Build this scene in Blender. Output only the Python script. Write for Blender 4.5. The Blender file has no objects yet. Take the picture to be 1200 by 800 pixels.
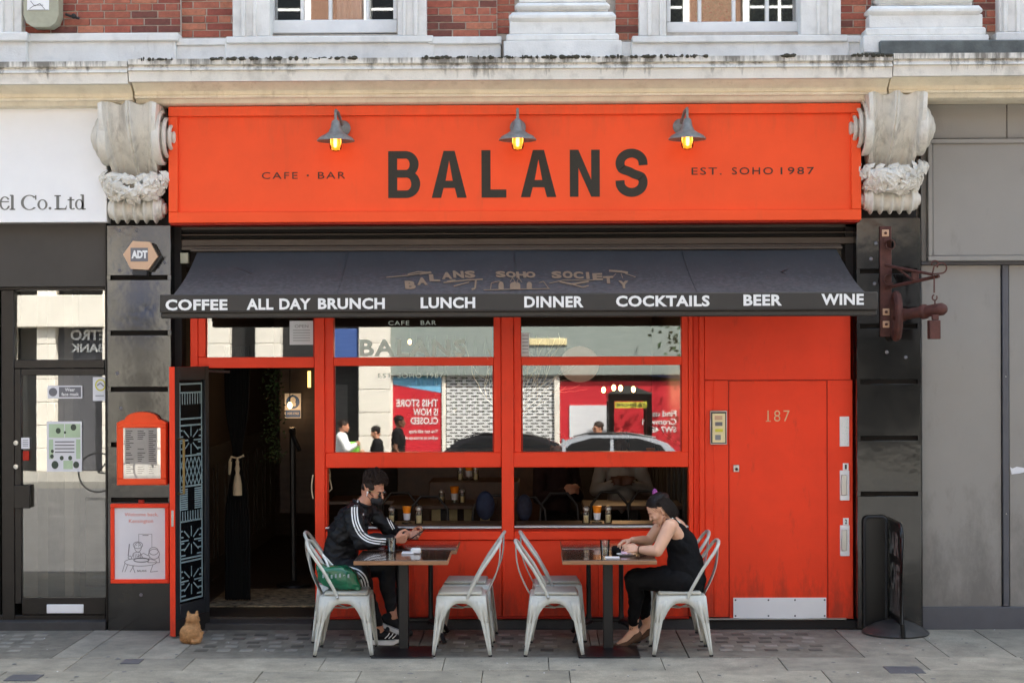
import bpy, bmesh, math, random
from mathutils import Vector, Matrix, noise
from mathutils.bvhtree import BVHTree
random.seed(7)
rnd = random.random
def U(a, b): return a + (b - a) * rnd()
S = bpy.context.scene
COL = S.collection
# ------------------------------------------------------------ camera, world, sun, exposure
FPX, CD, CH, VPX, HY = 1943.0, 13.8, 2.33, 624.0, 407.0
cam_d = bpy.data.cameras.new('camera'); cam = bpy.data.objects.new('camera', cam_d); COL.objects.link(cam)
cam.location = (0, -CD, CH)
yaw, roll = math.atan((VPX - 600) / FPX), math.radians(0.2)
cam.rotation_euler = (Matrix.Rotation(yaw, 4, 'Z') @ Matrix.Rotation(math.radians(90), 4, 'X') @ Matrix.Rotation(-roll, 4, 'Z')).to_euler()
cam_d.sensor_width = 36; cam_d.lens = 36 * FPX / 1200; cam_d.shift_y = (HY - 400) / 1200
cam_d.clip_end = 2000
S.camera = cam
SUN_EL, SUN_AZ = math.radians(55), math.radians(42)     # azimuth from +Y towards +X
W = bpy.data.worlds.new('World'); S.world = W; W.use_nodes = True
wn = W.node_tree; bg = wn.nodes['Background']
sky = wn.nodes.new('ShaderNodeTexSky'); sky.sky_type = 'NISHITA'; sky.sun_disc = False
sky.sun_elevation = SUN_EL; sky.sun_rotation = SUN_AZ; sky.air_density = 0.8; sky.dust_density = 4.0; sky.ozone_density = 0.0
tn = wn.nodes.new('ShaderNodeVectorMath'); tn.operation = 'MULTIPLY'; tn.inputs[1].default_value = (.97, 1.05, .99)
wn.links.new(sky.outputs[0], tn.inputs[0]); wn.links.new(tn.outputs[0], bg.inputs[0]); bg.inputs[1].default_value = 0.15
sd = bpy.data.lights.new('sun', 'SUN'); sun = bpy.data.objects.new('sun', sd); COL.objects.link(sun)
sd.energy = 5.0; sd.angle = math.radians(0.5); sd.color = (1, .965, .90)
to_sun = Vector((math.sin(SUN_AZ) * math.cos(SUN_EL), math.cos(SUN_AZ) * math.cos(SUN_EL), math.sin(SUN_EL)))
sun.rotation_euler = to_sun.to_track_quat('Z', 'Y').to_euler()
S.view_settings.view_transform = 'Standard'; S.view_settings.look = 'None'
S.view_settings.exposure = 2.2; S.view_settings.gamma = 1
S.render.engine = 'CYCLES'
S.cycles.max_bounces = 8; S.cycles.transparent_max_bounces = 16; S.cycles.sample_clamp_indirect = 6

# ------------------------------------------------------------ helpers
def X(px, Y=0.0): return (px - VPX) * (CD + Y) / FPX
def Z(py, Y=0.0): return CH + (HY - py) * (CD + Y) / FPX
def RX(px, yo): return (px - VPX) * (CD - yo) / FPX                 # where a thing across the street stands that shows at px in the glass
def RZ(py, yo): return CH + (HY - py) * (CD - yo) / FPX + 2 * .0218 * -yo
def lin(c): return tuple((x / 12.92 if x <= .04045 else ((x + .055) / 1.055) ** 2.4) for x in c)
def hexc(h): return lin([int(h[i:i + 2], 16) / 255 for i in (0, 2, 4)])

class MB:
    def __init__(s): s.v = []; s.f = []; s.mi = []; s.m = 0
    def add(s, vs, fs):
        b = len(s.v); s.v += [tuple(v) for v in vs]; s.f += [[i + b for i in f] for f in fs]; s.mi += [s.m] * len(fs)
        return s
    def box(s, x0, x1, y0, y1, z0, z1, c=0.0):
        x0, x1 = min(x0, x1), max(x0, x1); y0, y1 = min(y0, y1), max(y0, y1); z0, z1 = min(z0, z1), max(z0, z1)
        c = min(c, (x1 - x0) * .45, (y1 - y0) * .45, (z1 - z0) * .45)
        if c <= 0:
            return s.add([(x0,y0,z0),(x1,y0,z0),(x1,y1,z0),(x0,y1,z0),(x0,y0,z1),(x1,y0,z1),(x1,y1,z1),(x0,y1,z1)],
                [[0,3,2,1],[4,5,6,7],[0,1,5,4],[1,2,6,5],[2,3,7,6],[3,0,4,7]])
        vs, idx = [], {}
        P = ((x0, x1), (y0, y1), (z0, z1))
        for i in (0, 1):
            for j in (0, 1):
                for k in (0, 1):
                    for a in range(3):
                        p = []
                        for ax, q in enumerate((i, j, k)):
                            val = P[ax][q]
                            if ax != a: val += c if q == 0 else -c
                            p.append(val)
                        idx[(i, j, k, a)] = len(vs); vs.append(p)
        fs = []
        for a in range(3):
            b_, c_ = (a + 1) % 3, (a + 2) % 3
            for q in (0, 1):
                loop = []
                for (m, n) in ((0,0),(1,0),(1,1),(0,1)):
                    t = [0,0,0]; t[a] = q; t[b_] = m; t[c_] = n; loop.append(idx[(*t, a)])
                fs.append(loop if q else loop[::-1])
            for m in (0, 1):
                for n in (0, 1):
                    t0 = [0,0,0]; t0[b_] = m; t0[c_] = n; t1 = list(t0); t1[a] = 1
                    fs.append([idx[(*t0, b_)], idx[(*t1, b_)], idx[(*t1, c_)], idx[(*t0, c_)]])
        for i in (0, 1):
            for j in (0, 1):
                for k in (0, 1): fs.append([idx[(i,j,k,0)], idx[(i,j,k,1)], idx[(i,j,k,2)]])
        return s.add(vs, fs)
    def pbox(s, px0, px1, py0, py1, Y0, Y1, c=0.004):            # front face at Y0 covers those photo pixels
        return s.box(X(px0, Y0), X(px1, Y0), Y0, Y1, Z(py1, Y0), Z(py0, Y0), c)
    def prism(s, pts, y0, y1):                                    # polygon in xz pulled along y
        n = len(pts)
        vs = [(p[0], y0, p[1]) for p in pts] + [(p[0], y1, p[1]) for p in pts]
        fs = [list(range(n)), list(range(2 * n - 1, n - 1, -1))] + [[i, i + n, (i + 1) % n + n, (i + 1) % n] for i in range(n)]
        return s.add(vs, fs)
    def xprism(s, pts, x0, x1):                                   # polygon in yz pulled along x
        n = len(pts)
        vs = [(x0, p[0], p[1]) for p in pts] + [(x1, p[0], p[1]) for p in pts]
        fs = [list(range(n)), list(range(2 * n - 1, n - 1, -1))] + [[i, i + n, (i + 1) % n + n, (i + 1) % n] for i in range(n)]
        return s.add(vs, fs)
    def tube(s, pts, r, n=8, closed=False, flat=None, up=None):
        pts = [Vector(p) for p in pts]; m = len(pts)
        rs = r if isinstance(r, (list, tuple)) else [r] * m
        vs = []; ref = None
        for i, p in enumerate(pts):
            a = pts[(i - 1) % m] if (closed or i > 0) else p
            b = pts[(i + 1) % m] if (closed or i < m - 1) else p
            t = (b - a).normalized() if (b - a).length > 1e-9 else Vector((0, 0, 1))
            if ref is None:
                ref = Vector(up) if up else (Vector((0, 0, 1)) if abs(t.z) < .9 else Vector((1, 0, 0)))
            u = (ref - t * ref.dot(t)); u = u.normalized() if u.length > 1e-6 else t.orthogonal().normalized()
            ref = u if not up else Vector(up); w = t.cross(u)
            for k in range(n):
                an = 2 * math.pi * (k + .5) / n
                vs.append(p + u * math.cos(an) * rs[i] * (flat or 1) + w * math.sin(an) * rs[i])
        fs = []
        for i in range(m if closed else m - 1):
            for k in range(n):
                a, b = i * n + k, i * n + (k + 1) % n; c, d = ((i + 1) % m) * n + (k + 1) % n, ((i + 1) % m) * n + k
                fs.append([a, b, c, d])
        if not closed: fs += [list(range(n))[::-1], list(range((m - 1) * n, m * n))]
        return s.add(vs, fs)
    def lathe(s, prof, c=(0, 0, 0), n=20, M=None):                # profile of (r, z)
        vs = []; fs = []
        for (r, z) in prof:
            for k in range(n):
                an = 2 * math.pi * k / n; v = Vector((r * math.cos(an), r * math.sin(an), z))
                if M is not None: v = M @ v
                vs.append(v + Vector(c))
        for i in range(len(prof) - 1):
            for k in range(n): fs.append([i*n+k, i*n+(k+1)%n, (i+1)*n+(k+1)%n, (i+1)*n+k])
        fs += [list(range(n))[::-1], list(range((len(prof)-1)*n, len(prof)*n))]
        return s.add(vs, fs)
    def ball(s, c, r, nu=12, nv=8, R=None):
        r = r if isinstance(r, (list, tuple)) else (r, r, r); c = Vector(c)
        vs = []
        for j in range(1, nv):
            th = math.pi * j / nv
            for i in range(nu):
                ph = 2 * math.pi * i / nu
                v = Vector((r[0]*math.sin(th)*math.cos(ph), r[1]*math.sin(th)*math.sin(ph), r[2]*math.cos(th)))
                vs.append(c + (R @ v if R is not None else v))
        t, b = Vector((0,0,r[2])), Vector((0,0,-r[2]))
        if R is not None: t, b = R @ t, R @ b
        vs += [c + t, c + b]; T = (nv-1)*nu; fs = []
        for j in range(nv - 2):
            for i in range(nu): fs.append([j*nu+i, (j+1)*nu+i, (j+1)*nu+(i+1)%nu, j*nu+(i+1)%nu])
        for i in range(nu):
            fs.append([T, i, (i+1)%nu]); fs.append([T+1, (nv-2)*nu+(i+1)%nu, (nv-2)*nu+i])
        return s.add(vs, fs)
    def limb(s, pts, rs, n=14):                                   # capsule chain with round joints
        for i in range(len(pts) - 1): s.tube([pts[i], pts[i+1]], [rs[i], rs[i+1]], n)
        for p, r in zip(pts, rs): s.ball(p, r, n, 10)
        return s
    def quad(s, a, b, c, d): return s.add([a, b, c, d], [[0, 1, 2, 3]])
    def xf(s, M, start=0):
        for i in range(start, len(s.v)): s.v[i] = tuple(M @ Vector(s.v[i]))
        return s

ORG = {}
def wpos(o): return ORG.get(o.name, Vector((0, 0, 0))) if o else Vector((0, 0, 0))
def mesh_of(name, mb, mats, angle=38):
    me = bpy.data.meshes.new(name); me.from_pydata([tuple(v) for v in mb.v], [], mb.f)
    for m in (mats if isinstance(mats, (list, tuple)) else [mats]): me.materials.append(m)
    if isinstance(mats, (list, tuple)): me.polygons.foreach_set('material_index', mb.mi)
    bm = bmesh.new(); bm.from_mesh(me); bmesh.ops.recalc_face_normals(bm, faces=bm.faces); bm.to_mesh(me); bm.free()
    if angle:
        me.shade_smooth(); me.set_sharp_from_angle(angle=math.radians(angle))
    return me
def part(name, mb, mat, parent=None, label=None, stuff=False, angle=38, rep=False):
    """a mesh in world coordinates hung under its thing"""
    o = wpos(parent)
    if isinstance(mb, MB):
        me = mesh_of(name, mb, mat, angle)
    else:
        me = mb
        if not me.materials: me.materials.append(mat)
    if parent is not None and o.length > 0: me.transform(Matrix.Translation(-o))
    ob = bpy.data.objects.new(name, me); COL.objects.link(ob)
    ob.parent = parent; ORG[ob.name] = o.copy()
    if label: ob['label'] = label
    if stuff: ob['kind'] = 'stuff'
    return ob
def thing(name, label, cat, loc=(0, 0, 0), group=None):
    o = bpy.data.objects.new(name, None); COL.objects.link(o); o.location = loc; o.empty_display_size = .1
    o['label'] = label; o['category'] = cat
    if group: o['group'] = group
    ORG[o.name] = Vector(loc); return o
def solo(name, mb, mat, label, cat, group=None, stuff=False):
    me = mesh_of(name, mb, mat) if isinstance(mb, MB) else mb
    if not me.materials: me.materials.append(mat)
    n = len(me.vertices); co = [0.0] * (3 * n); me.vertices.foreach_get('co', co)
    c = Vector(((min(co[0::3]) + max(co[0::3])) / 2, (min(co[1::3]) + max(co[1::3])) / 2, min(co[2::3])))
    me.transform(Matrix.Translation(-c))
    o = bpy.data.objects.new(name, me); COL.objects.link(o); o.location = c; ORG[o.name] = c
    o['label'] = label; o['category'] = cat
    if group: o['group'] = group
    if stuff: o['kind'] = 'stuff'
    return o
def struct(name, mb, mat, parent=None):
    o = part(name, mb, mat, parent)
    if parent is None: o['kind'] = 'structure'
    return o
def dup(root, loc, rotz=0, label=None, group=None, scale=None):
    def rec(o, par):
        c = o.copy(); COL.objects.link(c); c.parent = par
        for ch in list(o.children): rec(ch, c)
        return c
    r = rec(root, None); r.location = loc; r.rotation_euler = (0, 0, rotz)
    if scale: r.scale = scale
    if label: r['label'] = label
    if group: r['group'] = group
    return r
def piece(name, me, loc, parent, sc=(1, 1, 1), mat=None):
    o = bpy.data.objects.new(name, me); COL.objects.link(o); o.parent = parent
    o.location = Vector(loc) - wpos(parent); o.scale = sc
    if mat is not None:
        o.material_slots[0].link = 'OBJECT'; o.material_slots[0].material = mat
    return o

# ------------------------------------------------------------ materials
def mat(name, col, rough=.5, metal=0., var=.12, vs=6., bump=.15, bs=60., col2=None, spec=.5, coat=0., crough=.03, emit=None, es=0., stretch=(1,1,1), grain=0., gs=300., rvar=0.):
    m = bpy.data.materials.new(name); m.use_nodes = True; nt = m.node_tree; N = nt.nodes; L = nt.links
    b = N['Principled BSDF']; b.inputs['Roughness'].default_value = rough; b.inputs['Metallic'].default_value = metal
    b.inputs['Specular IOR Level'].default_value = spec; b.inputs['Coat Weight'].default_value = coat; b.inputs['Coat Roughness'].default_value = crough
    tc = N.new('ShaderNodeTexCoord'); mp = N.new('ShaderNodeMapping'); mp.inputs['Scale'].default_value = stretch
    geo = N.new('ShaderNodeNewGeometry')
    L.new(geo.outputs['Position'], mp.inputs[0])
    n1 = N.new('ShaderNodeTexNoise'); n1.inputs['Scale'].default_value = vs; n1.inputs['Detail'].default_value = 5; n1.inputs['Roughness'].default_value = .6
    L.new(mp.outputs[0], n1.inputs[0])
    if len(col) == 3: col = (*col, 1)
    c2 = (*col2, 1) if col2 else tuple(c * (1 - var) for c in col[:3]) + (1,)
    c1 = col if col2 else tuple(min(1, c * (1 + var * .6)) for c in col[:3]) + (1,)
    mx = N.new('ShaderNodeMix'); mx.data_type = 'RGBA'; mx.inputs[6].default_value = c2; mx.inputs[7].default_value = c1
    rr = N.new('ShaderNodeValToRGB'); rr.color_ramp.elements[0].position = .3; rr.color_ramp.elements[1].position = .7
    L.new(n1.outputs[0], rr.inputs[0]); L.new(rr.outputs[0], mx.inputs[0]); out = mx.outputs[2]
    if grain > 0:
        n3 = N.new('ShaderNodeTexNoise'); n3.inputs['Scale'].default_value = gs; n3.inputs['Detail'].default_value = 2
        L.new(geo.outputs['Position'], n3.inputs[0])
        r3 = N.new('ShaderNodeMapRange'); r3.inputs[1].default_value = .35; r3.inputs[2].default_value = .65; r3.inputs[3].default_value = 1 - grain; r3.inputs[4].default_value = 1 + grain
        L.new(n3.outputs[0], r3.inputs[0])
        g = N.new('ShaderNodeVectorMath'); g.operation = 'SCALE'; L.new(out, g.inputs[0]); L.new(r3.outputs[0], g.inputs['Scale']); out = g.outputs[0]
    m['_o'] = 0
    L.new(out, b.inputs['Base Color'])
    if rvar:
        r4 = N.new('ShaderNodeMapRange'); r4.inputs[3].default_value = max(0.02, rough - rvar); r4.inputs[4].default_value = min(1, rough + rvar)
        L.new(n1.outputs[0], r4.inputs[0]); L.new(r4.outputs[0], b.inputs['Roughness'])
    if bump > 0:
        n2 = N.new('ShaderNodeTexNoise'); n2.inputs['Scale'].default_value = bs; n2.inputs['Detail'].default_value = 4
        L.new(mp.outputs[0], n2.inputs[0]); bp = N.new('ShaderNodeBump'); bp.inputs['Strength'].default_value = bump; bp.inputs['Distance'].default_value = .01
        L.new(n2.outputs[0], bp.inputs['Height']); L.new(bp.outputs[0], b.inputs['Normal'])
    if emit: b.inputs['Emission Color'].default_value = (*emit, 1); b.inputs['Emission Strength'].default_value = es
    del m['_o']
    return m
def glassmat(name, refl=.10, tint=(1, 1, 1), rough=0.0):
    """thin sheet of glass: see-through with a mirror image on it"""
    m = bpy.data.materials.new(name); m.use_nodes = True; nt = m.node_tree; N = nt.nodes; L = nt.links
    N.remove(N['Principled BSDF']); o = N['Material Output']
    t = N.new('ShaderNodeBsdfTransparent'); t.inputs[0].default_value = (*tint, 1)
    g = N.new('ShaderNodeBsdfGlossy'); g.inputs['Roughness'].default_value = rough
    lw = N.new('ShaderNodeFresnel'); lw.inputs[0].default_value = 1.5
    mr = N.new('ShaderNodeMapRange'); mr.inputs[1].default_value = .04; mr.inputs[2].default_value = 1; mr.inputs[3].default_value = refl; mr.inputs[4].default_value = 1
    mx = N.new('ShaderNodeMixShader'); L.new(lw.outputs[0], mr.inputs[0]); L.new(mr.outputs[0], mx.inputs[0])
    L.new(t.outputs[0], mx.inputs[1]); L.new(g.outputs[0], mx.inputs[2]); L.new(mx.outputs[0], o.inputs[0])
    return m
RED = hexc('F5411E'); ORANGE = hexc('F85527')
M = {}
M['red'] = mat('red_paint', RED, .42, spec=.28, var=.09, vs=2.2, bump=.05, bs=90, rvar=.08, grain=.03, gs=900)
M['red_dark'] = mat('dark_red_paint', hexc('A82412'), .45, spec=.25, var=.1, vs=3, bump=.05)
M['orange'] = mat('orange_sign_paint', ORANGE, .45, spec=.25, var=.10, vs=1.3, bump=.04, bs=40, rvar=.08, grain=.02, gs=700)
M['letter'] = mat('dark_olive_lettering', hexc('2E291C'), .7, var=.15, vs=40, bump=.1, grain=.25, gs=260)
M['letter_faint'] = mat('faint_lettering', hexc('8A3A22'), .6, var=.2, vs=30, bump=0)
M['white_print'] = mat('white_print', (.8, .8, .78), .5, var=.03, bump=0)
M['black'] = mat('black_paint', (.005, .005, .005), .3, var=.2, bump=.05)
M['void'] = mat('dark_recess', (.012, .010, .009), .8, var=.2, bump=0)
M['granite'] = mat('black_granite', (.010, .0095, .009), .10, var=.6, vs=2.2, bump=.35, bs=2.2, grain=.5, gs=500, rvar=.06, spec=.85)
M['shutter'] = mat('dark_brown_shutter_box', hexc('463C33'), .45, metal=.2, var=.15, vs=3, bump=.05)
M['awning'] = mat('charcoal_awning_canvas', hexc('303031'), .85, var=.2, vs=2.5, bump=.12, bs=400, grain=.12, gs=600)
M['valance'] = mat('grey_valance_bar', hexc('322F2B'), .55, var=.1, vs=4, bump=.03)
M['tan_print'] = mat('tan_print', hexc('7A6852'), .8, var=.15, vs=60, bump=0)
M['grey_panel'] = mat('grey_painted_board', hexc('8F8B84'), .5, var=.07, vs=1.1, bump=.03, bs=20, grain=.04, gs=200)
M['grey_trim'] = mat('dark_grey_trim', hexc('56565A'), .5, var=.1, bump=.05)
M['white_sign'] = mat('white_sign_board', (.85, .85, .84), .35, var=.02, bump=0)
M['dark_fascia'] = mat('dark_brown_fascia', hexc('3B3732'), .5, var=.15, vs=3, bump=.04, grain=.1)
M['dark_frame'] = mat('dark_bronze_frame', hexc('26221F'), .35, metal=.3, var=.3, vs=8, bump=.05, rvar=.1)
M['grey_text'] = mat('grey_lettering', hexc('77766F'), .5, var=.03, bump=0)
M['white_wood'] = mat('white_window_paint', (.74, .74, .72), .45, var=.06, vs=9, bump=.05)
M['mortar'] = mat('mortar', (.50, .44, .37), .95, var=.2, vs=20, bump=.4, bs=200)
BR = [mat('red_brick_' + n, hexc(c), .9, var=.28, vs=28, bump=.5, bs=160, grain=.18, gs=350) for n, c in
      (('a', 'A05846'), ('b', 'AA6550'), ('c', '8E4C3F'), ('d', 'B6745A'), ('e', '75463C'), ('f', '9F5C48'))]
M['wood_edge'] = mat('pale_wood_edge', hexc('9A6F4C'), .6, var=.35, vs=12, bump=.2, stretch=(1, 1, 14))
M['wood_top'] = mat('dark_varnished_wood', hexc('3C261A'), .12, var=.45, vs=9, bump=.03, bs=40, stretch=(1, 9, 1), coat=.6)
M['chair'] = mat('grey_painted_steel', hexc('C2C2B8'), .36, metal=.0, var=.10, vs=9, bump=.04, bs=50, rvar=.1, grain=.05)
M['cushion'] = mat('grey_seat_pad', hexc('B8B5A8'), .55, var=.08, vs=14, bump=.05)
M['rubber'] = mat('black_rubber', (.015, .015, .015), .7, bump=0)
M['iron'] = mat('black_iron', (.007, .007, .008), .42, metal=.1, var=.2, bump=.08)
M['rust'] = mat('rusty_iron', hexc('5A362E'), .7, metal=.2, var=.35, vs=16, bump=.3, bs=110, grain=.15)
M['steel'] = mat('brushed_steel', (.55, .55, .53), .3, metal=.9, var=.08, bump=0)
M['zinc'] = mat('weathered_zinc', hexc('868784'), .55, metal=.3, var=.3, vs=25, bump=.1)
M['amber'] = glassmat('amber_glass', .06, (1, .66, .25))
M['glow'] = mat('amber_glow', (1, .5, .15), .5, bump=0, emit=(1, .36, .06), es=.42)
M['filament'] = mat('glowing_filament', (1, .6, .2), .5, bump=0, emit=(1, .62, .22), es=3.5)
M['paper'] = mat('white_paper', (.72, .72, .74), .5, var=.03, bump=0)
M['ink'] = mat('black_ink', (.03, .03, .03), .6, bump=0)
M['ink_grey'] = mat('grey_ink', (.25, .25, .26), .6, bump=0)
M['ink_red'] = mat('red_ink', hexc('E0806A'), .6, bump=0)
M['block_dark'] = mat('dark_glass_block', hexc('57524A'), .85, var=.4, vs=9, bump=.2)
M['inner_wood'] = mat('dark_table_wood', hexc('4A3222'), .4, var=.35, vs=10, bump=.1)
M['tan'] = mat('peach_plastic', hexc('D0A988'), .5, var=.04, bump=0)
M['logo_grey'] = mat('logo_grey', hexc('6F6E72'), .5, var=.03, bump=0)
M['cream_plastic'] = mat('cream_plastic', hexc('A5A48E'), .4, var=.15, vs=12, bump=.02)
M['glass'] = glassmat('window_glass', .26, rough=.012)
M['glass_clear'] = glassmat('drinking_glass', .09, (.93, .95, .94))
M['glass_left'] = glassmat('shop_glass', .28)
M['vinyl'] = mat('pale_window_vinyl', hexc('DCE8E0'), .5, bump=0)
M['skin_m'] = mat('skin_warm', hexc('C98F72'), .5, var=.08, vs=14, bump=.06, bs=300)
M['skin_w'] = mat('skin_fair', hexc('D6A78A'), .48, var=.07, vs=12, bump=.05, bs=300)
for k in ('skin_m', 'skin_w'):
    b_ = M[k].node_tree.nodes['Principled BSDF']; b_.inputs['Subsurface Weight'].default_value = .12; b_.inputs['Subsurface Radius'].default_value = (.02, .008, .004)
M['skin_d'] = mat('skin_dark', hexc('6B4632'), .5, var=.08, bump=.05)
M['cloth_black'] = mat('black_sportswear', (.006, .006, .007), .62, var=.35, vs=9, bump=.6, bs=14, spec=.35)
M['cloth_dark'] = mat('black_jersey', (.0045, .0045, .0055), .85, var=.4, vs=10, bump=.6, bs=18, spec=.2)
M['hair_brown'] = mat('dark_brown_hair', (.026, .013, .008), .55, spec=.35, var=.5, vs=60, bump=.2, bs=200)
M['hair_black'] = mat('black_hair', (.010, .006, .005), .55, spec=.3, var=.7, vs=60, bump=.2, bs=200)
M['green_bag'] = mat('glossy_green_bag', hexc('0E6444'), .22, var=.3, vs=14, bump=.5, bs=22, coat=.4)
M['shoe_brown'] = mat('brown_suede', hexc('5F4330'), .8, var=.2, bump=.2)
M['purple'] = mat('purple_flower', hexc('9A4A90'), .7, var=.2, bump=.1)
M['orange_drink'] = mat('orange_drink', hexc('F08A1E'), .25, var=.08, bump=0, emit=(1, .4, .05), es=0)
M['juice'] = mat('pale_drink', hexc('E9D9A8'), .3, bump=0)
M['door_grey'] = mat('dark_grey_door_paint', hexc('2E3134'), .35, var=.15, bump=.05)
M['etch'] = mat('pale_etched_pattern', hexc('8FA6A8'), .5, bump=0)
M['cream'] = mat('cream_rope', hexc('CDBE9D'), .8, var=.1, bump=.3, bs=200)
M['velvet'] = mat('black_curtain', (.006, .006, .006), .95, bump=0)
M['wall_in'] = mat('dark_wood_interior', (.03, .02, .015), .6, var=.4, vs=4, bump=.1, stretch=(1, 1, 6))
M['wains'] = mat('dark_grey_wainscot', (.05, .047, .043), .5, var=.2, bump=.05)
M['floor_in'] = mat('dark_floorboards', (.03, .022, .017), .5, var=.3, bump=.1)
M['lead'] = mat('lead_flashing', hexc('5E625F'), .6, metal=.2, var=.35, vs=9, bump=.3, bs=60)
M['ginger'] = mat('sandy_fur', hexc('B98A5A'), .85, var=.35, vs=40, bump=.4, bs=220)
M['mask'] = mat('black_cloth_mask', (.02, .02, .022), .7, var=.2, bump=.2)
M['lens'] = mat('dark_lens', (.02, .012, .008), .06, bump=0, spec=.8)
M['asphalt'] = mat('asphalt', (.10, .098, .095), .9, var=.2, vs=3, bump=.4, bs=200, grain=.25, gs=200)
def slabmat(name, c):
    return mat(name, hexc(c), .88, var=.26, vs=2.6, bump=.3, bs=130, grain=.2, gs=180)
SL = [slabmat('slab_' + n, c) for n, c in (('a', '948E80'), ('b', '8F897B'), ('c', '9A9384'), ('d', '8A8477'))]
M['panel_conc'] = mat('worn_concrete', hexc('7F796C'), .9, var=.25, vs=5, bump=.3, bs=140, grain=.2, gs=260)
M['light_block'] = mat('cloudy_glass_block', hexc('8F8A80'), .85, var=.35, vs=9, bump=.2)
M['step'] = mat('dark_stone_step', hexc('3B3A3A'), .6, var=.3, vs=6, bump=.2, grain=.2)
M['kerb'] = mat('granite_kerb', hexc('8A8780'), .85, var=.15, bump=.3, grain=.2)
def stonemat(name, base, dirt, zlo, zhi, amount=1.0, amb=.25):
    """painted stone with black rain streaks that run down between zlo and zhi"""
    m = mat(name, base, .75, var=.10, vs=5, bump=.25, bs=70, grain=.05, gs=200)
    nt = m.node_tree; N = nt.nodes; L = nt.links; b = N['Principled BSDF']
    src = b.inputs['Base Color'].links[0].from_socket
    g = N.new('ShaderNodeNewGeometry'); sp = N.new('ShaderNodeSeparateXYZ'); L.new(g.outputs['Position'], sp.inputs[0])
    mp = N.new('ShaderNodeMapping'); mp.inputs['Scale'].default_value = (14, 14, 1.6); L.new(g.outputs['Position'], mp.inputs[0])
    n = N.new('ShaderNodeTexNoise'); n.inputs['Scale'].default_value = 1; n.inputs['Detail'].default_value = 6; n.inputs['Roughness'].default_value = .7; L.new(mp.outputs[0], n.inputs[0])
    mp2 = N.new('ShaderNodeMapping'); mp2.inputs['Scale'].default_value = (1.3, 1.3, 1.3); L.new(g.outputs['Position'], mp2.inputs[0])
    n2 = N.new('ShaderNodeTexNoise'); n2.inputs['Scale'].default_value = 1.6; L.new(mp2.outputs[0], n2.inputs[0])
    hgt = N.new('ShaderNodeMapRange'); hgt.inputs[1].default_value = zlo; hgt.inputs[2].default_value = zhi; hgt.inputs[3].default_value = 0; hgt.inputs[4].default_value = 1
    L.new(sp.outputs[2], hgt.inputs[0])
    a = N.new('ShaderNodeMath'); a.operation = 'MULTIPLY_ADD'; L.new(hgt.outputs[0], a.inputs[0]); a.inputs[1].default_value = .30; L.new(n.outputs[0], a.inputs[2])
    a2 = N.new('ShaderNodeMath'); a2.operation = 'MULTIPLY_ADD'; L.new(n2.outputs[0], a2.inputs[0]); a2.inputs[1].default_value = .5; L.new(a.outputs[0], a2.inputs[2])
    r = N.new('ShaderNodeMapRange'); r.inputs[1].default_value = .93 ; r.inputs[2].default_value = 1.12; r.inputs[3].default_value = 0; r.inputs[4].default_value = amount
    L.new(a2.outputs[0], r.inputs[0])
    n4 = N.new('ShaderNodeTexNoise'); n4.inputs['Scale'].default_value = 9; n4.inputs['Detail'].default_value = 8; L.new(g.outputs['Position'], n4.inputs[0])
    r4 = N.new('ShaderNodeMapRange'); r4.inputs[1].default_value = .52; r4.inputs[2].default_value = .75; r4.inputs[3].default_value = 0; r4.inputs[4].default_value = amb
    L.new(n4.outputs[0], r4.inputs[0]); mxx = N.new('ShaderNodeMath'); mxx.operation = 'MAXIMUM'; L.new(r.outputs[0], mxx.inputs[0]); L.new(r4.outputs[0], mxx.inputs[1])
    mx = N.new('ShaderNodeMix'); mx.data_type = 'RGBA'; L.new(mxx.outputs[0], mx.inputs[0]); L.new(src, mx.inputs[6]); mx.inputs[7].default_value = (*dirt, 1)
    L.new(mx.outputs[2], b.inputs['Base Color'])
    return m
CY = -.55                                                          # how far the cornice comes forward
M['stone_top'] = stonemat('weathered_cornice_stone', hexc('E0DBD0'), hexc('4A4438'), Z(93, CY), Z(68, CY), .8, .3)
M['stone'] = stonemat('painted_stone', hexc('E0DED8'), hexc('8A857B'), 4.4, 9, .5, .25)
M['stone_cream'] = stonemat('cream_stone', hexc('EFE4CC'), hexc('B5A585'), 3.0, 8, .5, .3)
M['carve'] = stonemat('carved_stone', hexc('DCD7CB'), hexc('5A5346'), 2.6, 6, .5, .34)
M['opp_stone'] = mat('portland_stone', hexc('E6DFD2'), .8, var=.06, vs=2, bump=.1)
M['opp_grey'] = mat('grey_green_fascia', hexc('8C958F'), .6, var=.05, bump=0)
M['opp_dark'] = mat('dark_shop_interior', (.012, .012, .012), .6, bump=0)
M['hoard'] = mat('red_hoarding', hexc('C41E2C'), .6, var=.03, bump=0)
M['blue'] = mat('blue_fascia', hexc('3E5A96'), .6, var=.05, bump=0)
M['skyblue'] = mat('pale_blue_print', hexc('74B4D8'), .6, bump=0)
M['green'] = mat('green_print', hexc('6BAA34'), .6, bump=0)
M['yellow'] = mat('yellow_print', hexc('D8D04A'), .6, bump=0)
M['twig'] = mat('dried_twig', hexc('F0DCB0'), .7, bump=.1)
M['leaf'] = mat('green_leaf', (.05, .09, .03), .6, var=.5, vs=6, bump=0)
M['bark'] = mat('bark', (.09, .07, .05), .9, var=.3, bump=.5)
M['car_silver'] = mat('silver_car_paint', (.35, .36, .38), .2, metal=.6, bump=0, coat=.8)
M['car_black'] = mat('black_car_paint', (.006, .006, .008), .3, bump=0, spec=.2, coat=.1)
M['car_glass'] = mat('dark_car_glass', (.006, .007, .008), .25, bump=0, spec=.12)
M['curtain'] = mat('white_curtain', (.6, .6, .58), .9, var=.2, vs=18, bump=.2, stretch=(6, 1, .4))
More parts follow.
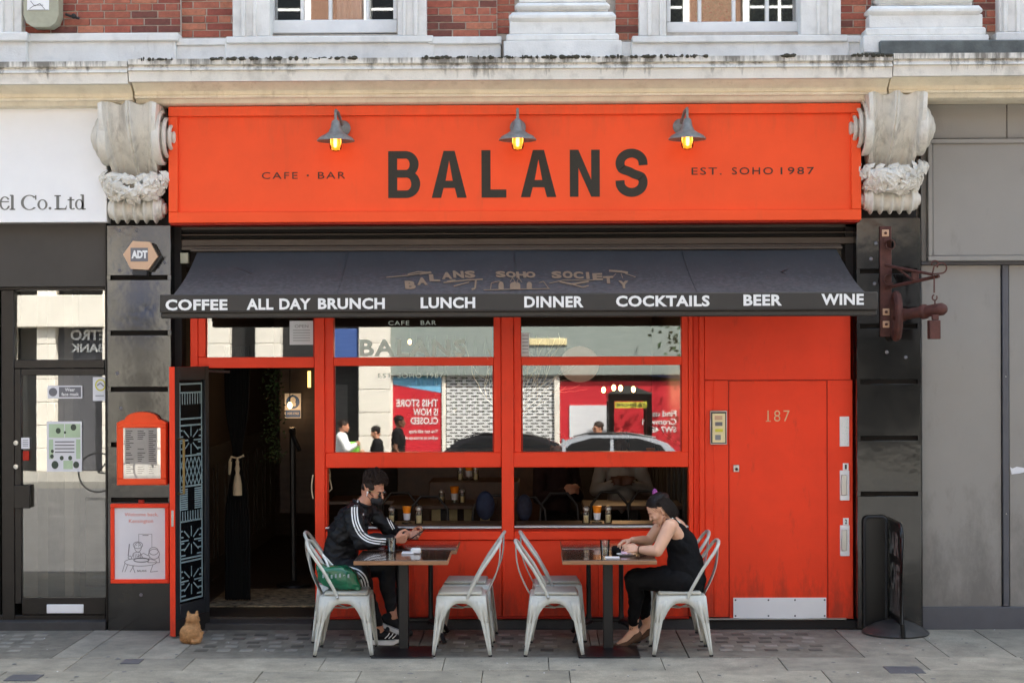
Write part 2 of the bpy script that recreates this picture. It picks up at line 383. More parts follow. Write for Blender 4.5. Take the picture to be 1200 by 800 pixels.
M['net'] = mat('olive_net_curtain', hexc('4E4F38'), .9, var=.5, vs=30, bump=.3, grain=.5, gs=120)
M['beam'] = mat('pale_interior_wall', hexc('A09C90'), .8, var=.08, bump=.05)
M['pale_ball'] = mat('paper_lantern', hexc('C9A488'), .9, bump=0, emit=(1, .62, .42), es=.035)
M['tattoo'] = mat('tattooed_skin', hexc('B58A74'), .5, col2=hexc('4A4442'), vs=55, bump=0)
M['mat_'] = mat('coir_mat', hexc('B5A585'), .95, col2=hexc('2A2620'), vs=18, bump=.3)

# ------------------------------------------------------------ lettering
_tc = {}
def glyphs(s, bold=0.0, res=3, spacing=1.0):
    key = (s, bold, res, spacing)
    if key in _tc: return _tc[key]
    c = bpy.data.curves.new('t', 'FONT'); c.body = s; c.offset = bold; c.resolution_u = res; c.space_character = spacing; c.fill_mode = 'FRONT'
    o = bpy.data.objects.new('t', c); COL.objects.link(o)
    me = bpy.data.meshes.new_from_object(o.evaluated_get(bpy.context.evaluated_depsgraph_get()))
    vs = [v.co.copy() for v in me.vertices]; fs = [list(p.vertices) for p in me.polygons]
    bpy.data.objects.remove(o); bpy.data.curves.remove(c); bpy.data.meshes.remove(me)
    x0, x1 = min(v.x for v in vs), max(v.x for v in vs); y0, y1 = min(v.y for v in vs), max(v.y for v in vs)
    vs = [((v.x - x0) / (x1 - x0 or 1), (v.y - y0) / (y1 - y0 or 1)) for v in vs]
    _tc[key] = (vs, fs); return _tc[key]
def text(mb, s, px0, px1, py0, py1, Y, bold=0.0, spacing=1.0, fn=None, mirror=False):
    """flat lettering on the plane y=Y filling the given photo pixels (or through fn(u,v))"""
    vs, fs = glyphs(s, bold, 3, spacing)
    if fn is None:
        x0, x1, z0, z1 = X(px0, Y), X(px1, Y), Z(py1, Y), Z(py0, Y)
        fn = lambda u, v: (x0 + (x1 - x0) * u, Y, z0 + (z1 - z0) * v)
    return mb.add([fn(1 - u if mirror else u, v) for u, v in vs], fs)
def wtext(mb, s, x0, x1, z0, z1, Y, bold=0.0, facing=1):
    """facing=-1: readable from +y"""
    return text(mb, s, 0, 0, 0, 0, 0, bold, 1.0, (lambda u, v: ((x0 + (x1 - x0) * u) if facing == 1 else (x1 - (x1 - x0) * u), Y, z0 + (z1 - z0) * v)))
def line(mb, pts, w, Y, fn=None):                                   # flat pen stroke in photo pixels
    for (a, b) in zip(pts[:-1], pts[1:]):
        dx, dy = b[0] - a[0], b[1] - a[1]; l = math.hypot(dx, dy) or 1; nx, ny = -dy / l * w / 2, dx / l * w / 2
        q = [(a[0]+nx, a[1]+ny), (b[0]+nx, b[1]+ny), (b[0]-nx, b[1]-ny), (a[0]-nx, a[1]-ny)]
        mb.add([(fn(*p) if fn else (X(p[0], Y), Y, Z(p[1], Y))) for p in q], [[0, 1, 2, 3]])
def oval(cx, cy, rx, ry, n=16, a0=0, a1=2*math.pi): return [(cx + rx*math.cos(a0+(a1-a0)*i/n), cy + ry*math.sin(a0+(a1-a0)*i/n)) for i in range(n+1)]
def ring(mb, cx, cy, ax, ay, tx, ty, Y, a0=0, a1=360, n=24):        # stroke of uneven weight, photo pixels
    vs = []
    for i in range(n + 1):
        a = math.radians(a0 + (a1 - a0) * i / n); c, s_ = math.cos(a), math.sin(a)
        for (rx, ry) in ((ax, ay), (ax - tx, ay - ty)):
            vs.append((X(cx + rx*c, Y), Y, Z(cy - ry*s_, Y)))
    mb.add(vs, [[2*i, 2*i+1, 2*i+3, 2*i+2] for i in range(n)])
def flat(mb, pts, Y): mb.add([(X(p[0], Y), Y, Z(p[1], Y)) for p in pts], [list(range(len(pts)))])
def rect(mb, px0, px1, py0, py1, Y): flat(mb, [(px0, py1), (px1, py1), (px1, py0), (px0, py0)], Y)

def grime(m, dark, z0, z1, amount, sc=(9, 9, 2.5), seed=0.0):
    """dirt and scuffs, thickest at z0 and gone by z1"""
    nt = m.node_tree; N = nt.nodes; L = nt.links; b = N['Principled BSDF']; src = b.inputs['Base Color'].links[0].from_socket
    g = N.new('ShaderNodeNewGeometry'); sp = N.new('ShaderNodeSeparateXYZ'); L.new(g.outputs['Position'], sp.inputs[0])
    mp = N.new('ShaderNodeMapping'); mp.inputs['Scale'].default_value = sc; mp.inputs['Location'].default_value = (seed, 0, 0); L.new(g.outputs['Position'], mp.inputs[0])
    n = N.new('ShaderNodeTexNoise'); n.inputs['Scale'].default_value = 1; n.inputs['Detail'].default_value = 8; n.inputs['Roughness'].default_value = .72; L.new(mp.outputs[0], n.inputs[0])
    h = N.new('ShaderNodeMapRange'); h.inputs[1].default_value = z0; h.inputs[2].default_value = z1; h.inputs[3].default_value = .30; h.inputs[4].default_value = -.02; L.new(sp.outputs[2], h.inputs[0])
    a = N.new('ShaderNodeMath'); a.operation = 'ADD'; L.new(n.outputs[0], a.inputs[0]); L.new(h.outputs[0], a.inputs[1])
    r = N.new('ShaderNodeMapRange'); r.inputs[1].default_value = .56; r.inputs[2].default_value = .86; r.inputs[3].default_value = 0; r.inputs[4].default_value = amount; L.new(a.outputs[0], r.inputs[0])
    mx = N.new('ShaderNodeMix'); mx.data_type = 'RGBA'; L.new(r.outputs[0], mx.inputs[0]); L.new(src, mx.inputs[6]); mx.inputs[7].default_value = (*dark, 1); L.new(mx.outputs[2], b.inputs['Base Color'])
grime(M['red'], (.10, .03, .02), .05, .55, .55)
grime(M['orange'], (.35, .10, .04), 4.45, 4.0, .30, (7, 7, 1.2))
grime(M['grey_panel'], (.10, .09, .08), .15, 1.4, .6, (5, 5, 2))
grime(M['awning'], (.16, .16, .17), 2.7, 3.0, .30, (26, 26, 26))
grime(M['granite'], (.05, .045, .036), -1, 3.2, .55, (2.6, 2.6, 2.0), 3)
for q_ in SL: grime(q_, (.07, .065, .06), -1, 1, .45, (6, 6, 6), 5)
grime(M['panel_conc'], (.05, .045, .04), -1, 1, .6, (7, 7, 7), 9)
V3 = Vector
# ============================================================ GROUND
struct('road', MB().box(-60, 60, -17.0, -3.4, -.30, -.13), M['asphalt'])
gr = struct('ground', MB().box(-400, 400, -400, 400, -.8, -.40), M['asphalt'])
struct('opposite_pavement', MB().box(-60, 60, -24, -17.0, -.30, 0.0, .01), M['kerb'])
mk = MB()
for i in range(-8, 9): mk.box(i*6-1.5, i*6+1.5, -10.3, -10.2, -.13, -.125)
pass
pav = bpy.data.objects.new('pavement', None)
pav = struct('pavement', MB().box(-60, 60, -3.15, 1.0, -.30, -.035), M['mortar'])
kb = MB()
for i in range(-14, 14): kb.box(i*.9 + .005, i*.9 + .895, -3.4, -3.155, -.30, 0.0, .012)
part('kerbstone', kb, M['kerb'], pav, stuff=True)
def pav_slab(x0, x1, y0, y1, dz=0.0, m=None):
    mb = MB().box(x0 + .0025, x1 - .0025, y0 + .0025, y1 - .0025, -.05, dz, .003)
    return part('paving_slab', mb, m or SL[int(rnd() * 4)], pav)
YJ = -1.335                                                          # long joint between the wall strip and the open pavement
# strip by the wall: plain slabs between the pavement lights
lights = [(-4.9, X(88, -.6)), (X(226, -.6), X(492, -.6)), (X(492, -.6), X(690, -.6)), (X(700, -.6), X(796, -.6)), (X(796, -.6), X(990, -.6))]
plain = [(X(690,-.6), X(700,-.6)), (X(88, -.6), -3.42), (-3.42, -2.98), (-2.98, X(226, -.6)), (X(990, -.6), 3.12), (3.12, 3.62), (3.62, 4.6), (4.6, 5.6), (-7.2, -6.0), (-6.0, -4.9), (5.6, 6.7)]
for (a, b) in plain: pav_slab(a, b, YJ, -.10, U(-.002, .003))
for (a, b) in [(-.5, .4)]: pass
yy = YJ
for r, d in enumerate((.50, .46, .80, .54)):
    xx = -8.2 + (.37 * r) % .7
    while xx < 8.2:
        w = U(.62, 1.15); pav_slab(xx, min(xx + w, 8.2), yy - d, yy, U(-.003, .003)); xx += w
    yy -= d
blk = mesh_of('glass_block', MB().box(-.05, .05, -.042, .042, -.004, .0, .002), M['light_block'])
blk2 = mesh_of('glass_block', MB().box(-.05, .05, -.042, .042, -.004, .0, .002), M['block_dark'])
nb = 0
labs = ['worn concrete pavement light set before the left hand shop door', 'pavement light of small glass blocks before the cafe doorway and left table',
        'pavement light under the gap between the two cafe tables', 'narrow pavement light under the right cafe table', 'pavement light before the red numbered door']
for li, (a, b) in enumerate(lights):
    t = thing('pavement_light', labs[li], 'pavement light', ((a + b) / 2, YJ / 2, -.05), 'pavement lights along the shopfronts')
    fr = MB(); fr.box(a + .004, b - .004, YJ + .004, -.10, -.05, 0.0, .004)
    part('surround', fr, M['panel_conc'], t)
    x0, x1 = a + .09, b - .12
    if li == 0: x0 = -4.75
    n = int((x1 - x0) / .172)
    for i in range(n):
        if li != 2 and n > 7 and i % 6 == 5: continue
        for j in range(5):
            if nb < 298:
                p = piece('glass_block', blk if (li == 0 or rnd() < .55) else blk2, (x0 + .05 + i * .172 + U(-.003, .003) + (.03 if j % 2 else 0), -.34 - j * .172, .0035), t); nb += 1
# small covers let into the slabs
for (a, b, c, d, l) in ((0, 38, 790, 797, 'small dark metal cover in the pavement at lower left'), (138, 160, 772, 777, 'tiny worn metal cover in the slabs left of the cafe door'),
                        (1041, 1083, 781.5, 789.5, 'square grey metal cover in the pavement below the domed sign')):
    ya, yb = -(CD - CH * FPX / (d - HY)), -(CD - CH * FPX / (c - HY))
    solo('pavement_cover', MB().box(X(a, ya), X(b, ya), ya, yb, .0, .006, .002), M['grey_trim'], l, 'drain cover', 'covers let into the pavement')

# ============================================================ UPPER STOREY
UY = 0.06                                                           # wall plane of the upper storey
bld = thing('brick_building', 'red brick upper storey with white stone trim above the shopfronts', 'building', (0, 1, 4.2))
ub = MB()
zc = Z(66, UY)
w1 = (X(313, UY), X(466, UY)); w2 = (X(782, UY), X(938, UY))
H = 9.2  # wall carried up out of view, its height set to shade the street
# backing wall with two real openings
def wallrect(x0, x1, z0, z1): ub.box(x0, x1, UY + .055, UY + .45, z0, z1)
zw0, zw1 = Z(38, UY), Z(38, UY) + 1.9
wallrect(-26, w1[0], zc - .5, H); wallrect(w1[1], w2[0], zc - .5, H); wallrect(w2[1], 26, zc - .5, H)
for a, b in (w1, w2): wallrect(a, b, zc - .5, zw0); wallrect(a, b, zw1, H)
part('backing_wall', ub, M['mortar'], bld)
part('roof', MB().box(-26, 26, UY + .45, 9, H - .3, H).box(-26, 26, 8.6, 9, 0, H - .3).box(-26.0, -25.6, .6, 8.6, 0, H - .3).box(25.6, 26, .6, 8.6, 0, H - .3), M['mortar'], bld)  # unseen roof, back and end walls, added to stop light from behind
bk = [mesh_of('brick', MB().box(0, 1, 0, .06, 0, 1, .012), m) for m in BR]
bh = 8.6 / 140.8 ; nbr = 0
far = MB()
def bricks(px0, px1, pyb, Yf, ztop=5.5, seed=0, stuffz=None):
    """courses from photo row pyb upward, each brick an object while it is in the picture"""
    global nbr
    x0, x1, z = X(px0, Yf), X(px1, Yf), Z(pyb, Yf); row = seed
    part('mortar_bed', MB().box(x0, x1, Yf + .010, Yf + .059, z - .05, 5.6), M['mortar'], bld)
    while z < ztop:
        x = x0; off = (.0, .115)[row % 2]; first = True
        while x < x1 - .01:
            w = (.225 if row % 2 == 0 or True else .11)
            if (row % 4 == 3): w = .108
            if first and off and row % 4 != 3: w = .11
            first = False
            w = min(w, x1 - x)
            if w > .02:
                o = piece('brick', bk[int(rnd() * 6)], (x + .004, Yf + U(-.002, .003), z + .004), bld, (max(.01, w - .009), 1, bh - .009)); nbr += 1
            x += w
        z += bh; row += 1
bricks(27, 212, 36, UY - .02); bricks(211, 275, 42, UY + .03, seed=1); bricks(500, 584, 43, UY, seed=0); bricks(583, 605, 40, UY + .03, seed=1)
bricks(722, 752, 48, UY + .02, seed=1); bricks(985, 1022, 43, UY, seed=0); bricks(1140, 1170, 41, UY, seed=1)
# white stone: plinth bands, pedestals, pilasters
def stone(name, *boxes, c=.008, m='stone', label=None):
    mb = MB()
    for (a, b, t, d, y0) in boxes: mb.box(X(a, y0), X(b, y0), y0, UY + .06, Z(d, y0), Z(t, y0) if t > -5 else 5.6, c)
    return part(name, mb, M[m], bld, label)
stone('plinth_band', (31, 206, 45, 72, -.04), (29, 209, 36, 45.5, -.07)); stone('plinth_band', (206, 266, 51, 72, 0), (206, 268, 43, 51.3, -.02))
stone('plinth_band', (505, 588, 51, 72, -.02), (503, 589, 42.5, 51.3, -.05)); stone('plinth_band', (728, 745, 50, 72, 0))
stone('plinth_band', (990, 1012, 52, 70, 0), (988, 1012, 44, 52.3, -.02))
stone('pilaster', (-60, 25, -10, 36, -.05), (-4, 3, -10, 36, -.08), (12, 15, -10, 36, -.065)); stone('pilaster_base', (-60, 30, 44, 72, -.10), (-60, 31, 34, 44.5, -.14))
def molded(name, cxp, wlist, m='stone'):
    mb = MB()
    for (wpx, t, d, y0, c) in wlist: mb.box(X(cxp - wpx, y0), X(cxp + wpx, y0), y0, UY + .06, Z(d, y0), Z(t, y0) if t > -5 else 5.6, c)
    return part(name, mb, M[m], bld)
molded('column_pedestal', 660.5, [(69, 48, 72, -.16, .006), (66, 40, 48.5, -.13, .012), (62, 25, 40.4, -.10, .006), (63, 14, 25.4, -.13, .03), (53, 11, 14.4, -.05, .004), (56, 3, 11.3, -.09, .03), (51, -1, 3.3, -.05, .006), (48, -20, -.6, -.02, .03)])
molded('column_pedestal', 1085, [(73, 44, 64, -.16, .006), (70, 35, 44.5, -.13, .012), (66, 20, 35.4, -.10, .006), (67, 9, 20.4, -.13, .03), (54, 6, 9.4, -.05, .004), (57, -4, 6.3, -.09, .03), (52, -20, -3.6, -.05, .006)])
stone('pilaster', (1170, 1260, -10, 41, -.05), (1175, 1181, -10, 41, -.08), (1190, 1196, -10, 41, -.07)); stone('pilaster_base', (1167, 1260, 41, 58, -.10))
lead = MB().box(X(1031, -.2), X(1250, -.2), -.2, .0, Z(67, -.2), Z(50, -.2), .01)
part('lead_flashing', lead, M['lead'], bld)
def upper_window(a, b, gl, gr, gb, mull, kind, sill_l, sill_r, sb):
    """stone surround, painted sash, bars and panes"""
    w = part('window', MB().box(X(a, -.03), X(gl - 1, -.03), -.03, UY + .1, Z(sb, -.03), 5.6, .006).box(X(gr + 1, -.03), X(b, -.03), -.03, UY + .1, Z(sb, -.03), 5.6, .006)
        .box(X(a + 10, -.06), X(a + 15, -.06), -.06, 0, Z(sb, -.06), 5.6, .004).box(X(b - 15, -.06), X(b - 10, -.06), -.06, 0, Z(sb, -.06), 5.6, .004)
        .box(X(a + 24, -.05), X(a + 28, -.05), -.05, 0, Z(sb, -.05), 5.6, .004).box(X(b - 28, -.05), X(b - 24, -.05), -.05, 0, Z(sb, -.05), 5.6, .004)
        .box(X(a - 8, -.06), X(b + 8, -.06), -.06, UY + .1, Z(sb + 8, -.06), Z(sb, -.06), .008)
        .box(X(a - 9, -.03), X(b + 9, -.03), -.03, UY + .1, Z(72, -.03), Z(sb + 8.3, -.03), .006), M['stone'], bld)
    fy = UY + .10
    fr = MB().box(X(gl - 1, fy), X(gr + 1, fy), fy, fy + .06, Z(sb - 3, fy), Z(gb, fy), .008)
    fr.box(X(gl - 1, fy), X(gl + 4, fy), fy, fy + .06, Z(gb, fy) + .001, 5.6, .006).box(X(gr - 4, fy), X(gr + 1, fy), fy, fy + .06, Z(gb, fy) + .001, 5.6, .006)
    part('sash_frame', fr, M['white_wood'], w)
    for mpx in mull: part('glazing_bar', MB().box(X(mpx - 2.2, fy), X(mpx + 2.2, fy), fy + .004, fy + .05, Z(gb, fy), 5.6, .006), M['white_wood'], w)
    part('pane', MB().box(X(gl, fy), X(gr, fy), fy + .03, fy + .034, Z(gb, fy), 5.6), M['glass'], w)
    if kind == 'net':
        cm = MB(); n = 90; x0, x1 = X(gl - 3, .4), X(gr + 3, .4)
        vs = []
        for i in range(n + 1): u = i / n; y = .42 + .02 * math.sin(u * 60) + .01 * math.sin(u * 23); vs += [(x0 + (x1 - x0) * u, y, 3.9), (x0 + (x1 - x0) * u, y, 6)]
        cm.add(vs, [[2*i, 2*i+1, 2*i+3, 2*i+2] for i in range(n)]); part('net_curtain', cm, M['net'], w)
        pl = MB()
        for k in range(260):
            c = Vector((X(U(822, 860), .3), .3 + U(-.04, .04), Z(U(-18, 26), .3))); d = Vector((U(-1, 1), U(-.6, .2), U(-.6, 1))).normalized(); s_ = d.cross(Vector((0, -1, .2))).normalized() * .014
            pl.add([c - s_, c + s_, c + d * .06], [[0, 1, 2]])
        part('window_plant', pl, mat('bright_leaf', (.05, .2, .09), .5, bump=0), w)
    else:
        for (p0, p1) in ((395, 436),):
            cm = MB(); n = 60; x0, x1 = X(p0, .3), X(p1, .3); vs = []
            for i in range(n + 1): u = i / n; y = .34 + .02 * math.sin(u * 34); vs += [(x0 + (x1 - x0) * u, y, 3.9), (x0 + (x1 - x0) * u + .02 * math.sin(u * 9), y, 6)]
            cm.add(vs, [[2*i, 2*i+1, 2*i+3, 2*i+2] for i in range(n)]); part('curtain', cm, M['curtain'], w)
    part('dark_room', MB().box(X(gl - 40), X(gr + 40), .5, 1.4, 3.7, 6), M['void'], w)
upper_window(273, 501, 318, 466, 22, (355, 388, 432), 'curtain', 0, 0, 41)
upper_window(750, 986, 783, 938, 27, (821, 861, 900), 'net', 0, 0, 43)
# alarm box
ab = thing('alarm_box', 'cream plastic alarm box on the brickwork at upper left', 'alarm box', (X(49, -.08), -.02, Z(30, -.08)))
mb = MB(); cx_ = X(49, -.1); zt = Z(-12, -.1)
prof = [(-.145, zt), (.145, zt), (.145, Z(16, -.1)), (.12, Z(25, -.1)), (.07, Z(29.5, -.1)), (-.07, Z(29.5, -.1)), (-.12, Z(25, -.1)), (-.145, Z(16, -.1))]
mb.prism([(cx_ + a, b) for a, b in prof], -.14, -.0)
part('cover', mb, M['cream_plastic'], ab); lb = MB(); rect(lb, 31, 57, -6, 9, -.1445); part('label_plate', lb, M['white_print'], ab)
lb = MB(); line(lb, [(35, -2), (40, 4), (46, 1), (52, 8)], .8, -.147); line(lb, [(34, 7), (40, 3), (50, 3)], .8, -.147); line(lb, [(32, 8.4), (56, 8.4)], .5, -.147); part('lettering', lb, M['ink_grey'], ab)
# pipe holes and cable on the bricks
solo('wall_cable', MB().tube([(X(76, -.02), .0, Z(14, 0)), (X(84, -.02), -.02, Z(17, 0)), (X(92, -.02), .0, Z(19, 0))], .012, 6).ball((X(86, -.03), -.03, Z(17, 0)), .022), M['rubber'], 'short black cable end sticking out of the bricks beside the alarm box', 'cable')
# ============================================================ CORNICE
def cornice(name, x0, x1, dy, label, mats=('stone_top', 'stone_cream')):
    t = thing('cornice', label, 'cornice', ((x0 + x1) / 2, CY / 2, Z(120, CY)), 'shopfront cornice lengths')
    def at(py, y): return (y, Z(py, y) + dy)
    top = [at(67, CY), (.07, Z(67, CY) + dy + .02), (.07, Z(94, CY + .1) + dy), at(94, CY + .085), at(93.5, CY + .03), at(81.5, CY + .02), at(80, CY + .0), at(75, CY + .03), at(73, CY - .0)]
    low = [(.07, Z(94, CY + .1) + dy - .001), at(94.5, CY + .11), at(99, CY + .15), at(105, CY + .2), at(109, CY + .215), at(110, CY + .2), at(113, CY + .21), at(114, CY + .25), at(119, CY + .27), at(121.5, CY + .30), (.07, Z(121.5, CY + .3) + dy)]
    part('top_moulding', MB().xprism(top[::-1], x0, x1), M[mats[0]], t, angle=25)
    part('cove_moulding', MB().xprism(low[::-1], x0 + .003, x1 - .003), M[mats[1]], t, angle=25)
    return t
xa, xb = X(149, CY), X(1047, CY)
cornice('c', -9, xa - .004, -.015, 'white painted cornice length at the left above the white sign')
cc = cornice('c', xa + .004, xb - .004, .0, 'long weathered stone cornice above the orange cafe sign')
cornice('c', xb + .004, 9, .012, 'stained cornice length at the right above the grey boards')
# grime growing along the top edge
gm = MB()
for k in range(420):
    px = U(150, 1045); 
    if noise.noise(Vector((px * .012, 3, 0))) < -.05: continue
    y = CY + U(-.004, .03); h = U(.004, .022); w = U(.006, .03)
    gm.ball((X(px, y), y, Z(68, CY) + h * .3), (w, .02, h), 6, 4)
part('moss', gm, mat('black_moss', (.05, .045, .03), .95, bump=0), cc, stuff=True)
# ============================================================ CORBELS
def corbel(cxp, y_top, label, flip=1):
    t = thing('corbel', label, 'corbel', (X(cxp), 0, Z(250)), 'carved stone corbels')
    cx = X(cxp, -.35)
    zt, zb = Z(y_top, -.4), Z(y_top + 120, -.2)
    Ht = Z(y_top, -.35) - Z(y_top + 87, -.35)
    # main body: swept front, wide at the top, waisting down
    n, m_ = 26, 72; vs = []
    for i in range(n + 1):
        v = i / n; z = Z(y_top, -.35) - Ht * v
        # distance forward: scroll bulge on top curling in below
        fy = -.20 - .20 * math.cos(min(1, v * .95) * math.pi * .62) - .05 * math.sin(v * math.pi) + .06 * v
        hw = .238 - .012 * math.sin(v * 3) - .055 * max(0, v - .35) / .65
        for j in range(m_ + 1):
            u = -1 + 2 * j / m_; a = abs(u)
            rib = .045 * math.exp(-(u / .11) ** 6) - .018 * math.exp(-(u / .028) ** 2) + .060 * math.exp(-((a - .93) / .11) ** 8) - .055 * math.sin(max(0, min(1, (a - .14) / .66)) * math.pi) ** .8 * (1 - .25 * v) + .014 * math.exp(-((a - .72) / .035) ** 2) + .010 * math.exp(-((a - .50) / .03) ** 2) * v
            vs.append((cx + u * hw + .03 * v * flip * math.exp(-(u / .3) ** 2), fy - rib, z + (.012 * (math.cos(u * 9)) * (1 - v) ** 4)))
    fs = [[i*(m_+1)+j, i*(m_+1)+j+1, (i+1)*(m_+1)+j+1, (i+1)*(m_+1)+j] for i in range(n) for j in range(m_)]
    b0 = len(vs); 
    for i in range(n + 1):
        for sx in (0, m_):
            p = vs[i*(m_+1)+sx]; vs.append((p[0] + (.004 if sx else -.004), .06, p[2]))
    for i in range(n):
        fs.append([i*(m_+1), (i+1)*(m_+1), b0+2*(i+1), b0+2*i]); fs.append([i*(m_+1)+m_, b0+2*i+1, b0+2*(i+1)+1, (i+1)*(m_+1)+m_])
    fs.append([j for j in range(m_ + 1)] + [b0 + 1, b0]); fs.append([n*(m_+1)+j for j in range(m_, -1, -1)] + [b0+2*n, b0+2*n+1])
    part('scroll_body', MB().add(vs, fs), M['carve'], t, angle=50)
    # volutes: stepped discs on both cheeks
    for s_ in (-1, 1):
        mb = MB(); zc_ = Z(y_top + 39, -.3); yc = -.215
        Mx = Matrix.Rotation(math.radians(90) * s_, 3, 'Y')
        mb.lathe([(.19, -.06), (.215, -.05), (.226, -.03), (.226, .008), (.216, .016), (.200, .014), (.190, .0), (.135, -.004), (.135, .016), (.160, .020), (.166, .026), (.166, .046), (.156, .054), (.142, .050), (.134, .038), (.078, .034), (.078, .052), (.100, .056), (.106, .062), (.106, .080), (.096, .088), (.082, .084), (.074, .074), (.050, .070), (.050, .084), (.056, .090), (.054, .102), (.040, .110), (.008, .112)], (cx + s_ * .238, yc, zc_), 28, Mx)
        mb.tube([(cx + s_ * .225, yc + .16 + .01 * k, zc_ - .03 - .035 * k) for k in range(7)], [.03, .035, .035, .032, .028, .024, .02], 8)
        part('volute', mb, M['carve'], t)
    # leaf garland
    mb = MB(); zg = Z(y_top + 99, -.3)
    for k in range(115):
        th = U(-1.25, 1.25); ph = U(-.9, 1.0)
        rr_ = .17; x = cx + math.sin(th) * (.262 - .05 * ph); y = -.10 - math.cos(th) * .25 * math.cos(ph * .8) - .02
        z = zg - ph * .110 - .05 * math.cos(th) + .05
        nn_ = V3((math.sin(th) * .9, -math.cos(th), -ph * .9 + .1)).normalized(); aa_ = V3((0, 0, 1)).cross(nn_).normalized(); bb_ = nn_.cross(aa_); Rb = Matrix((aa_, bb_, nn_)).transposed(); R = Rb @ Matrix.Rotation(U(-1.3, 1.3) + (1.57 if k % 2 else 0), 3, 'Z') @ Matrix.Rotation(U(-.5, .5), 3, 'X') @ Matrix.Rotation(U(-.35, .35), 3, 'Y')
        Lf, Wf, hf = U(.048, .07), U(.026, .034), U(.018, .028); c0 = V3((x, y, z)); lv = [(-Lf, 0, -.006), (-.35*Lf, Wf, -.004), (.15*Lf, .75*Wf, .002), (.35*Lf, .95*Wf, -.002), (Lf, 0, -.012), (.35*Lf, -.95*Wf, -.002), (.15*Lf, -.75*Wf, .002), (-.35*Lf, -Wf, -.004), (-.4*Lf, 0, hf), (.3*Lf, 0, hf*.9), (0, 0, -.02)]
        mb.add([c0 + nn_ * .006 + R @ V3(q) for q in lv], [[0,1,8],[1,2,8],[2,9,8],[2,3,9],[3,4,9],[4,5,9],[5,6,9],[6,8,9],[6,7,8],[7,0,8],[1,0,10],[2,1,10],[3,2,10],[4,3,10],[5,4,10],[6,5,10],[7,6,10],[0,7,10]])
        if k % 5 == 0: mb.ball((x, y - .02, z), .011, 6, 5)
    mb.ball((cx, -.1, zg + .01), (.225, .20, .10), 20, 12)
    part('leaf_garland', mb, M['carve'], t, angle=24)
    # lower small scroll with ribs
    mb = MB(); zs = Z(y_top + 123, -.2); yc = -.13
    Mx = Matrix.Rotation(math.radians(90), 3, 'Y'); pr = []
    for k in range(81):
        u = k / 80; pr.append((.092 + .032 * math.exp(-((((u * 5) % 1) - .5) / .17) ** 2) * (1 if .02 < u < .98 else .6), -.2 + .4 * u))
    mb.lathe([(.05, -.205)] + pr + [(.05, .205)], (cx, yc, zs), 24, Mx)
    for s_ in (-1, 1): mb.lathe([(.085, 0), (.08, .02), (.05, .024), (.046, .045), (.02, .05)], (cx + s_ * .2, yc, zs), 18, Matrix.Rotation(math.radians(90) * s_, 3, 'Y'))
    part('lower_scroll', mb, M['carve'], t)
    part('backing_block', MB().box(cx - .19, cx + .19, -.06, .06, Z(y_top + 137, 0), Z(y_top, 0)), M['carve'], t)
corbel(152, 119, 'carved stone scroll corbel between the white sign and the orange sign', 1)
corbel(1049, 112, 'carved stone scroll corbel right of the orange sign beside grey boards', -1)
# ============================================================ GRANITE PILASTERS
def pilaster(x0p, x1p, joints, label, bot):
    PYY = -.12
    t = thing('granite_pilaster', label, 'pilaster', (X((x0p + x1p) / 2, 0), 0, 0), 'black granite pilasters')
    part('core', MB().box(X(x0p + 3, PYY), X(x1p - 3, PYY), PYY + .055, .5, -.02, Z(106, 0)), M['void'], t)
    ys = [joints[0]] + [q for j in joints[1:] for q in (j, j + 5)]
    prev = joints[0]
    for j in joints[1:] + [None]:
        zb = Z(j, PYY) if j else .0
        part('granite_block', MB().box(X(x0p, PYY), X(x1p, PYY), PYY, PYY + .3, zb, Z(prev, PYY), .004), M['granite'], t)
        if j:
            [part('joint_edge', MB().box(X(q0, PYY), X(q0 + 4, PYY), PYY + .002, PYY + .2, Z(j + 5.2, PYY), Z(j - .2, PYY)), M['granite'], t) for q0 in (x0p, x1p - 4)]
            prev = j + 5
    return t
pl_l = pilaster(124, 199.5, [262, 321, 386, 452, 517, 582], 'black granite pilaster left of the open cafe door', 737)
pl_r = pilaster(1003, 1078, [257, 317, 381, 446, 512, 577], 'black granite pilaster right of the red numbered door', 735)
for t_, pts in ((pl_l, [(139, 268), (159, 268), (192, 306), (139, 315), (136, 436), (140, 477), (163, 696)]), (pl_r, [(1026, 287), (1020, 305), (1024, 334), (1038, 414), (1060, 420)])):
    mb = MB()
    for (a, b) in pts: mb.lathe([(.016, 0), (.012, .004)], (X(a, -.12), -.121, Z(b, -.12)), 7, Matrix.Rotation(math.radians(90), 3, 'X'))
    part('chipped_spot', mb, M['logo_grey'], t_)
# ============================================================ FASCIA SIGN
FY = -.24
fs_ = thing('fascia_sign', 'long orange cafe fascia sign with dark lettering above the awning', 'sign', (0, FY, Z(258, FY)))
part('sign_board', MB().pbox(205, 1002, 129, 251, FY + .035, .10, .002), M['orange'], fs_)
def fr(*b): return part('frame_rail', MB().pbox(*b, FY, .09, .004), M['orange'], fs_)
fr(197, 1009, 123, 134.5); fr(197, 1009, 247, 259.5); fr(197, 208, 134.7, 246.8); fr(997.5, 1009, 134.7, 246.8)
part('under_trim', MB().pbox(199, 1007, 259.8, 262, FY + .03, .05, 0), M['red_dark'], fs_)
ly = FY + .035 - .003
def fascia_text(s, a, b, c, d, bold=0.0, m='letter', sp=1.0):
    mb = MB(); text(mb, s, a, b, c, d, ly, bold, sp); return part('lettering', mb, M[m], fs_)
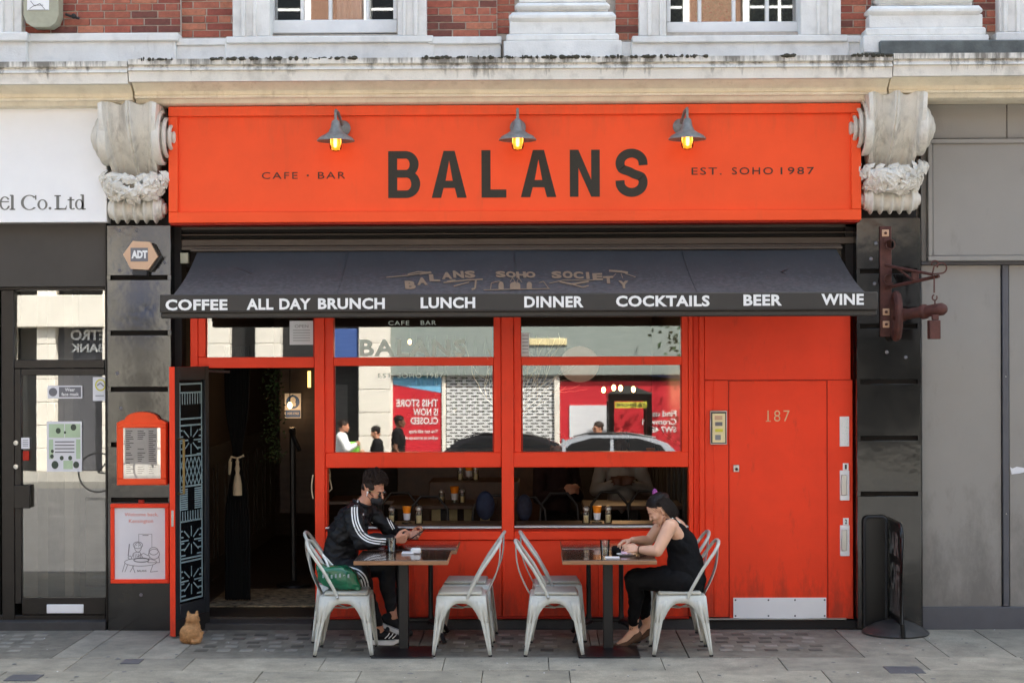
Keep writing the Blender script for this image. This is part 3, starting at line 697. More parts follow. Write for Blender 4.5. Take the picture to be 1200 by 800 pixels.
# the seven big letters drawn as heavy condensed shapes
def sx(px): return px
mb = MB()
def seg(pts): flat(mb, pts, ly)
def bigA(x0, x1, y0, y1):
    cx = (x0 + x1) / 2; t = 10.5
    mb.add([(X(p[0], ly), ly, Z(p[1], ly)) for p in [(x0, y1), (cx - 6.5, y0), (cx + 6.5, y0), (x1, y1), (x1 - t - .5, y1), (x1 - t - 3.4, y1 - 11.5), (x0 + t + 3.4, y1 - 11.5), (x0 + t + .5, y1),
            (x0 + t + 5.8, y1 - 20), (x1 - t - 5.8, y1 - 20), (cx, y0 + 11)]],
           [[0, 1, 10, 8, 6, 7], [1, 2, 10], [2, 3, 4, 5, 9, 10], [8, 9, 5, 6]])
def bigB(x0, x1, y0, y1):
    t = 10.5; mid = y0 + (y1 - y0) * .485
    rect(mb, x0, x0 + t, y0, y1, ly)
    for (a, b, w) in ((y0, mid + 4.5, x1 - 1.8), (mid - 4.5, y1, x1)):
        r = (b - a) / 2; cy = (a + b) / 2; cxx = w - r
        Yb = ly if a == y0 else ly - .0012
        ring(mb, cxx, cy, r, r, t, 8.8, Yb, -90, 90, 20)
        rect(mb, x0 + t, cxx, a, a + 8.8, Yb); rect(mb, x0 + t, cxx, b - 8.8, b, Yb)
def stroke(pts, w, Y):
    pts = [V2 for V2 in pts]
    for _ in range(2):
        q = [pts[0]]
        for a, b in zip(pts[:-1], pts[1:]): q += [(a[0]*.75+b[0]*.25, a[1]*.75+b[1]*.25), (a[0]*.25+b[0]*.75, a[1]*.25+b[1]*.75)]
        pts = q + [pts[-1]]
    vs = []
    for i, p in enumerate(pts):
        a, b = pts[max(0, i-1)], pts[min(len(pts)-1, i+1)]; dx, dy = b[0]-a[0], b[1]-a[1]; l = math.hypot(dx, dy) or 1
        for e in (-w/2, w/2): vs.append((X(p[0] - dy/l*e, Y), Y, Z(p[1] + dx/l*e, Y)))
    mb.add(vs, [[2*i, 2*i+1, 2*i+3, 2*i+2] for i in range(len(pts) - 1)])
def bigS(x0, x1, y0, y1):
    cx, cy = (x0 + x1) / 2, (y0 + y1) / 2
    w = 10.4; rx, ry = (x1 - x0 - w) / 2, (y1 - y0) / 4 - w / 4 + .4; ya = y0 + w / 2 + ry
    half = [(x1 - w / 2, ya + 2.2)] + [(cx + rx * math.cos(math.radians(a)), ya - ry * math.sin(math.radians(a))) for a in range(12, 226, 12)] + [(cx - 3, cy - 1.6), (cx, cy)]
    stroke(half + [(2 * cx - a, 2 * cy - b) for a, b in half[-2::-1]], w, ly)
LT, LB_ = 176.5, 231.5
bigB(455.5, 493, LT, LB_); bigA(506.5, 547.5, LT, LB_)
rect(mb, 565, 575.5, LT - .5, LB_, ly); rect(mb, 575.5, 594, LB_ - 9.5, LB_, ly)
bigA(611, 652.5, LT - .5, LB_ - .3)
rect(mb, 668.5, 678.5, LT - .5, LB_ - .5, ly); rect(mb, 693.5, 703.5, LT - .5, LB_ - .5, ly); flat(mb, [(678.6, LT - .5), (693.4, 206), (693.4, LB_ - .5), (678.6, 202)], ly)
mb.f.pop(); mb.mi.pop(); mb.v = mb.v[:-4]; flat(mb, [(668.5, LT - .5), (678.5, LT - .5), (693.5, 211), (703.5, LB_ - .5), (693.5, LB_ - .5), (678.5, 197)], ly - .001)
bigS(722, 759.5, LT - 1.5, LB_)
part('lettering', mb, M['letter'], fs_)
for (s, a, b) in (('CAFE', 307, 349), ('BAR', 373, 405)): fascia_text(s, a, b, 200.5, 208.5, .0, 'letter', 1.25)
mb = MB(); flat(mb, oval(361, 204.5, 1.3, 1.3, 8)[:-1], ly); part('lettering', mb, M['letter'], fs_)
for (s, a, b) in (('EST.', 811, 846), ('SOHO', 858, 906), ('1987', 915, 954)): fascia_text(s, a, b, 197.5, 206, .004, 'letter', 1.25)
# wall lamps
def lamp(px, dx, label):
    y0 = -.40; x = X(px, y0); t = thing('wall_lamp', label, 'lamp', (x, y0, Z(175, y0)), 'zinc wall lamps on the orange sign')
    z = lambda py: Z(py, y0)
    mb = MB(); k = y0
    mb.lathe([(.014, z(139)), (.03, z(141)), (.036, z(144)), (.043, z(149.5)), (.05, z(151)), (.056, z(153.5)), (.085, z(156.5)), (.13, z(160)), (.152, z(163.5)), (.152, z(164.6)), (.12, z(162)), (.05, z(157))], (x, y0, 0), 28)
    part('shade', mb, M['zinc'], t)
    part('arm', MB().tube([(x + dx, FY + .04, z(144)), (x + dx * .9, FY - .03, z(140)), (x + dx * .4, y0 + .05, z(130)), (x, y0 + .01, z(128)), (x, y0 - .004, z(131)), (x, y0, z(140))], .0125, 8), M['zinc'], t)
    part('rosette', MB().lathe([(.062, 0), (.066, .008), (.05, .02), (.03, .03)], (x + dx, FY + .03, z(146)), 20, Matrix.Rotation(math.radians(90), 3, 'X')), M['zinc'], t)
    part('jar', MB().lathe([(.046, z(158)), (.05, z(162)), (.05, z(171)), (.044, z(174)), (.025, z(176.3)), (.004, z(176.8))], (x, y0, 0), 20), M['amber'], t)
    bb = part('bulb', MB().lathe([(.02, z(158.5)), (.036, z(162)), (.040, z(168)), (.034, z(172)), (.012, z(174.8))], (x, y0, 0), 16), M['glow'], t)
    part('filament', MB().lathe([(.008, z(161)), (.015, z(163)), (.017, z(168)), (.012, z(171.5)), (.004, z(172.5))], (x, y0 - .030, 0), 10), M['filament'], bb)
lamp(394, .035, 'leftmost zinc lamp with amber glass above the small cafe bar lettering'); lamp(607.5, .0, 'middle zinc lamp with amber glass above the big sign letters'); lamp(806, -.035, 'rightmost zinc lamp with amber glass near the founding date lettering')
# ============================================================ SHUTTER BOX AND AWNING
sh = thing('shutter_box', 'dark brown roller shutter housing between the orange sign and awning', 'shutter box', (0, 0, Z(292)))
for (t, b, y, m) in ((262, 268, .02, 'shutter'), (268.2, 272.5, .07, 'void'), (272.8, 274.6, .0, 'shutter'), (274.8, 279, .07, 'void'), (279.2, 287, .0, 'shutter'), (287.2, 291.5, -.05, 'shutter')):
    part('slat', MB().pbox(212, 1000 if y > -.04 else 985, t, b, y, .16, .003), M[m], sh)
part('end_post', MB().pbox(199.8, 212, 262, 735, .02, .2, .003), M['void'], sh); part('end_post', MB().pbox(990, 1002.5, 262, 367, .02, .2, .003), M['void'], sh)
AY0, AY1 = -.10, -1.00
aw = thing('awning', 'charcoal canvas awning lettered with meals and drinks over the windows', 'awning', (X(610, AY1), AY0, Z(345, AY1)))
ztop, zbot = Z(292.5, AY0), Z(344, AY1)
xt0, xt1, xb0, xb1 = X(231, AY0), X(979, AY0), X(202, AY1), X(1013, AY1)
def afn(u, v, lift=.004):                                            # u along, v up the slope
    v_ = v; y = AY1 + (AY0 - AY1) * v_; z = zbot + (ztop - zbot) * v_ - .035 * math.sin(v_ * math.pi) + .0
    x = (xb0 + (xb1 - xb0) * u) * (1 - v_) + (xt0 + (xt1 - xt0) * u) * v_
    z += .011 * noise.noise(Vector((x * 1.3, y * 2.2, 2))) + .004 * noise.noise(Vector((x * 7, y * 3, 5))) 
    return (x, y - lift, z + lift)
mb = MB(); nu, nv = 70, 12
for dz in (0, -.006):
    b = len(mb.v); mb.v += [tuple(Vector(afn(i / nu, j / nv, 0)) + Vector((0, 0, dz))) for j in range(nv + 1) for i in range(nu + 1)]
    for j in range(nv):
        for i in range(nu): mb.f.append([b + j*(nu+1)+i, b + j*(nu+1)+i+1, b + (j+1)*(nu+1)+i+1, b + (j+1)*(nu+1)+i]); mb.mi.append(0)
me = bpy.data.meshes.new('canvas'); me.from_pydata(mb.v, [], mb.f); me.materials.append(M['awning']); me.shade_smooth()
part('canvas', me, M['awning'], aw)
part('valance_bar', MB().pbox(186, 1028, 343.5, 364, AY1 - .05, AY1 + .06, .006).pbox(187, 1027, 364, 371.5, AY1 - .035, AY1 + .06, .01), M['valance'], aw)
part('front_rail', MB().pbox(186.5, 1027.5, 362.8, 364.8, AY1 - .056, AY1 - .03, .002), M['dark_frame'], aw)
for (px, d) in ((236, 1), (975, -1)):
    part('folding_arm', MB().tube([(X(px, -.1), -.08, Z(298, -.1)), (X(px + 60 * d, -.5), -.5, Z(322, -.5)), (X(px + 12 * d, AY1), AY1 + .05, Z(352, AY1))], .018, 8), M['dark_frame'], aw)
part('top_rail', MB().pbox(222, 987, 289.5, 293.5, AY0 - .03, .0, .006), M['shutter'], aw)
vy = AY1 - .054
for (s, a, b) in (('COFFEE', 193, 266), ('ALL', 288.5, 320), ('DAY', 327, 364), ('BRUNCH', 372.5, 451), ('LUNCH', 493, 557), ('DINNER', 614.5, 684), ('COCKTAILS', 722, 831.5), ('BEER', 871, 916), ('WINE', 962, 1011.5)):
    mb = MB(); tilt = -(a - 190) * .0045
    text(mb, s, a, b, 349.2 + tilt, 362.3 + tilt, vy, .036, 1.06); part('lettering', mb, M['white_print'], aw)
def apx(px, py, lift=.0045):                                         # photo pixel to a spot on the canvas
    v = max(0, min(1, (344 - py) / (344 - 292.5))); 
    for _ in range(3):
        y = AY1 + (AY0 - AY1) * v; z = Z(py, y); v = max(0, min(1, (z + .035 * math.sin(v * math.pi) - zbot) / (ztop - zbot)))
    y = AY1 + (AY0 - AY1) * v; xx = X(px, y); a, b = xb0 * (1 - v) + xt0 * v, xb1 * (1 - v) + xt1 * v
    return afn((xx - a) / (b - a), v, lift)
mb = MB()
def arc_word(s, cen, tops, w, h):
    for ch, cx_, t in zip(s, cen, tops):
        ww = w * (.32 if ch == 'I' else 1); text(mb, ch, 0, 0, 0, 0, 0, .055, 1, lambda u, v, cx_=cx_, t=t, ww=ww: apx(cx_ + (u - .5) * ww + (v - .5) * -1.0, t + h * (1 - v)))
arc_word('BALANS', [481, 495, 509.5, 524, 537.5, 551], [330, 326, 322, 319.5, 318, 317.5], 12.5, 8.6)
arc_word('SOHO', [587, 599, 611, 622], [319, 319, 319, 319], 11.5, 7)
arc_word('SOCIETY', [652.5, 665.5, 678, 689, 700.5, 713, 731], [318, 318, 318.5, 319, 320.5, 324.5, 330], 11.8, 8.8)
F_ = lambda x, y: apx(x, y)
for pts, w in (([(453, 325.5), (478, 323.5), (505, 319)], 1.2), ([(478, 322), (490, 318.5), (506, 320), (492, 322)], 1.3), ([(520, 332), (548, 328.5), (566, 328)], 1.4), ([(532, 336), (550, 331)], 1.2), ([(558, 328.5), (557, 338), (553, 339)], 2.0), ([(524, 331), (534, 329.5)], 2),
               ([(567, 339.5), (645, 339.5)], .7), ([(575, 339), (576, 332), (585, 330), (590, 332)], .8), ([(632, 332), (637, 330), (643, 339)], .8), ([(598, 331), (601, 326), (604, 331)], .7), ([(612, 331), (608, 326), (606, 331)], .7),
               ([(644, 333), (660, 329), (690, 329.5), (697, 329)], 1.1), ([(656, 331), (670, 334), (690, 331)], 2.0), ([(672, 334.5), (683, 338), (690, 336)], 1.4), ([(714, 318), (727, 319.5), (736, 321)], 2.2), ([(722, 322), (718, 326)], .7), ([(728, 322), (730, 327)], .7), ([(733, 322), (745, 326)], .8)):
    line(mb, pts, w, 0, F_)
for (c, w, h) in ((587.5, 6, 9), (604, 12, 9), (620.5, 6, 9)):
    pts = [(c - w/2, 339)] + [(c + w/2 * math.cos(a), 334 - 3.2 * math.sin(a)) for a in [math.pi - math.pi * k / 6 for k in range(7)]] + [(c + w/2, 339)]
    mb.add([apx(*p) for p in pts], [list(range(len(pts)))])
part('printed_emblem', mb, M['tan_print'], aw)

# canvas seams, and grit on the pavement
for px in (394, 606, 818):
    part('seam', MB().tube([afn((px - 202) / 811, v / 8, .002) for v in range(9)], .004, 4), M['awning'], aw)
gm = MB()
for k in range(150):
    y = -U(.2, 2.5); x = U(-5, 5); r = U(.004, .014) if k % 4 else U(.014, .024)
    gm.lathe([(r, 0), (r * .7, .0025)], (x, y, .0035), 7)
part('chewing_gum', gm, mat('old_gum', (.16, .155, .15), .9, bump=0), pav, stuff=True)
gm = MB()
for k in range(60):
    y = -U(.15, 2.4); x = U(-5, 5); a = U(0, 3); r = U(.004, .012)
    gm.add([(x, y, .005), (x + r * math.cos(a), y + r * math.sin(a), .007), (x + r * math.cos(a + 1.3), y + r * math.sin(a + 1.3), .009)], [[0, 1, 2]])
part('litter_scraps', gm, M['paper'], pav, stuff=True)
# ============================================================ CAFE SHOPFRONT
sf = thing('shopfront', 'red painted timber cafe shopfront with two divided windows', 'shopfront', (X(600), 0, Z(722)))
def P(name, a, b, t, d, y0, y1, m='red', c=.004, par=None, label=None):
    return part(name, MB().pbox(a, b, t, d, y0, y1, c), M[m], par or sf, label)
P('door_post', 222, 231, 367, 723, .02, .14); P('door_post', 231.3, 240, 367, 417, .0, .12)
P('door_transom', 231.3, 367.7, 417.3, 430, -.005, .12)
P('mullion', 368, 379.7, 367, 723, -.03, .12); P('mullion', 380, 390.5, 367, 547, .0, .12); P('mullion', 380, 382.5, 547.2, 617, .0, .12)
P('mullion', 578.5, 587, 367, 547, .0, .12); P('mullion', 587.3, 601.7, 367, 632, -.03, .12); P('mullion', 602, 610.5, 367, 547, .0, .12)
P('mullion', 798.5, 806.2, 367, 547, .0, .12); P('mullion', 806.5, 811.7, 367, 722, -.01, .12); P('mullion', 812, 818.7, 367, 722, .02, .12); P('mullion', 819, 825, 367, 722, -.015, .12)
for (a, b, a2, b2) in ((391, 578, 380, 587), (611, 798.2, 602, 806.2)):
    P('transom', a - .3, b + .3, 418, 428, -.003, .11)
    P('bottom_rail', a2 + (2.8 if a < 500 else 0) - 2.6, b2, 529.5, 547.5, -.012, .12, c=.006)
P('shelf_ledge', 380, 587, 617.2, 619, -.03, .04, 'stone'); P('shelf_ledge', 602, 806, 616.5, 618.3, -.03, .04, 'stone')
P('stall_board', 380, 587, 632.5, 722, .01, .12); P('stall_board', 587.3, 806.2, 632.5, 722, .012, .12)
P('stall_rail', 380, 806.2, 619.2, 622, -.012, .1, 'red_dark'); P('stall_rail', 380, 587, 622.2, 632.2, -.02, .12); P('stall_rail', 602, 806.2, 622.2, 632.2, -.02, .12)
for px in (381, 483, 588, 700): P('panel_moulding', px, px + 2, 632.6, 721, .004, .05)
P('skirting', 366, 806.4, 722.3, 725, .0, .12, 'red_dark')
P('plinth', 366, 825, 725.3, 737.5, .015, .2, 'step'); 
def pane(name, a, b, t, d, y, parent, m='glass', tilt=.0218):
    """pane of glass leaning back very slightly"""
    x0, x1, z0, z1 = X(a, y), X(b, y), Z(d, y), Z(t, y); dy = (z1 - z0) * tilt
    v = []
    for (x, z, e) in ((x0, z0, 0), (x1, z0, 0), (x1, z1, dy), (x0, z1, dy)): v.append((x, y + e, z))
    me = MB().add(v, [[0, 1, 2, 3]])
    return part(name, me, M[m], parent, angle=0)
for (a, b, l) in ((391, 578.3, 'left'), (611, 798.3, 'right')):
    w = part('window', MB().pbox(a - .2, a + 1.3, 418, 530, .02, .05, 0).pbox(b - 1.3, b + .2, 418, 530, .02, .05, 0), M['red_dark'], sf)
    pane('pane', a, b, 428, 530, .035, w); pane('pane', a, b, 366, 418, .04, w)
w = part('transom_window', MB().pbox(240, 241.3, 367, 417.5, .02, .05, 0).pbox(366.6, 368, 367, 417.5, .02, .05, 0), M['red_dark'], sf)
pane('pane', 240, 368, 366, 417.5, .035, w)
for (s, a, b, c, d, bo) in (('CAFE', 455, 479.5, 375.4, 380.4, .0), ('BAR', 493, 511, 375.2, 380.2, 0), ('BALANS', 421, 546, 397, 417, .03), ('EST. SOHO 1987', 443, 519, 436.8, 442.2, .0)):
    vm = MB(); text(vm, s, a, b, c, d, .030, bo, 1.15); part('window_lettering', vm, M['vinyl'], sf)
st = MB().pbox(339, 366.5, 375, 403, .028, .030, 0); part('notice_sheet', st, M['paper'], sf); st = MB(); text(st, 'OPEN', 345, 361, 379.5, 383, .026); [line(st, [(343, 386 + k * 3), (363, 386 + k * 3)], .7, .026) for k in range(5)]; part('lettering', st, M['ink_grey'], sf)
st = MB().pbox(610.8, 620, 390, 419, .028, .030, 0); part('notice_sheet', st, M['paper'], sf); st = MB(); [line(st, [(612, 393 + k * 4), (619, 393 + k * 4)], .9, .026) for k in range(6)]; part('lettering', st, M['ink_grey'], sf)
# roof of the open window: sliding sash handles / cords
solo('window_cord', MB().tube([(X(384.5 + 1.6 * math.sin(k / 2), .16), .16, Z(548 + k * 2.3, .16)) for k in range(13)] + [(X(388 - .4 * k, .16), .16, Z(572 - 2 * k, .16)) for k in range(10)], .0055, 6), M['cream'], 'looped cream cord hanging in the open lower left window', 'cord')
solo('cream_cord', MB().tube([(X(366.3 - 1.6 * math.sin(k / 14 * 3.1), -.02), -.04, Z(555 + k * 2, 0)) for k in range(15)], .005, 6), M['cream'], 'thin cream cord hanging on the red post beside the doorway', 'cord')
# ------------------------------------------------------------ numbered door with its surround
nd = thing('red_door', 'flush red street door numbered 187 with white kick plate', 'door', (X(912), 0, Z(724)))
P('surround_panel', 825.3, 996, 367, 446, .0, .12, par=nd); P('surround_panel', 825.3, 853, 446.4, 723, .0, .12, par=nd); P('surround_panel', 968.6, 998, 446.4, 725, .0, .12, par=nd)
P('cover_strip', 835, 836.2, 446.6, 722, -.004, .01, par=nd)
P('door_leaf', 853.7, 968, 447, 724, .006, .06, par=nd, c=.002)
for px in (853.3, 968.3): P('door_gap', px - .5, px + .4, 447, 722, -.001, .02, 'red_dark', par=nd, c=0)
P('door_gap', 836, 997, 445.8, 446.6, -.001, .02, 'red_dark', par=nd, c=0)
P('kick_plate', 858, 966.5, 700.5, 724, -.004, .01, 'white_sign', par=nd, c=.001)
mb = MB()
for px in (860.5, 899, 930, 964.5):
    for py in (703, 721.5): mb.lathe([(.008, 0), (.006, .003)], (X(px, -.005), -.0045, Z(py, 0)), 8, Matrix.Rotation(math.radians(90), 3, 'X'))
part('screw', mb, M['grey_trim'], nd, stuff=True)
P('drip_bar', 828, 990, 724.4, 726.4, -.02, .06, 'steel', par=nd, c=.002); P('threshold', 825.2, 1003, 726.8, 737, .0, .3, 'void', par=nd)
mb = MB(); text(mb, '187', 898.6, 924.5, 481.5, 494.5, .002, -.012, 1.2)
line(mb, [(896.6, 494.2), (902.4, 494.2)], .9, .002)
part('door_number', mb, mat('gilt_number', hexc('E3BE8E'), .4, bump=0), nd)
P('lock', 858.5, 865.5, 545, 553.5, -.008, .01, 'steel', par=nd, c=.004); mb = MB().lathe([(.012, 0), (.012, .012), (.004, .014)], (X(862), -.008, Z(550)), 12, Matrix.Rotation(math.radians(90), 3, 'X')); part('lock_cylinder', mb, M['dark_frame'], nd)
ic = thing('entry_phone', 'steel framed entry phone panel left of the numbered door', 'intercom', (X(841.5), -.02, Z(521)))
P('case', 831.5, 851.5, 481.5, 521.5, -.03, .0, 'steel', par=ic, c=.005); P('bezel', 832.6, 850.4, 483, 520, -.032, -.02, 'ink', par=ic, c=.002)
P('face_plate', 834.2, 849.2, 485, 519, -.035, -.02, 'juice', par=ic, c=.002)
P('speaker_grille', 837, 846, 487.5, 492.5, -.037, -.03, 'tan', par=ic, c=.001); P('name_plate', 837.5, 846, 495, 499.5, -.037, -.03, 'logo_grey', par=ic, c=.001)
P('call_button', 837.5, 846.5, 503, 506.5, -.038, -.03, 'yellow', par=ic, c=.001); P('key_pad', 837.5, 844, 510, 516, -.038, -.03, 'ink_grey', par=ic, c=.001)
for (y0, y1, n, lb) in ((489, 524, None, 'topmost white letter plate beside the numbered door'), (552, 587, '1', 'white letter holder numbered 1 beside the door'), (616, 652, '2', 'lowest white letter holder numbered 2 beside the door')):
    t = thing('letter_holder', lb, 'letter holder', (X(988), -.02, Z(y1)), 'letter holders on the door surround')
    P('plate', 983, 994, y0, y1, -.02, .0, 'white_sign', par=t, c=.003)
    if n:
        P('clip', 984.5, 991, y0 + 5, y1 - 6, -.032, -.02, 'steel', par=t, c=.004); P('number_tab', 986.5, 993, y0 - 8.5, y0 - .4, -.012, .0, 'white_sign', par=t, c=0)
        mb = MB(); text(mb, n, 988.6, 991, y0 - 7, y0 - 1.5, -.0135, .03); part('lettering', mb, M['ink'], t)
    else:
        mb = MB()
        for k in range(40): a, b = U(984.5, 992.5), U(y0 + 2, y1 - 2); rect(mb, a, a + U(.4, 1.5), b, b + U(.3, 1.6), -.0212)
        part('torn_label', mb, M['vinyl'], t, stuff=True)
# right reveal by the pilaster
P('reveal', 998.3, 1002.6, 367, 726, .04, .2, 'red_dark', par=nd)
# ============================================================ OPEN CAFE DOOR
hx0, hy0, hx1, hy1 = X(203.0, -.50), -.50, X(244, -.03), -.03             # free edge, hinge edge
dl = thing('cafe_door', 'dark grey glazed cafe door with red edge standing open at the left', 'door', (hx1, hy1, 0))
dv = Vector((hx1 - hx0, hy1 - hy0, 0)); L_ = dv.length; dv.normalize(); dn = Vector((dv.y, -dv.x, 0))    # dn: face that looks right
def dpt(u, off, z): p = Vector((hx0, hy0, 0)) + dv * u + dn * off; return (p.x, p.y, z)
def dbox(u0, u1, o0, o1, z0, z1, mb=None, c=.003):
    mb = mb or MB(); s0 = len(mb.v); mb.box(u0, u1, -o1, -o0, z0, z1, c)
    for i in range(s0, len(mb.v)): q = mb.v[i]; mb.v[i] = dpt(q[0], -q[1], q[2])
    return mb
zt_, zb_ = Z(428.5, -.5), .018
part('edge_strip', dbox(-.004, .0, -.045, .005, zb_, zt_, c=0), M['red'], dl)
part('stile', dbox(.001, .075, -.04, .0, zb_, zt_), M['door_grey'], dl); part('stile', dbox(L_ - .06, L_, -.04, .0, zb_ + .02, zt_), M['door_grey'], dl)
part('top_rail', dbox(.076, L_ - .061, -.04, .0, zt_ - .11, zt_ - .001), M['door_grey'], dl); part('bottom_rail', dbox(.076, L_ - .061, -.04, .0, zb_ + .13, .26), M['door_grey'], dl)
part('kick_board', dbox(.0, L_ - .0, -.042, .002, zb_ - .005, zb_ + .129), M['void'], dl)
part('outer_face', dbox(.001, L_, -.05, -.041, zb_, zt_), M['red'], dl)
part('pane', dbox(.076, L_ - .061, -.022, -.018, .261, zt_ - .112, c=0), M['car_glass'], dl)
em = MB()                                                            # etched art-deco pattern
ua, ub, za, zb2 = .085, L_ - .09, .28, zt_ - .13
def eb(u0, u1, v0, v1): em.add([dpt(ua + (ub-ua)*u, -.010, za + (zb2-za)*v) for (u, v) in ((u0,v0),(u1,v0),(u1,v1),(u0,v1))], [[0,1,2,3]])
def el(p, q, w=.02):
    d = Vector(((q[0]-p[0]) * (ub-ua), (q[1]-p[1]) * (zb2-za))); n_ = Vector((-d.y, d.x)).normalized() * .006
    A = Vector((p[0]*(ub-ua), p[1]*(zb2-za))); B = Vector((q[0]*(ub-ua), q[1]*(zb2-za)))
    em.add([dpt(ua + v.x, -.0095, za + v.y) for v in (A+n_, B+n_, B-n_, A-n_)], [[0,1,2,3]])
for v in (.0, .175, .19, .36, .52, .66, .80, .83, .95, .99): eb(0, 1, v, v + .008)
for k in range(9): eb(k/9, k/9+.04, .90, .95); eb(k/9, k/9+.04, .36, .41)
for k in range(6): el((k/6, .53), ((k+1)/6, .59)); el(((k+1)/6, .53), (k/6, .59)); el((k/6, .59), ((k+1)/6, .655)); el(((k+1)/6, .59), (k/6, .655))
for (cv) in (.275, .735, .09):
    for k in range(8):
        a = k * math.pi / 4; el((.5 + .12*math.cos(a), cv + .018*math.sin(a)), (.5 + .45*math.cos(a), cv + .065*math.sin(a)))
    for k in range(5): eb(.02, .25 - .03*k, cv - .07 + .028*k, cv - .063 + .028*k); eb(.75 + .03*k, .98, cv - .07 + .028*k, cv - .063 + .028*k)
for k in range(10): el((0, .42 + .01*k), (.35, .42 + .01*k)); el((.65, .42 + .01*k), (1, .42 + .01*k))
eb(0, .05, 0, 1); eb(.95, 1, 0, 1)
part('etched_pattern', em, M['etch'], dl)
part('pull_handle', MB().tube([dpt(.05, .0, 1.16), dpt(.05, .055, 1.16), dpt(.05, .055, 1.60), dpt(.05, .0, 1.60)], .011, 8), mat('brass', hexc('8C7A50'), .3, metal=.8, bump=0), dl)
part('lock_plate', dbox(-.006, -.003, -.03, -.008, .9 + .0, 1.03), M['steel'], dl)
part('door_closer', MB().tube([(X(231, .1), .1, Z(432.5, .1)), (X(268, .3), .3, Z(434.5, .3))], .012, 6), M['steel'], dl)
# ============================================================ CAFE INTERIOR (one dark room)
ci = thing('cafe_interior', 'dark wood panelled cafe room seen through doorway and windows', 'room', (0, 3.5, 0))
IX0, IX1, IYB = X(205, .6), X(806, .3) + .12, 6.2
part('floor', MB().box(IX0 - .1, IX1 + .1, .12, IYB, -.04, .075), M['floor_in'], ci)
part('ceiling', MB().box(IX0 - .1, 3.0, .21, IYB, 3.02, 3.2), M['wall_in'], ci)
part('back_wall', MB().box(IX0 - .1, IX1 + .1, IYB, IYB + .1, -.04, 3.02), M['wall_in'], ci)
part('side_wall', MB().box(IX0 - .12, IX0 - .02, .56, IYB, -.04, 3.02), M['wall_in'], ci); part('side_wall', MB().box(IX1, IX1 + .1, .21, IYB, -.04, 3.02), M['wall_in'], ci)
mb = MB()
for (xw, s_) in ((IX0 - .02, 1), (IX1, -1)):
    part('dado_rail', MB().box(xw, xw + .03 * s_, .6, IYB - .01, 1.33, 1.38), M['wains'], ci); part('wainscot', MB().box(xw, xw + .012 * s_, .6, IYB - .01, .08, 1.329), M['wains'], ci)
    for k in range(9):
        y0 = .75 + k * .58
        pm = MB().box(xw + .012 * s_, xw + .026 * s_, y0, y0 + .03, .25, 1.2).box(xw + .012 * s_, xw + .026 * s_, y0 + .4, y0 + .43, .25, 1.2).box(xw + .012 * s_, xw + .026 * s_, y0 + .031, y0 + .399, .25, .28).box(xw + .012 * s_, xw + .026 * s_, y0 + .031, y0 + .399, 1.17, 1.2)
        part('panel_frame', pm, M['wains'], ci)
part('back_bar', MB().box(-1.6, .4, IYB - .5, IYB - .02, .08, 1.15, .01), M['inner_wood'], ci)
for k in range(3): part('back_shelf', MB().box(-1.5, .3, IYB - .25, IYB - .01, 1.5 + .35 * k, 1.53 + .35 * k), M['inner_wood'], ci)
bt = MB()
for k in range(3):
    for i in range(14):
        x = -1.4 + i * .12 + U(-.02, .02); bt.lathe([(.03, 0), (.03, .15), (.012, .19), (.012, .24)], (x, IYB - .13, 1.53 + .35 * k), 8)
part('bottle_row', bt, mat('dark_bottle_glass', (.05, .06, .03), .1, bump=0), ci, stuff=True)
# doorway step, coir mat, curtain with tassel, hanging vine, notice, lamp
solo('doorstep', MB().box(X(212, 0), X(366, 0), -.10, .60, -.03, .055, .006), M['step'], 'dark stone step in the open cafe doorway', 'step')
solo('door_mat', MB().box(X(246, .9), X(372, .9), .62, 1.65, .076, .09, .004), M['mat_'], 'patterned coir mat inside the open cafe doorway', 'mat')
def sheet(x0, x1, z0, z1, y, waist=None, folds=9, amp=.03, pinch=.35, n=70, m=24):
    mb = MB(); vs = []
    for j in range(m + 1):
        v = j / m; z = z0 + (z1 - z0) * v; w = 1.0
        if waist is not None: w = 1 - (1 - pinch) * math.exp(-((z - waist) / .30) ** 2)
        for i in range(n + 1):
            u = i / n; xc = (x0 + x1) / 2; vs.append((xc + (u - .5) * (x1 - x0) * w, y + amp * math.sin(u * folds * 6.28) * (.4 + .6 * w), z))
    mb.add(vs, [[j*(n+1)+i, j*(n+1)+i+1, (j+1)*(n+1)+i+1, (j+1)*(n+1)+i] for j in range(m) for i in range(n)])
    return mb
cu = thing('door_curtain', 'black velvet curtain tied back inside the cafe doorway', 'curtain', (X(276, .9), .9, .09))
part('drape', sheet(X(262, .9), X(292, .9), .10, 2.35, .9, Z(536, .9)), M['velvet'], cu)
part('tie_rope', MB().tube([(X(266.5, .8), .84, Z(555, .8)), (X(267.5, .8), .82, Z(540, .8)), (X(270, .8), .8, Z(534, .8)), (X(277, .8), .79, Z(536, .8)), (X(284, .8), .82, Z(533, .8))], .010, 6).tube([(X(267, .8), .83, Z(555, .8)), (X(268.5, .8), .82, Z(550, .8)), (X(269.5, .8), .8, Z(540, .8))], .008, 6), M['cream'], cu)
part('tassel', MB().lathe([(.004, Z(535, .78)), (.018, Z(540, .78)), (.014, Z(543, .78)), (.024, Z(548, .78)), (.016, Z(553, .78)), (.026, Z(557, .78)), (.038, Z(566, .78)), (.041, Z(579, .78))], (X(277.5, .78), .76, 0), 14), M['cream'], cu)
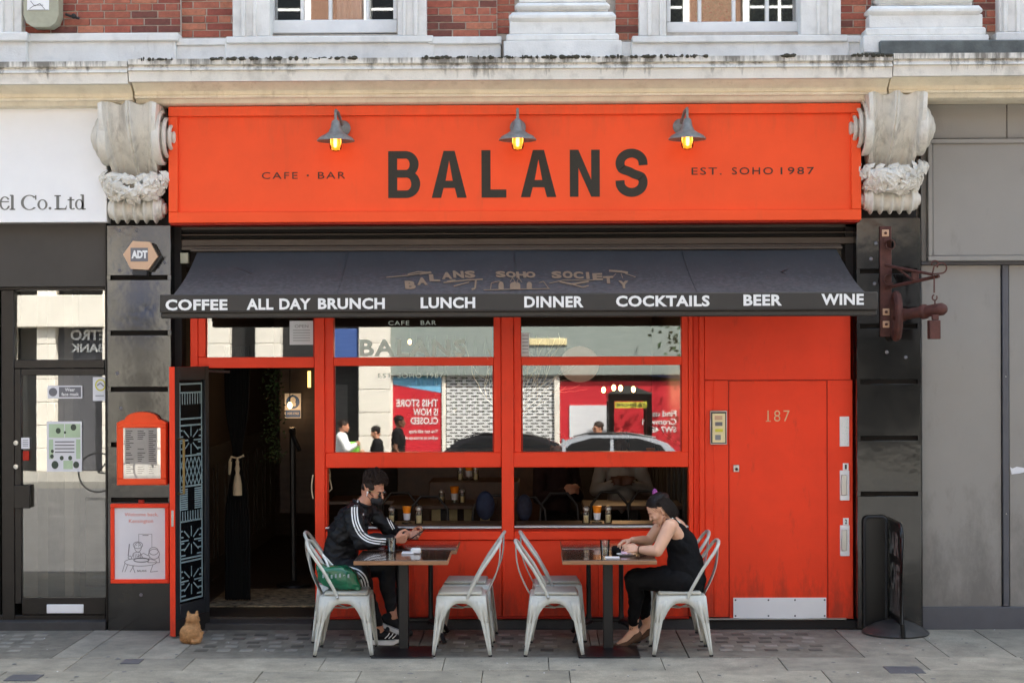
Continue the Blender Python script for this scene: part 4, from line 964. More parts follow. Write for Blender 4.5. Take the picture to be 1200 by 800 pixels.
def vine(name, x, y, z0, z1, n, wid, label, size=.03):
    mb = MB()
    for k in range(n):
        z = U(z0, z1); c = Vector((x + random.gauss(0, wid), y + random.gauss(0, wid * .6), z)); d = Vector((U(-1, 1), U(-1, .3), U(-1, .3))).normalized(); s_ = d.orthogonal().normalized() * size * .4
        mb.add([c, c + d * size * .5 + s_, c + d * size, c + d * size * .5 - s_], [[0, 1, 2, 3]])
    return solo(name, mb, M['leaf'], label, 'plant')
vine('hanging_vine', X(320, 1.6), 1.6, Z(540, 1.6), Z(432, 1.6), 420, .045, 'trailing green vine hanging inside the cafe doorway')
nt_ = thing('mask_notice', 'blue and white face mask notice on the inner wall of the doorway', 'notice', (X(342, 2.5), 2.5, Z(489, 2.5)))
part('sheet', MB().pbox(333, 352, 460, 489, 2.5, 2.51, 0), M['paper'], nt_)
mb = MB(); flat(mb, oval(342.5, 470, 8, 8)[:-1], 2.497); rect(mb, 334, 351.2, 479.5, 488, 2.497); part('blue_print', mb, mat('notice_blue', hexc('2E5A9A'), .5, bump=0), nt_)
mb = MB(); flat(mb, oval(342.5, 468, 3.4, 4)[:-1], 2.495); rect(mb, 339, 346, 471, 475, 2.494); text(mb, 'WEAR A MASK', 335.5, 350, 482, 485, 2.494); part('lettering', mb, M['paper'], nt_)
part('backing_wall', MB().pbox(327, 372, 431, 600, 2.53, 2.6, 0), M['wall_in'], nt_)
def bulb(px, py, y, label, r=.022, light=6):
    t = thing('filament_lamp', label, 'lamp', (X(px, y), y, Z(py, y)), 'glowing filament lamps inside the cafe')
    part('bulb', MB().ball((X(px, y), y, Z(py, y)), (r, r, r * 1.5)), M['filament'], t)
    part('stem', MB().tube([(X(px, y), y, Z(py, y) + r * 1.4), (X(px, y), y, Z(py, y) + .35)], .005, 6), M['iron'], t)
    l = bpy.data.lights.new('lamp_glow', 'POINT'); l.energy = light; l.color = (1, .6, .3); l.shadow_soft_size = .03
    lo = bpy.data.objects.new('lamp_glow', l); COL.objects.link(lo); lo.parent = t; lo.location = (0, -.06, -.06)
bulb(339, 474, 2.3, 'lit filament lamp before the mask notice in the doorway', light=.5)
for i, (px, py) in enumerate(((707, 457), (719, 454.5), (727, 455), (742, 456.5))): bulb(px, py, 4.0, ('first', 'second', 'third', 'fourth')[i] + ' from the left of the lit pendants deep inside the right window', .022, .7)
bulb(480, 400, 3.4, 'lit pendant hidden high behind the left window lettering', .018, 1)
solo('wall_strip_lamp', MB().box(X(360, 2.4), X(363.4, 2.4), 2.4, 2.42, Z(453, 2.4), Z(434, 2.4)), mat('amber_strip', (1, .6, .2), .5, bump=0, emit=(1, .55, .15), es=.8), 'amber strip of light high in the cafe doorway', 'lamp')
solo('paper_lantern', MB().ball((X(679, 2.2), 2.2, Z(427, 2.2)), (.19, .19, .175), 24, 16), M['pale_ball'], 'pale round paper lantern behind the right window', 'lantern')
# music stand-like coat hooks figure in doorway
solo('floor_stand', MB().tube([(X(343, 1.9), 1.9, .08), (X(342, 1.9), 1.9, Z(500, 1.9))], .03, 8).lathe([(.17, .08), (.16, .10), (.03, .13)], (X(343, 1.9), 1.9, 0), 16).tube([(X(340, 1.9), 1.88, Z(503, 1.9)), (X(352, 1.9), 1.8, Z(526, 1.9))], .022, 8), M['iron'], 'black floor stand inside the cafe doorway', 'stand')
# twigs in the windows
tw = MB()
def twig(p, d, l, r, depth):
    pts = [p]; 
    for k in range(5): d = (d + Vector((U(-.35, .35), U(-.15, .15), U(-.25, .3)))).normalized(); pts.append(pts[-1] + d * l / 5)
    tw.tube(pts, [r * (1 - .12 * k) for k in range(6)], 4)
    if depth:
        for q in (2, 4, 5): twig(pts[q], (d + Vector((U(-.9, .9), U(-.3, .3), U(-.5, .6)))).normalized(), l * .7, r * .6, depth - 1)
for k in range(6): twig(Vector((X(592 + k * 1.5, .28), .28, Z(505, .28))), Vector((U(-.95, .7), U(-.05, .1), 1)).normalized(), .44, .007, 2)
solo('dried_branches', tw, M['twig'], 'tangle of pale dried branches behind the glass at the central mullion', 'branches')
# ============================================================ SMALL TABLES, BOTTLES, GLASSES INSIDE THE OPEN WINDOWS
def tumbler(x, y, z, label, h=.11, r=.036, drink=None, level=.5, group=None, cat='glass'):
    t = thing('drinking_glass', label, cat, (x, y, z), group)
    part('wall', MB().lathe([(r * .78, 0), (r * .8, .004), (r, h), (r - .003, h), (r * .78 - .003, .008), (.001, .008)], (x, y, z), 20), M['glass_clear'], t)
    if drink: part('drink', MB().lathe([(r * .7, .009), (r * (.74 + .2 * level), h * level), (.001, h * level)], (x, y, z), 18), drink, t)
    return t
it = [(445, 3.1, 'small dark table deep inside the left window', .76), (520, 2.2, 'inner wooden table behind the left window', .80), (742, 2.3, 'dark inner table before the woman in the white blouse', .78)]
for (px, y, lb, h) in it:
    t = thing('inner_table', lb, 'table', (X(px, y), y, .08), 'tables inside the cafe'); x = X(px, y)
    part('table_top', MB().box(x - .5, x + .5, y - .3, y + .3, h, h + .04, .005), M['inner_wood'], t); part('leg', MB().box(x - .035, x + .035, y - .035, y + .035, .09, h), M['iron'], t); part('base_plate', MB().box(x - .22, x + .22, y - .22, y + .22, .076, .09, .004), M['iron'], t)
ws = [('counter_shelf', 385, 586, 'narrow wooden counter inside the left open window'), ('counter_shelf', 604, 806, 'narrow wooden counter inside the right open window')]
for (n_, a, b, l) in ws: solo(n_, MB().box(X(a), X(b), .21, .50, Z(617) - .03, Z(617) + .0, .004), M['inner_wood'], l, 'counter', 'counters inside the open windows')
zc0 = Z(617)
def pepper(px, y, z, lb, s=1.0, grp='shakers on the inner counters'):
    t = thing('salt_shaker', lb, 'shaker', (X(px, y), y, z), grp); x = X(px, y)
    part('jar', MB().lathe([(.024*s, 0), (.026*s, .004), (.023*s, .07*s), (.02*s, .085*s)], (x, y, z), 14), M['glass_clear'], t); part('cap', MB().lathe([(.021*s, .085*s), (.021*s, .10*s), (.012*s, .11*s)], (x, y, z), 14), M['steel'], t)
    part('contents', MB().lathe([(.018*s, .004), (.018*s, .05*s)], (x, y, z), 12), M['juice'], t)
def candle(px, y, z, lb, s=1.0):
    t = thing('orange_votive', lb, 'glass', (X(px, y), y, z), 'orange glasses on the inner counters'); x = X(px, y)
    part('stand', MB().lathe([(.045*s, 0), (.045*s, .006), (.02*s, .012), (.018*s, .03*s)], (x, y, z), 14), M['glass_clear'], t)
    part('cup', MB().lathe([(.026*s, .03*s), (.032*s, .085*s)], (x, y, z), 14), M['paper'], t); part('drink', MB().lathe([(.030*s, .0855*s), (.040*s, .145*s), (.02*s, .146*s)], (x, y, z), 14), M['orange_drink'], t)
candle(476, .3, zc0, 'orange topped glass on the left window counter'); pepper(458, .33, zc0, 'glass shaker left of the orange glass in the left window', 1.25); pepper(490, .28, zc0, 'glass shaker right of the orange glass in the left window', 1.35)
candle(699, .3, zc0, 'orange topped glass on the right window counter'); pepper(686, .28, zc0, 'glass shaker left of the orange glass in the right window', 1.3); pepper(712, .3, zc0, 'glass shaker right of the orange glass in the right window', 1.3)
candle(532, 2.1, .84, 'orange glass on the inner table behind the left window', 1.1); candle(549, 2.9, 1.0, 'smaller orange glass furthest back behind the left window', 1.1); candle(762, 3.2, 1.12, 'orange glass beside the woman in the white blouse', 1.2)
for i, (px, y, z) in enumerate(((517, 2.1, .84), (541, 2.15, .84), (539, 2.9, 1.0), (557, 2.9, 1.0))): pepper(px, y, z, ('shaker left of the orange glass on the inner table', 'shaker right of the orange glass on the inner table', 'shaker left of the furthest orange glass', 'shaker right of the furthest orange glass')[i], 1.2)
x = X(550, 2.9); solo('back_counter', MB().box(x - .4, x + .5, 2.7, 3.2,   .09, 1.0, .01), M['inner_wood'], 'wooden back counter behind the inner table on the left', 'counter')
pb = MB()
for k in range(4): pb.box(X(505 + k * 19, 2.55), X(516 + k * 19, 2.55), 2.55, 2.6, .62, .82)
solo('pale_crate_slats', pb, M['juice'], 'row of pale upright panels under the inner table', 'panel', stuff=False)
for i, (px, y) in enumerate(((500, 1.2), (575, 1.3), (465, 1.6), (616, 1.1), (655, 1.5), (715, 1.6), (760, 1.7))):
    x = X(px, y); t = thing('inner_chair', 'dark bentwood chair in the cafe, ' + ('second behind the left window from the left', 'nearest the mullion behind the left window', 'furthest left behind the left window', 'nearest the mullion behind the right window', 'beside the seated dark figure', 'before the woman in the white blouse', 'rightmost behind the right window')[i], 'chair', (x, y, .08), 'dark chairs inside the cafe')
    part('seat', MB().box(x - .2, x + .2, y - .2, y + .2, .5, .53, .01), M['iron'], t)
    part('back_hoop', MB().tube([(x - .19, y + .18, .53), (x - .17, y + .24, .85), (x - .08, y + .27, .96), (x + .08, y + .27, .96), (x + .17, y + .24, .85), (x + .19, y + .18, .53)], .014, 8), M['iron'], t)
    for (a, b) in ((-1, -1), (1, -1), (-1, 1), (1, 1)): part('leg', MB().tube([(x + a * .16, y + b * .16, .5), (x + a * .2, y + b * .2, .08)], .014, 6), M['iron'], t)
solo('blue_jacket', MB().ball((X(568, .9), .9, .93), (.085, .06, .13), 14, 10), mat('navy_cloth', (.02, .035, .09), .8, var=.6, vs=12, bump=.5, bs=20), 'navy jacket hung on a chair behind the left window', 'jacket')
solo('striped_bag', MB().ball((X(614, .8), .8, .92), (.07, .06, .12), 14, 10), mat('navy_bag', (.02, .03, .07), .7, var=.6, vs=20, bump=.4), 'navy bag on a chair at the left of the right window', 'bag')
# ============================================================ LEFT SHOP
ls = thing('left_shopfront', 'dark framed shopfront under a white sign at the left edge', 'shopfront', (X(40), 0, 0))
P('fascia_panel', -120, 123.5, 258.5, 334, -.06, .12, 'dark_fascia', par=ls); P('fascia_edge', 121.3, 123.8, 258.5, 736, -.065, .3, 'dark_frame', par=ls)
P('head_rail', -120, 121, 334.3, 337.5, -.02, .12, 'dark_frame', par=ls); P('door_frame', -1, 14, 337.8, 736, -.01, .12, 'dark_frame', par=ls); P('door_frame', -120, -3, 337.8, 736, .02, .12, 'dark_frame', par=ls)
P('transom_bar', 14.3, 121, 419.5, 429.5, -.01, .1, 'dark_frame', par=ls)
ld = part('shop_door', MB().pbox(14.3, 22, 430, 706, -.005, .06).pbox(22.3, 121, 430, 438, -.008, .06).pbox(22.3, 121, 699, 719, -.008, .06), M['dark_frame'], ls)
pane('pane', 22, 121.2, 438, 699.3, .02, ld, 'glass_left', 0.004); pane('pane', 14.2, 121.2, 337, 420, .03, ls, 'glass_left', .0218)
P('door_sill', -60, 121, 719.3, 727, .0, .3, 'dark_frame', par=ls); 
P('letter_flap', 51.5, 95, 707, 717.5, -.016, .0, 'white_sign', par=ld)
P('door_lock', 13.5, 32, 567, 594, -.045, -.008, 'dark_frame', par=ld)
for py in (517, 545): part('lock_cylinder', MB().lathe([(.022, 0), (.02, .012), (.006, .014)], (X(16.5), -.006, Z(py)), 14, Matrix.Rotation(math.radians(90), 3, 'X')), M['steel'], ld)
P('inner_step', -60, 121, 727.3, 738, -.11, .3, 'step', par=ls)
wsn = thing('white_sign', 'white shop sign with grey serif lettering at the left edge', 'sign', (X(60, -.2), -.2, Z(258, -.2)))
part('board', MB().pbox(-160, 124, 122.5, 258, -.20, .05, .002), M['white_sign'], wsn)
mb = MB(); yy_ = -.2025
def serif(px, w, py): rect(mb, px - w, px + w, py - .9, py + .5, yy_)
ring(mb, 5 - 1.0, 235.5, 6.6, 8, 2.6, 1.2, yy_, 35, 335); rect(mb, -1, 8.8, 233, 234.4, yy_)                                # e (cut by the frame in part)
rect(mb, 11.2, 14.4, 226, 243, yy_); serif(12.8, 3.3, 242.9); serif(11.6, 1.8, 226.5)                                         # l
ring(mb, 33, 234.8, 10.2, 9, 3.4, 1.1, yy_, 42, 318); rect(mb, 39.6, 41.2, 226.3, 231.5, yy_)                                 # C
ring(mb, 48.3, 237.3, 6, 6.2, 2.6, 1.1, yy_)                                                                                 # o
flat(mb, oval(57.2, 241.7, 1.7, 1.7, 10)[:-1], yy_)                                                                           # .
rect(mb, 64.6, 68, 226.8, 243, yy_); serif(66.3, 3.8, 242.9); serif(66.3, 3.8, 227.2); rect(mb, 68, 76, 241.6, 243.4, yy_); flat(mb, [(75, 241.7), (77.3, 237.5), (76.4, 243.4), (74, 243.4)], yy_)   # L
rect(mb, 80.2, 83, 228.5, 241.5, yy_); rect(mb, 78, 86, 231.2, 232.6, yy_); ring(mb, 83.8, 240.6, 3.6, 2.8, 2.6, 1.3, yy_, 180, 330)            # t
ring(mb, 91.8, 237.3, 5.2, 6.2, 2.5, 1.1, yy_); rect(mb, 94.6, 97.4, 226, 243, yy_); serif(97.2, 2.2, 242.9); serif(95, 1.8, 226.5)             # d
part('lettering', mb, M['grey_text'], wsn)
# things stuck on the left shop's glass
p_ = thing('mask_sticker', 'grey face mask sticker high on the left shop door', 'sticker', (X(74), .01, Z(465)))
part('sheet', MB().pbox(53.5, 94.5, 450, 465, .010, .013, 0), M['paper'], p_); mb = MB(); rect(mb, 67, 93, 451.5, 463.5, .008); flat(mb, oval(60, 457.5, 5, 5)[:-1], .008); part('print', mb, M['logo_grey'], p_)
mb = MB(); text(mb, 'Wear', 74, 86, 452.7, 456.7, .006, .02); text(mb, 'face mask', 70, 90.5, 458, 462, .006, .02); part('lettering', mb, M['white_print'], p_)
p_ = thing('yellow_sticker', 'white sticker with a yellow ring at the door glass edge', 'sticker', (X(115), .01, Z(468)))
part('sheet', MB().pbox(107, 122.5, 440, 468, .010, .013, 0), M['paper'], p_); mb = MB(); ring(mb, 116, 449.5, 6.4, 7, 1.6, 1.6, .008); part('yellow_ring', mb, M['yellow'], p_); mb = MB(); line(mb, [(112, 450), (116, 447), (120, 451)], 1.4, .007); line(mb, [(110, 462), (120, 462)], 1, .007); part('print', mb, M['ink_grey'], p_)
p_ = thing('door_poster', 'green and white poster of drawn people taped to the left shop door', 'poster', (X(73), .01, Z(551)))
part('sheet', MB().pbox(52.5, 94, 492, 551, .010, .013, 0), M['paper'], p_)
mb = MB(); rect(mb, 55, 73, 495, 511, .008); rect(mb, 74, 92, 495, 511, .008); rect(mb, 55, 60, 513, 536, .008); rect(mb, 87, 92, 513, 536, .008); rect(mb, 72, 83, 538, 548, .008); part('pale_print', mb, mat('sage_print', hexc('B4C9A6'), .5, bump=0), p_)
dk_ = mat('dark_print', hexc('3D4A3C'), .5, bump=0)
for (a, b, r) in ((66, 503, 3), (84, 499, 3.4), (74, 505, 1.4), (59, 527, 1.8), (58.5, 533, 2.2), (62, 543, 4.2), (87, 543, 3.6), (70, 535, 2.4), (80, 535, 2.4)):
    mb = MB(); flat(mb, oval(a, b, r, r * 1.15, 10)[:-1], .0065); part('printed_head', mb, dk_, p_)
mb = MB(); text(mb, 'PLEASE', 62, 76, 514, 518, .006, .02); text(mb, 'QUEUE', 77, 85, 514, 518, .006, .02) if False else None
mb.v, mb.f, mb.mi = [], [], []
for k in range(4): line(mb, [(62, 516 + k * 4), (85, 516 + k * 4)], 1.3, .006)
part('print_lines', mb, M['logo_grey'], p_)
p_ = thing('small_notice', 'tiny white notice above a red call point on the left door frame', 'notice', (X(27), .0, Z(524))); part('sheet', MB().pbox(22.3, 32, 511, 524, -.002, .002, 0), M['paper'], p_); part('call_point', MB().pbox(24, 31.5, 526.5, 538, -.012, .0), M['red_dark'], p_)
part('print', (lambda m_: ([line(m_, [(24, 514 + k * 2.2), (30.5, 514 + k * 2.2)], .7, -.004) for k in range(4)], m_)[1])(MB()), M['ink_grey'], p_)
li = thing('left_shop_interior', 'pale walled hallway behind the left shop door', 'room', (X(40), 2, 0))
part('floor', MB().box(-7.5, IX0 - .13, .13, 4.5, -.04, .03), mat('brown_hall_floor', hexc('5A4A3D'), .5, bump=.05), li); part('ceiling', MB().box(-7.5, IX0 - .13, .13, 4.5, 2.95, 3.1), M['beam'], li)
part('back_wall', MB().box(-7.5, IX0 - .13, 3.2, 3.3, -.04, 2.95), M['grey_panel'], li); part('side_wall', MB().box(-5.2, -5.1, .13, 3.2, .0, 2.95), M['beam'], li); part('side_wall', MB().box(IX0 - .2, IX0 - .13, .13, 3.2, .0, 2.95), M['dark_fascia'], li)
part('column', MB().box(X(73, 1.2), X(84, 1.2), 1.2, 1.4, .03, 2.95, .005), M['beam'], li); part('column', MB().box(X(22, .8), X(42, .8), .8, 1.1, .03, 2.95, .005), M['beam'], li)
part('counter', MB().box(X(97, 2.2), X(128, 2.2), 2.2, 2.8, .03, .9, .01), M['dark_frame'], li)
# ============================================================ RIGHT SHOP (boarded)
rs = thing('boarded_shopfront', 'grey painted boarded shopfront at the right edge', 'shopfront', (X(1140), 0, 0))
P('top_gap', 1078.5, 1300, 108, 124.5, .06, .2, 'void', par=rs, c=0)
P('frieze_board', 1078.5, 1178.5, 125, 165, .0, .1, 'grey_panel', par=rs); P('frieze_board', 1179.3, 1300, 125, 165, .0, .1, 'grey_panel', par=rs)
P('side_post', 1078.5, 1086, 165.3, 308, .01, .1, 'grey_panel', par=rs)
sb_ = P('sign_panel', 1092.5, 1300, 171, 301.5, -.045, .1, 'grey_panel', par=rs, c=.002)
for bx in ((1087, 1300, 165.4, 170.7), (1087, 1300, 301.8, 307.8), (1087, 1092.2, 171, 301.5)): P('panel_frame', *bx, -.07, .1, 'grey_panel', par=sb_)
P('dark_rail', 1078.5, 1300, 308.2, 312.5, -.0, .1, 'grey_trim', par=rs)  # dark grey rail between the framed panel and the lower boards
P('lower_board', 1078.5, 1171, 312.8, 711.5, .02, .1, 'grey_panel', par=rs); P('lower_board', 1180.3, 1300, 312.8, 711.5, .02, .1, 'grey_panel', par=rs)
P('joint_post', 1173, 1180, 312.8, 711, .0, .1, 'grey_trim', par=rs); P('joint_gap', 1171, 1173, 312.8, 711, .05, .1, 'void', par=rs, c=0)
P('plinth', 1078.5, 1300, 711.8, 738, -.02, .1, mat('dark_plinth', hexc('4B4A4A'), .7, var=.25, vs=5, bump=.15, grain=.15) and 'grey_trim', par=rs)
mb = MB(); flat(mb, [(1181, 548.5), (1184, 550), (1189, 548), (1200, 550), (1200, 554), (1192, 556), (1183, 557)], .0165); part('paint_scrape', mb, M['paper'], rs)
for py in (313 + 130, 313 + 290): part('post_screw', MB().lathe([(.006, 0), (.004, .003)], (X(1176.5), -.001, Z(py)), 8, Matrix.Rotation(math.radians(90), 3, 'X')), M['steel'], rs)
solo('party_wall', MB().box(IX1 + .12, 3.1, .21, .5, -.03, 3.9).box(3.1, 26, .13, .4, -.03, 3.9).box(-26, -7.5, .13, .4, -.03, 3.9), M['mortar'], 'plain walling behind the boarded shopfront and door', 'wall') 
solo('light_stop_slab', MB().box(-26, 26, .21, 9, 3.45, 3.6), M['mortar'], 'unseen slab added above the shops to stop light from behind', 'slab')  # unseen slab, added so no light from behind reaches the shops
# ============================================================ THINGS ON THE LEFT PILASTER
ad = thing('burglar_alarm', 'hexagonal peach burglar alarm box on the left granite pilaster', 'alarm box', (X(164, -.2), -.17, Z(321, -.2)))
def hexa(cx_, cy_, r, y0, y1, m, name, rot=0):
    pts = []
    for k in range(6): a = math.radians(60 * k + rot); pts.append((X(cx_ + r * math.cos(a), y0), Z(cy_ + r * .93 * math.sin(a), y0)))
    return part(name, MB().prism(pts, y0, y1), m, ad)
hexa(167.5, 299.5, 20.5, -.18, -.12, M['dark_frame'], 'base', 4); hexa(163.5, 297.5, 20.3, -.22, -.16, M['tan'], 'cover', 4)
for k in range(7):
    a = (176.5 + k * 1.4, 314 - k * 2.2); mb = MB(); flat(mb, [(a[0] - 2, a[1] - 1), (a[0] + 5, a[1] - 4), (a[0] + 5.4, a[1] - 3), (a[0] - 1.6, a[1])], -.19); part('vent_slot', mb, M['ink'], ad)
P('lamp_base', 154, 171, 314, 321, -.21, -.12, 'ink', par=ad); P('logo_plate', 152, 172.5, 288.5, 304.5, -.223, -.2205, 'logo_grey', par=ad, c=0)
mb = MB(); text(mb, 'ADT', 153, 172, 291.5, 301, -.2245, .06); part('lettering', mb, M['white_print'], ad)
mc = thing('menu_case', 'arched orange menu case on the granite beside the open door', 'menu case', (X(165, -.2), -.2, Z(567, -.2)))
my = -.185
pts = [(135, 567), (193.5, 567), (193.5, 494), (189, 491.5), (184, 490)] + [(164.3 + 19.5 * math.cos(a), 490 - 8.8 * math.sin(a)) for a in [math.pi * k / 14 for k in range(1, 14)]] + [(144.5, 490), (139.5, 491.5), (135, 494)]
part('case', MB().prism([(X(p[0], my), Z(p[1], my)) for p in pts], my, -.12), M['orange'], mc)
for bx in ((135.5, 142.5, 500, 559.5), (186.7, 193, 500, 559.5), (135.5, 193, 559.8, 566.5), (135.5, 193, 495, 499.7)): P('frame_rail', *bx, my - .012, my + .004, 'orange', par=mc)
P('menu_sheet', 143, 186.4, 500, 559.3, my - .003, my + .002, 'paper', par=mc, c=0)
mb = MB()
for cx_ in (146, 159.5, 172.5):
    for k in range(22):
        if rnd() < .85: line(mb, [(cx_, 503.5 + k * 2.35), (cx_ + U(4, 9.5), 503.5 + k * 2.35)], .9, my - .005)
part('menu_text', mb, M['logo_grey'], mc, stuff=True)
pane('pane', 142.6, 186.6, 499.8, 559.5, my - .008, mc, 'glass', 0)
wp = thing('welcome_poster', 'red framed welcome back poster with a cafe table drawing', 'poster', (X(161, -.16), -.16, Z(682, -.16)))
py_ = -.15
for bx in ((127, 196, 589, 593.8), (127, 196, 677.7, 682.5), (127, 131.6, 594, 677.5), (191.4, 196, 594, 677.5)): P('frame_rail', *bx, py_ - .012, -.12, 'red', par=wp)
P('sheet', 131.6, 191.4, 593.8, 677.7, py_ + .004, -.121, 'paper', par=wp, c=0); P('hook', 160, 167, 584.5, 589, -.14, -.12, 'red_dark', par=wp)
mb = MB(); text(mb, 'Welcome back,', 144, 183.5, 599.5, 604, py_ + .002); text(mb, 'Kensington', 149, 177.5, 607, 612.5, py_ + .002); part('lettering', mb, M['ink_red'], wp)
mb = MB(); w_ = .75; Yq = py_ + .002
line(mb, oval(159.5, 637.5, 5.6, 4.0, 14), w_, Yq); line(mb, oval(159.5, 640, 4, 5.5, 14), w_, Yq); line(mb, [(153, 651), (154, 647), (158, 645.5), (162, 646), (165, 652)], w_, Yq)
for k in range(5): line(mb, [(154 + k * 2, 647.5), (154.6 + k * 2, 652)], .6, Yq)
line(mb, oval(178, 644.5, 5.5, 4.5, 14), w_, Yq); line(mb, oval(178.5, 648, 6.5, 6, 14), w_, Yq); line(mb, [(173, 652), (171, 658), (185, 658), (184, 650)], w_, Yq)
line(mb, oval(162.5, 657.5, 19, 4.5, 26), w_, Yq); line(mb, oval(163.5, 655, 9, 2.4, 20), 1.3, Yq)
line(mb, [(147.5, 660), (144, 669)], w_, Yq); line(mb, [(144, 659), (141, 669)], w_, Yq); line(mb, [(153, 662), (156, 670)], w_, Yq); line(mb, [(150, 669), (155, 661)], w_, Yq); line(mb, [(177, 661), (174, 669), (183, 668)], w_, Yq)
line(mb, [(149.5, 636), (148, 650)], 1.2, Yq); line(mb, oval(150, 652, 2.2, 2, 8), w_, Yq); line(mb, [(160.5, 640), (160.5, 624.5), (176, 624.5), (176, 640)], .5, Yq); line(mb, [(165, 626), (172, 626)], .9, Yq)
line(mb, [(159, 651), (166, 647), (172, 650)], w_, Yq); text(mb, 'BALANS', 158.5, 169.5, 666.3, 668.8, Yq, .03); flat(mb, oval(158, 637.5, .6, .6, 6)[:-1], Yq); flat(mb, oval(161.5, 637.5, .6, .6, 6)[:-1], Yq)
part('line_drawing', mb, M['ink_grey'], wp)
solo('junction_box', MB().pbox(210.5, 220, 294.5, 307, -.03, .02), M['cream_plastic'], 'small cream junction box beside the awning end', 'box')
# ============================================================ RUSTY BRACKET
rb = thing('rusty_bracket', 'rusty iron wall bracket with scrolls and hook on right pilaster', 'bracket', (X(1037, -.13), -.12, Z(394, -.13)))
R_ = lambda px, py, y: (X(px, y), y, Z(py, y))
P('back_plate', 1030.5, 1044, 267, 396, -.145, -.121, 'rust', par=rb)
for (a, b) in ((1037, 275), (1037.5, 367), (1037.5, 381.5)):
    P('washer_plate', a - 4, a + 4, b - 4, b + 4, -.152, -.145, 'tan', par=rb); part('bolt', MB().lathe([(.013, 0), (.013, .010), (.008, .014)], R_(a, b, -.152), 6, Matrix.Rotation(math.radians(90), 3, 'X')), M['rust'], rb)
def strap(pts, w=.03, name='scroll', th=.004):
    mb = MB(); vs = []
    for (px, py, y) in pts: vs += [R_(px, py, y - w), R_(px, py, y)]
    mb.add(vs, [[2*i, 2*i+1, 2*i+3, 2*i+2] for i in range(len(pts) - 1)])
    ob = part(name, mb, M['rust'], rb); md = ob.modifiers.new('thickness', 'SOLIDIFY'); md.thickness = th * 2; return ob
def curl(cx_, cy_, r, a0, a1, y, n=14): return [(cx_ + r * (1 - .25 * k / n) * math.cos(math.radians(a0 + (a1 - a0) * k / n)), cy_ - r * (1 - .25 * k / n) * math.sin(math.radians(a0 + (a1 - a0) * k / n)), y) for k in range(n + 1)]
strap([(1037, 262 + 20, -.145)] + curl(1042.5, 288.5, 7, 150, -190, -.15), .07); strap([(1044, 318, -.145)] + curl(1041, 330, 6.5, 60, 330, -.15), .07)
part('top_arm', MB().tube([R_(1037, 312.5, -.15), R_(1091, 323.5, -.60)], .013, 6), M['rust'], rb); part('lower_arm', MB().tube([R_(1037, 339, -.15), R_(1099, 325.5, -.60)], .015, 6), M['rust'], rb)
part('cross_tie', MB().tube([R_(1051, 316.5, -.25), R_(1071, 331.5, -.40)], .009, 6), M['rust'], rb); P('tie_block', 1068, 1076, 321, 330, -.42, -.38, 'rust', par=rb)
strap([(1090, 324, -.6)] + curl(1102, 315.5, 7.6, 270, 540, -.6), .05, th=.006); strap([(1092, 325, -.6), (1094, 315, -.6)] + curl(1094, 311.5, 5.5, 0, 200, -.6), .05, th=.006)
part('hook_rod', MB().tube([R_(1093.5, 324, -.6), R_(1093.5, 345, -.6)], .006, 6).tube([R_(1094 + 2.8 * math.cos(a), 350.5 - 3.2 * math.sin(a), -.6) for a in [math.radians(100 + 300 * k / 12) for k in range(13)]], .006, 6).tube([R_(1094.3, 353, -.6), R_(1094.3, 361, -.6)], .006, 6), M['rust'], rb)
mb = MB()                                                            # oval loop and turned bar
mb.tube([(X(1049, -.24) + .0, -.245 + .10 * math.sin(a), Z(372, -.24) + .175 * math.cos(a)) for a in [2 * math.pi * k / 28 for k in range(28)]], .034, 8, closed=True)
part('oval_loop', mb, M['rust'], rb)
d0, d1 = Vector(R_(1046, 372, -.22)), Vector(R_(1106, 363.5, -.62)); ax = (d1 - d0).normalized(); Q = Vector((0, 0, 1)).rotation_difference(ax).to_matrix(); Ln = (d1 - d0).length
part('turned_bar', MB().lathe([(.03, 0), (.05, .03), (.058, .08), (.05, .12), (.042, .14), (.045, Ln * .55), (.06, Ln * .57), (.06, Ln * .63), (.046, Ln * .66), (.05, Ln * .8), (.05, Ln * .95), (.035, Ln * 1.0), (.012, Ln * 1.03)], d0, 18, Q), M['rust'], rb)
P('hanging_block', 1088, 1101, 377, 399, -.64, -.56, 'rust', par=rb); P('block_neck', 1091.5, 1099, 370, 376.8, -.62, -.58, 'rust', par=rb)
# ============================================================ DOMED SIGN AND DARK BOARD
py0 = -(CD - CH * FPX / (742 - HY)); bx_ = X(1047, py0)
ps = thing('pavement_sign', 'black round topped pavement sign edge on with a domed base', 'sign', (bx_, py0, 0))
part('base', MB().lathe([(.265, .0), (.27, .012), (.25, .03), (.17, .075), (.08, .105), (.02, .11)], (bx_, py0, 0), 40), mat('worn_black_plastic', hexc('3A3938'), .45, var=.3, vs=10, bump=.1), ps)
ca, sa = math.cos(math.radians(90)), math.sin(math.radians(90)); zb0, zt0, hw_ = .09, Z(612, py0), .27
def sgn(u, z, o=0.0): return (bx_ - .005 - ca * u - sa * o, py0 + sa * u - ca * o, z)      # u along the board, away from the viewer is +
out = []
for k in range(9): a = math.pi / 2 * k / 8; out.append((hw_ - .10 + .10 * math.cos(a) , zt0 - .10 + .10 * math.sin(a)))
shape = [(-hw_, zb0 + .02), (hw_, zb0 + .02)] + out + [(-u, z) for (u, z) in out[::-1]]
part('frame', MB().tube([sgn(u, z) for (u, z) in shape], .016, 8, closed=True), M['black'], ps)
mb = MB(); n_ = len(shape); mb.add([sgn(u, z, o) for o in (-.006, .006) for (u, z) in shape], [list(range(n_)), list(range(2*n_-1, n_-1, -1))] + [[i, (i+1) % n_, (i+1) % n_ + n_, i + n_] for i in range(n_)]); part('board', mb, M['black'], ps)
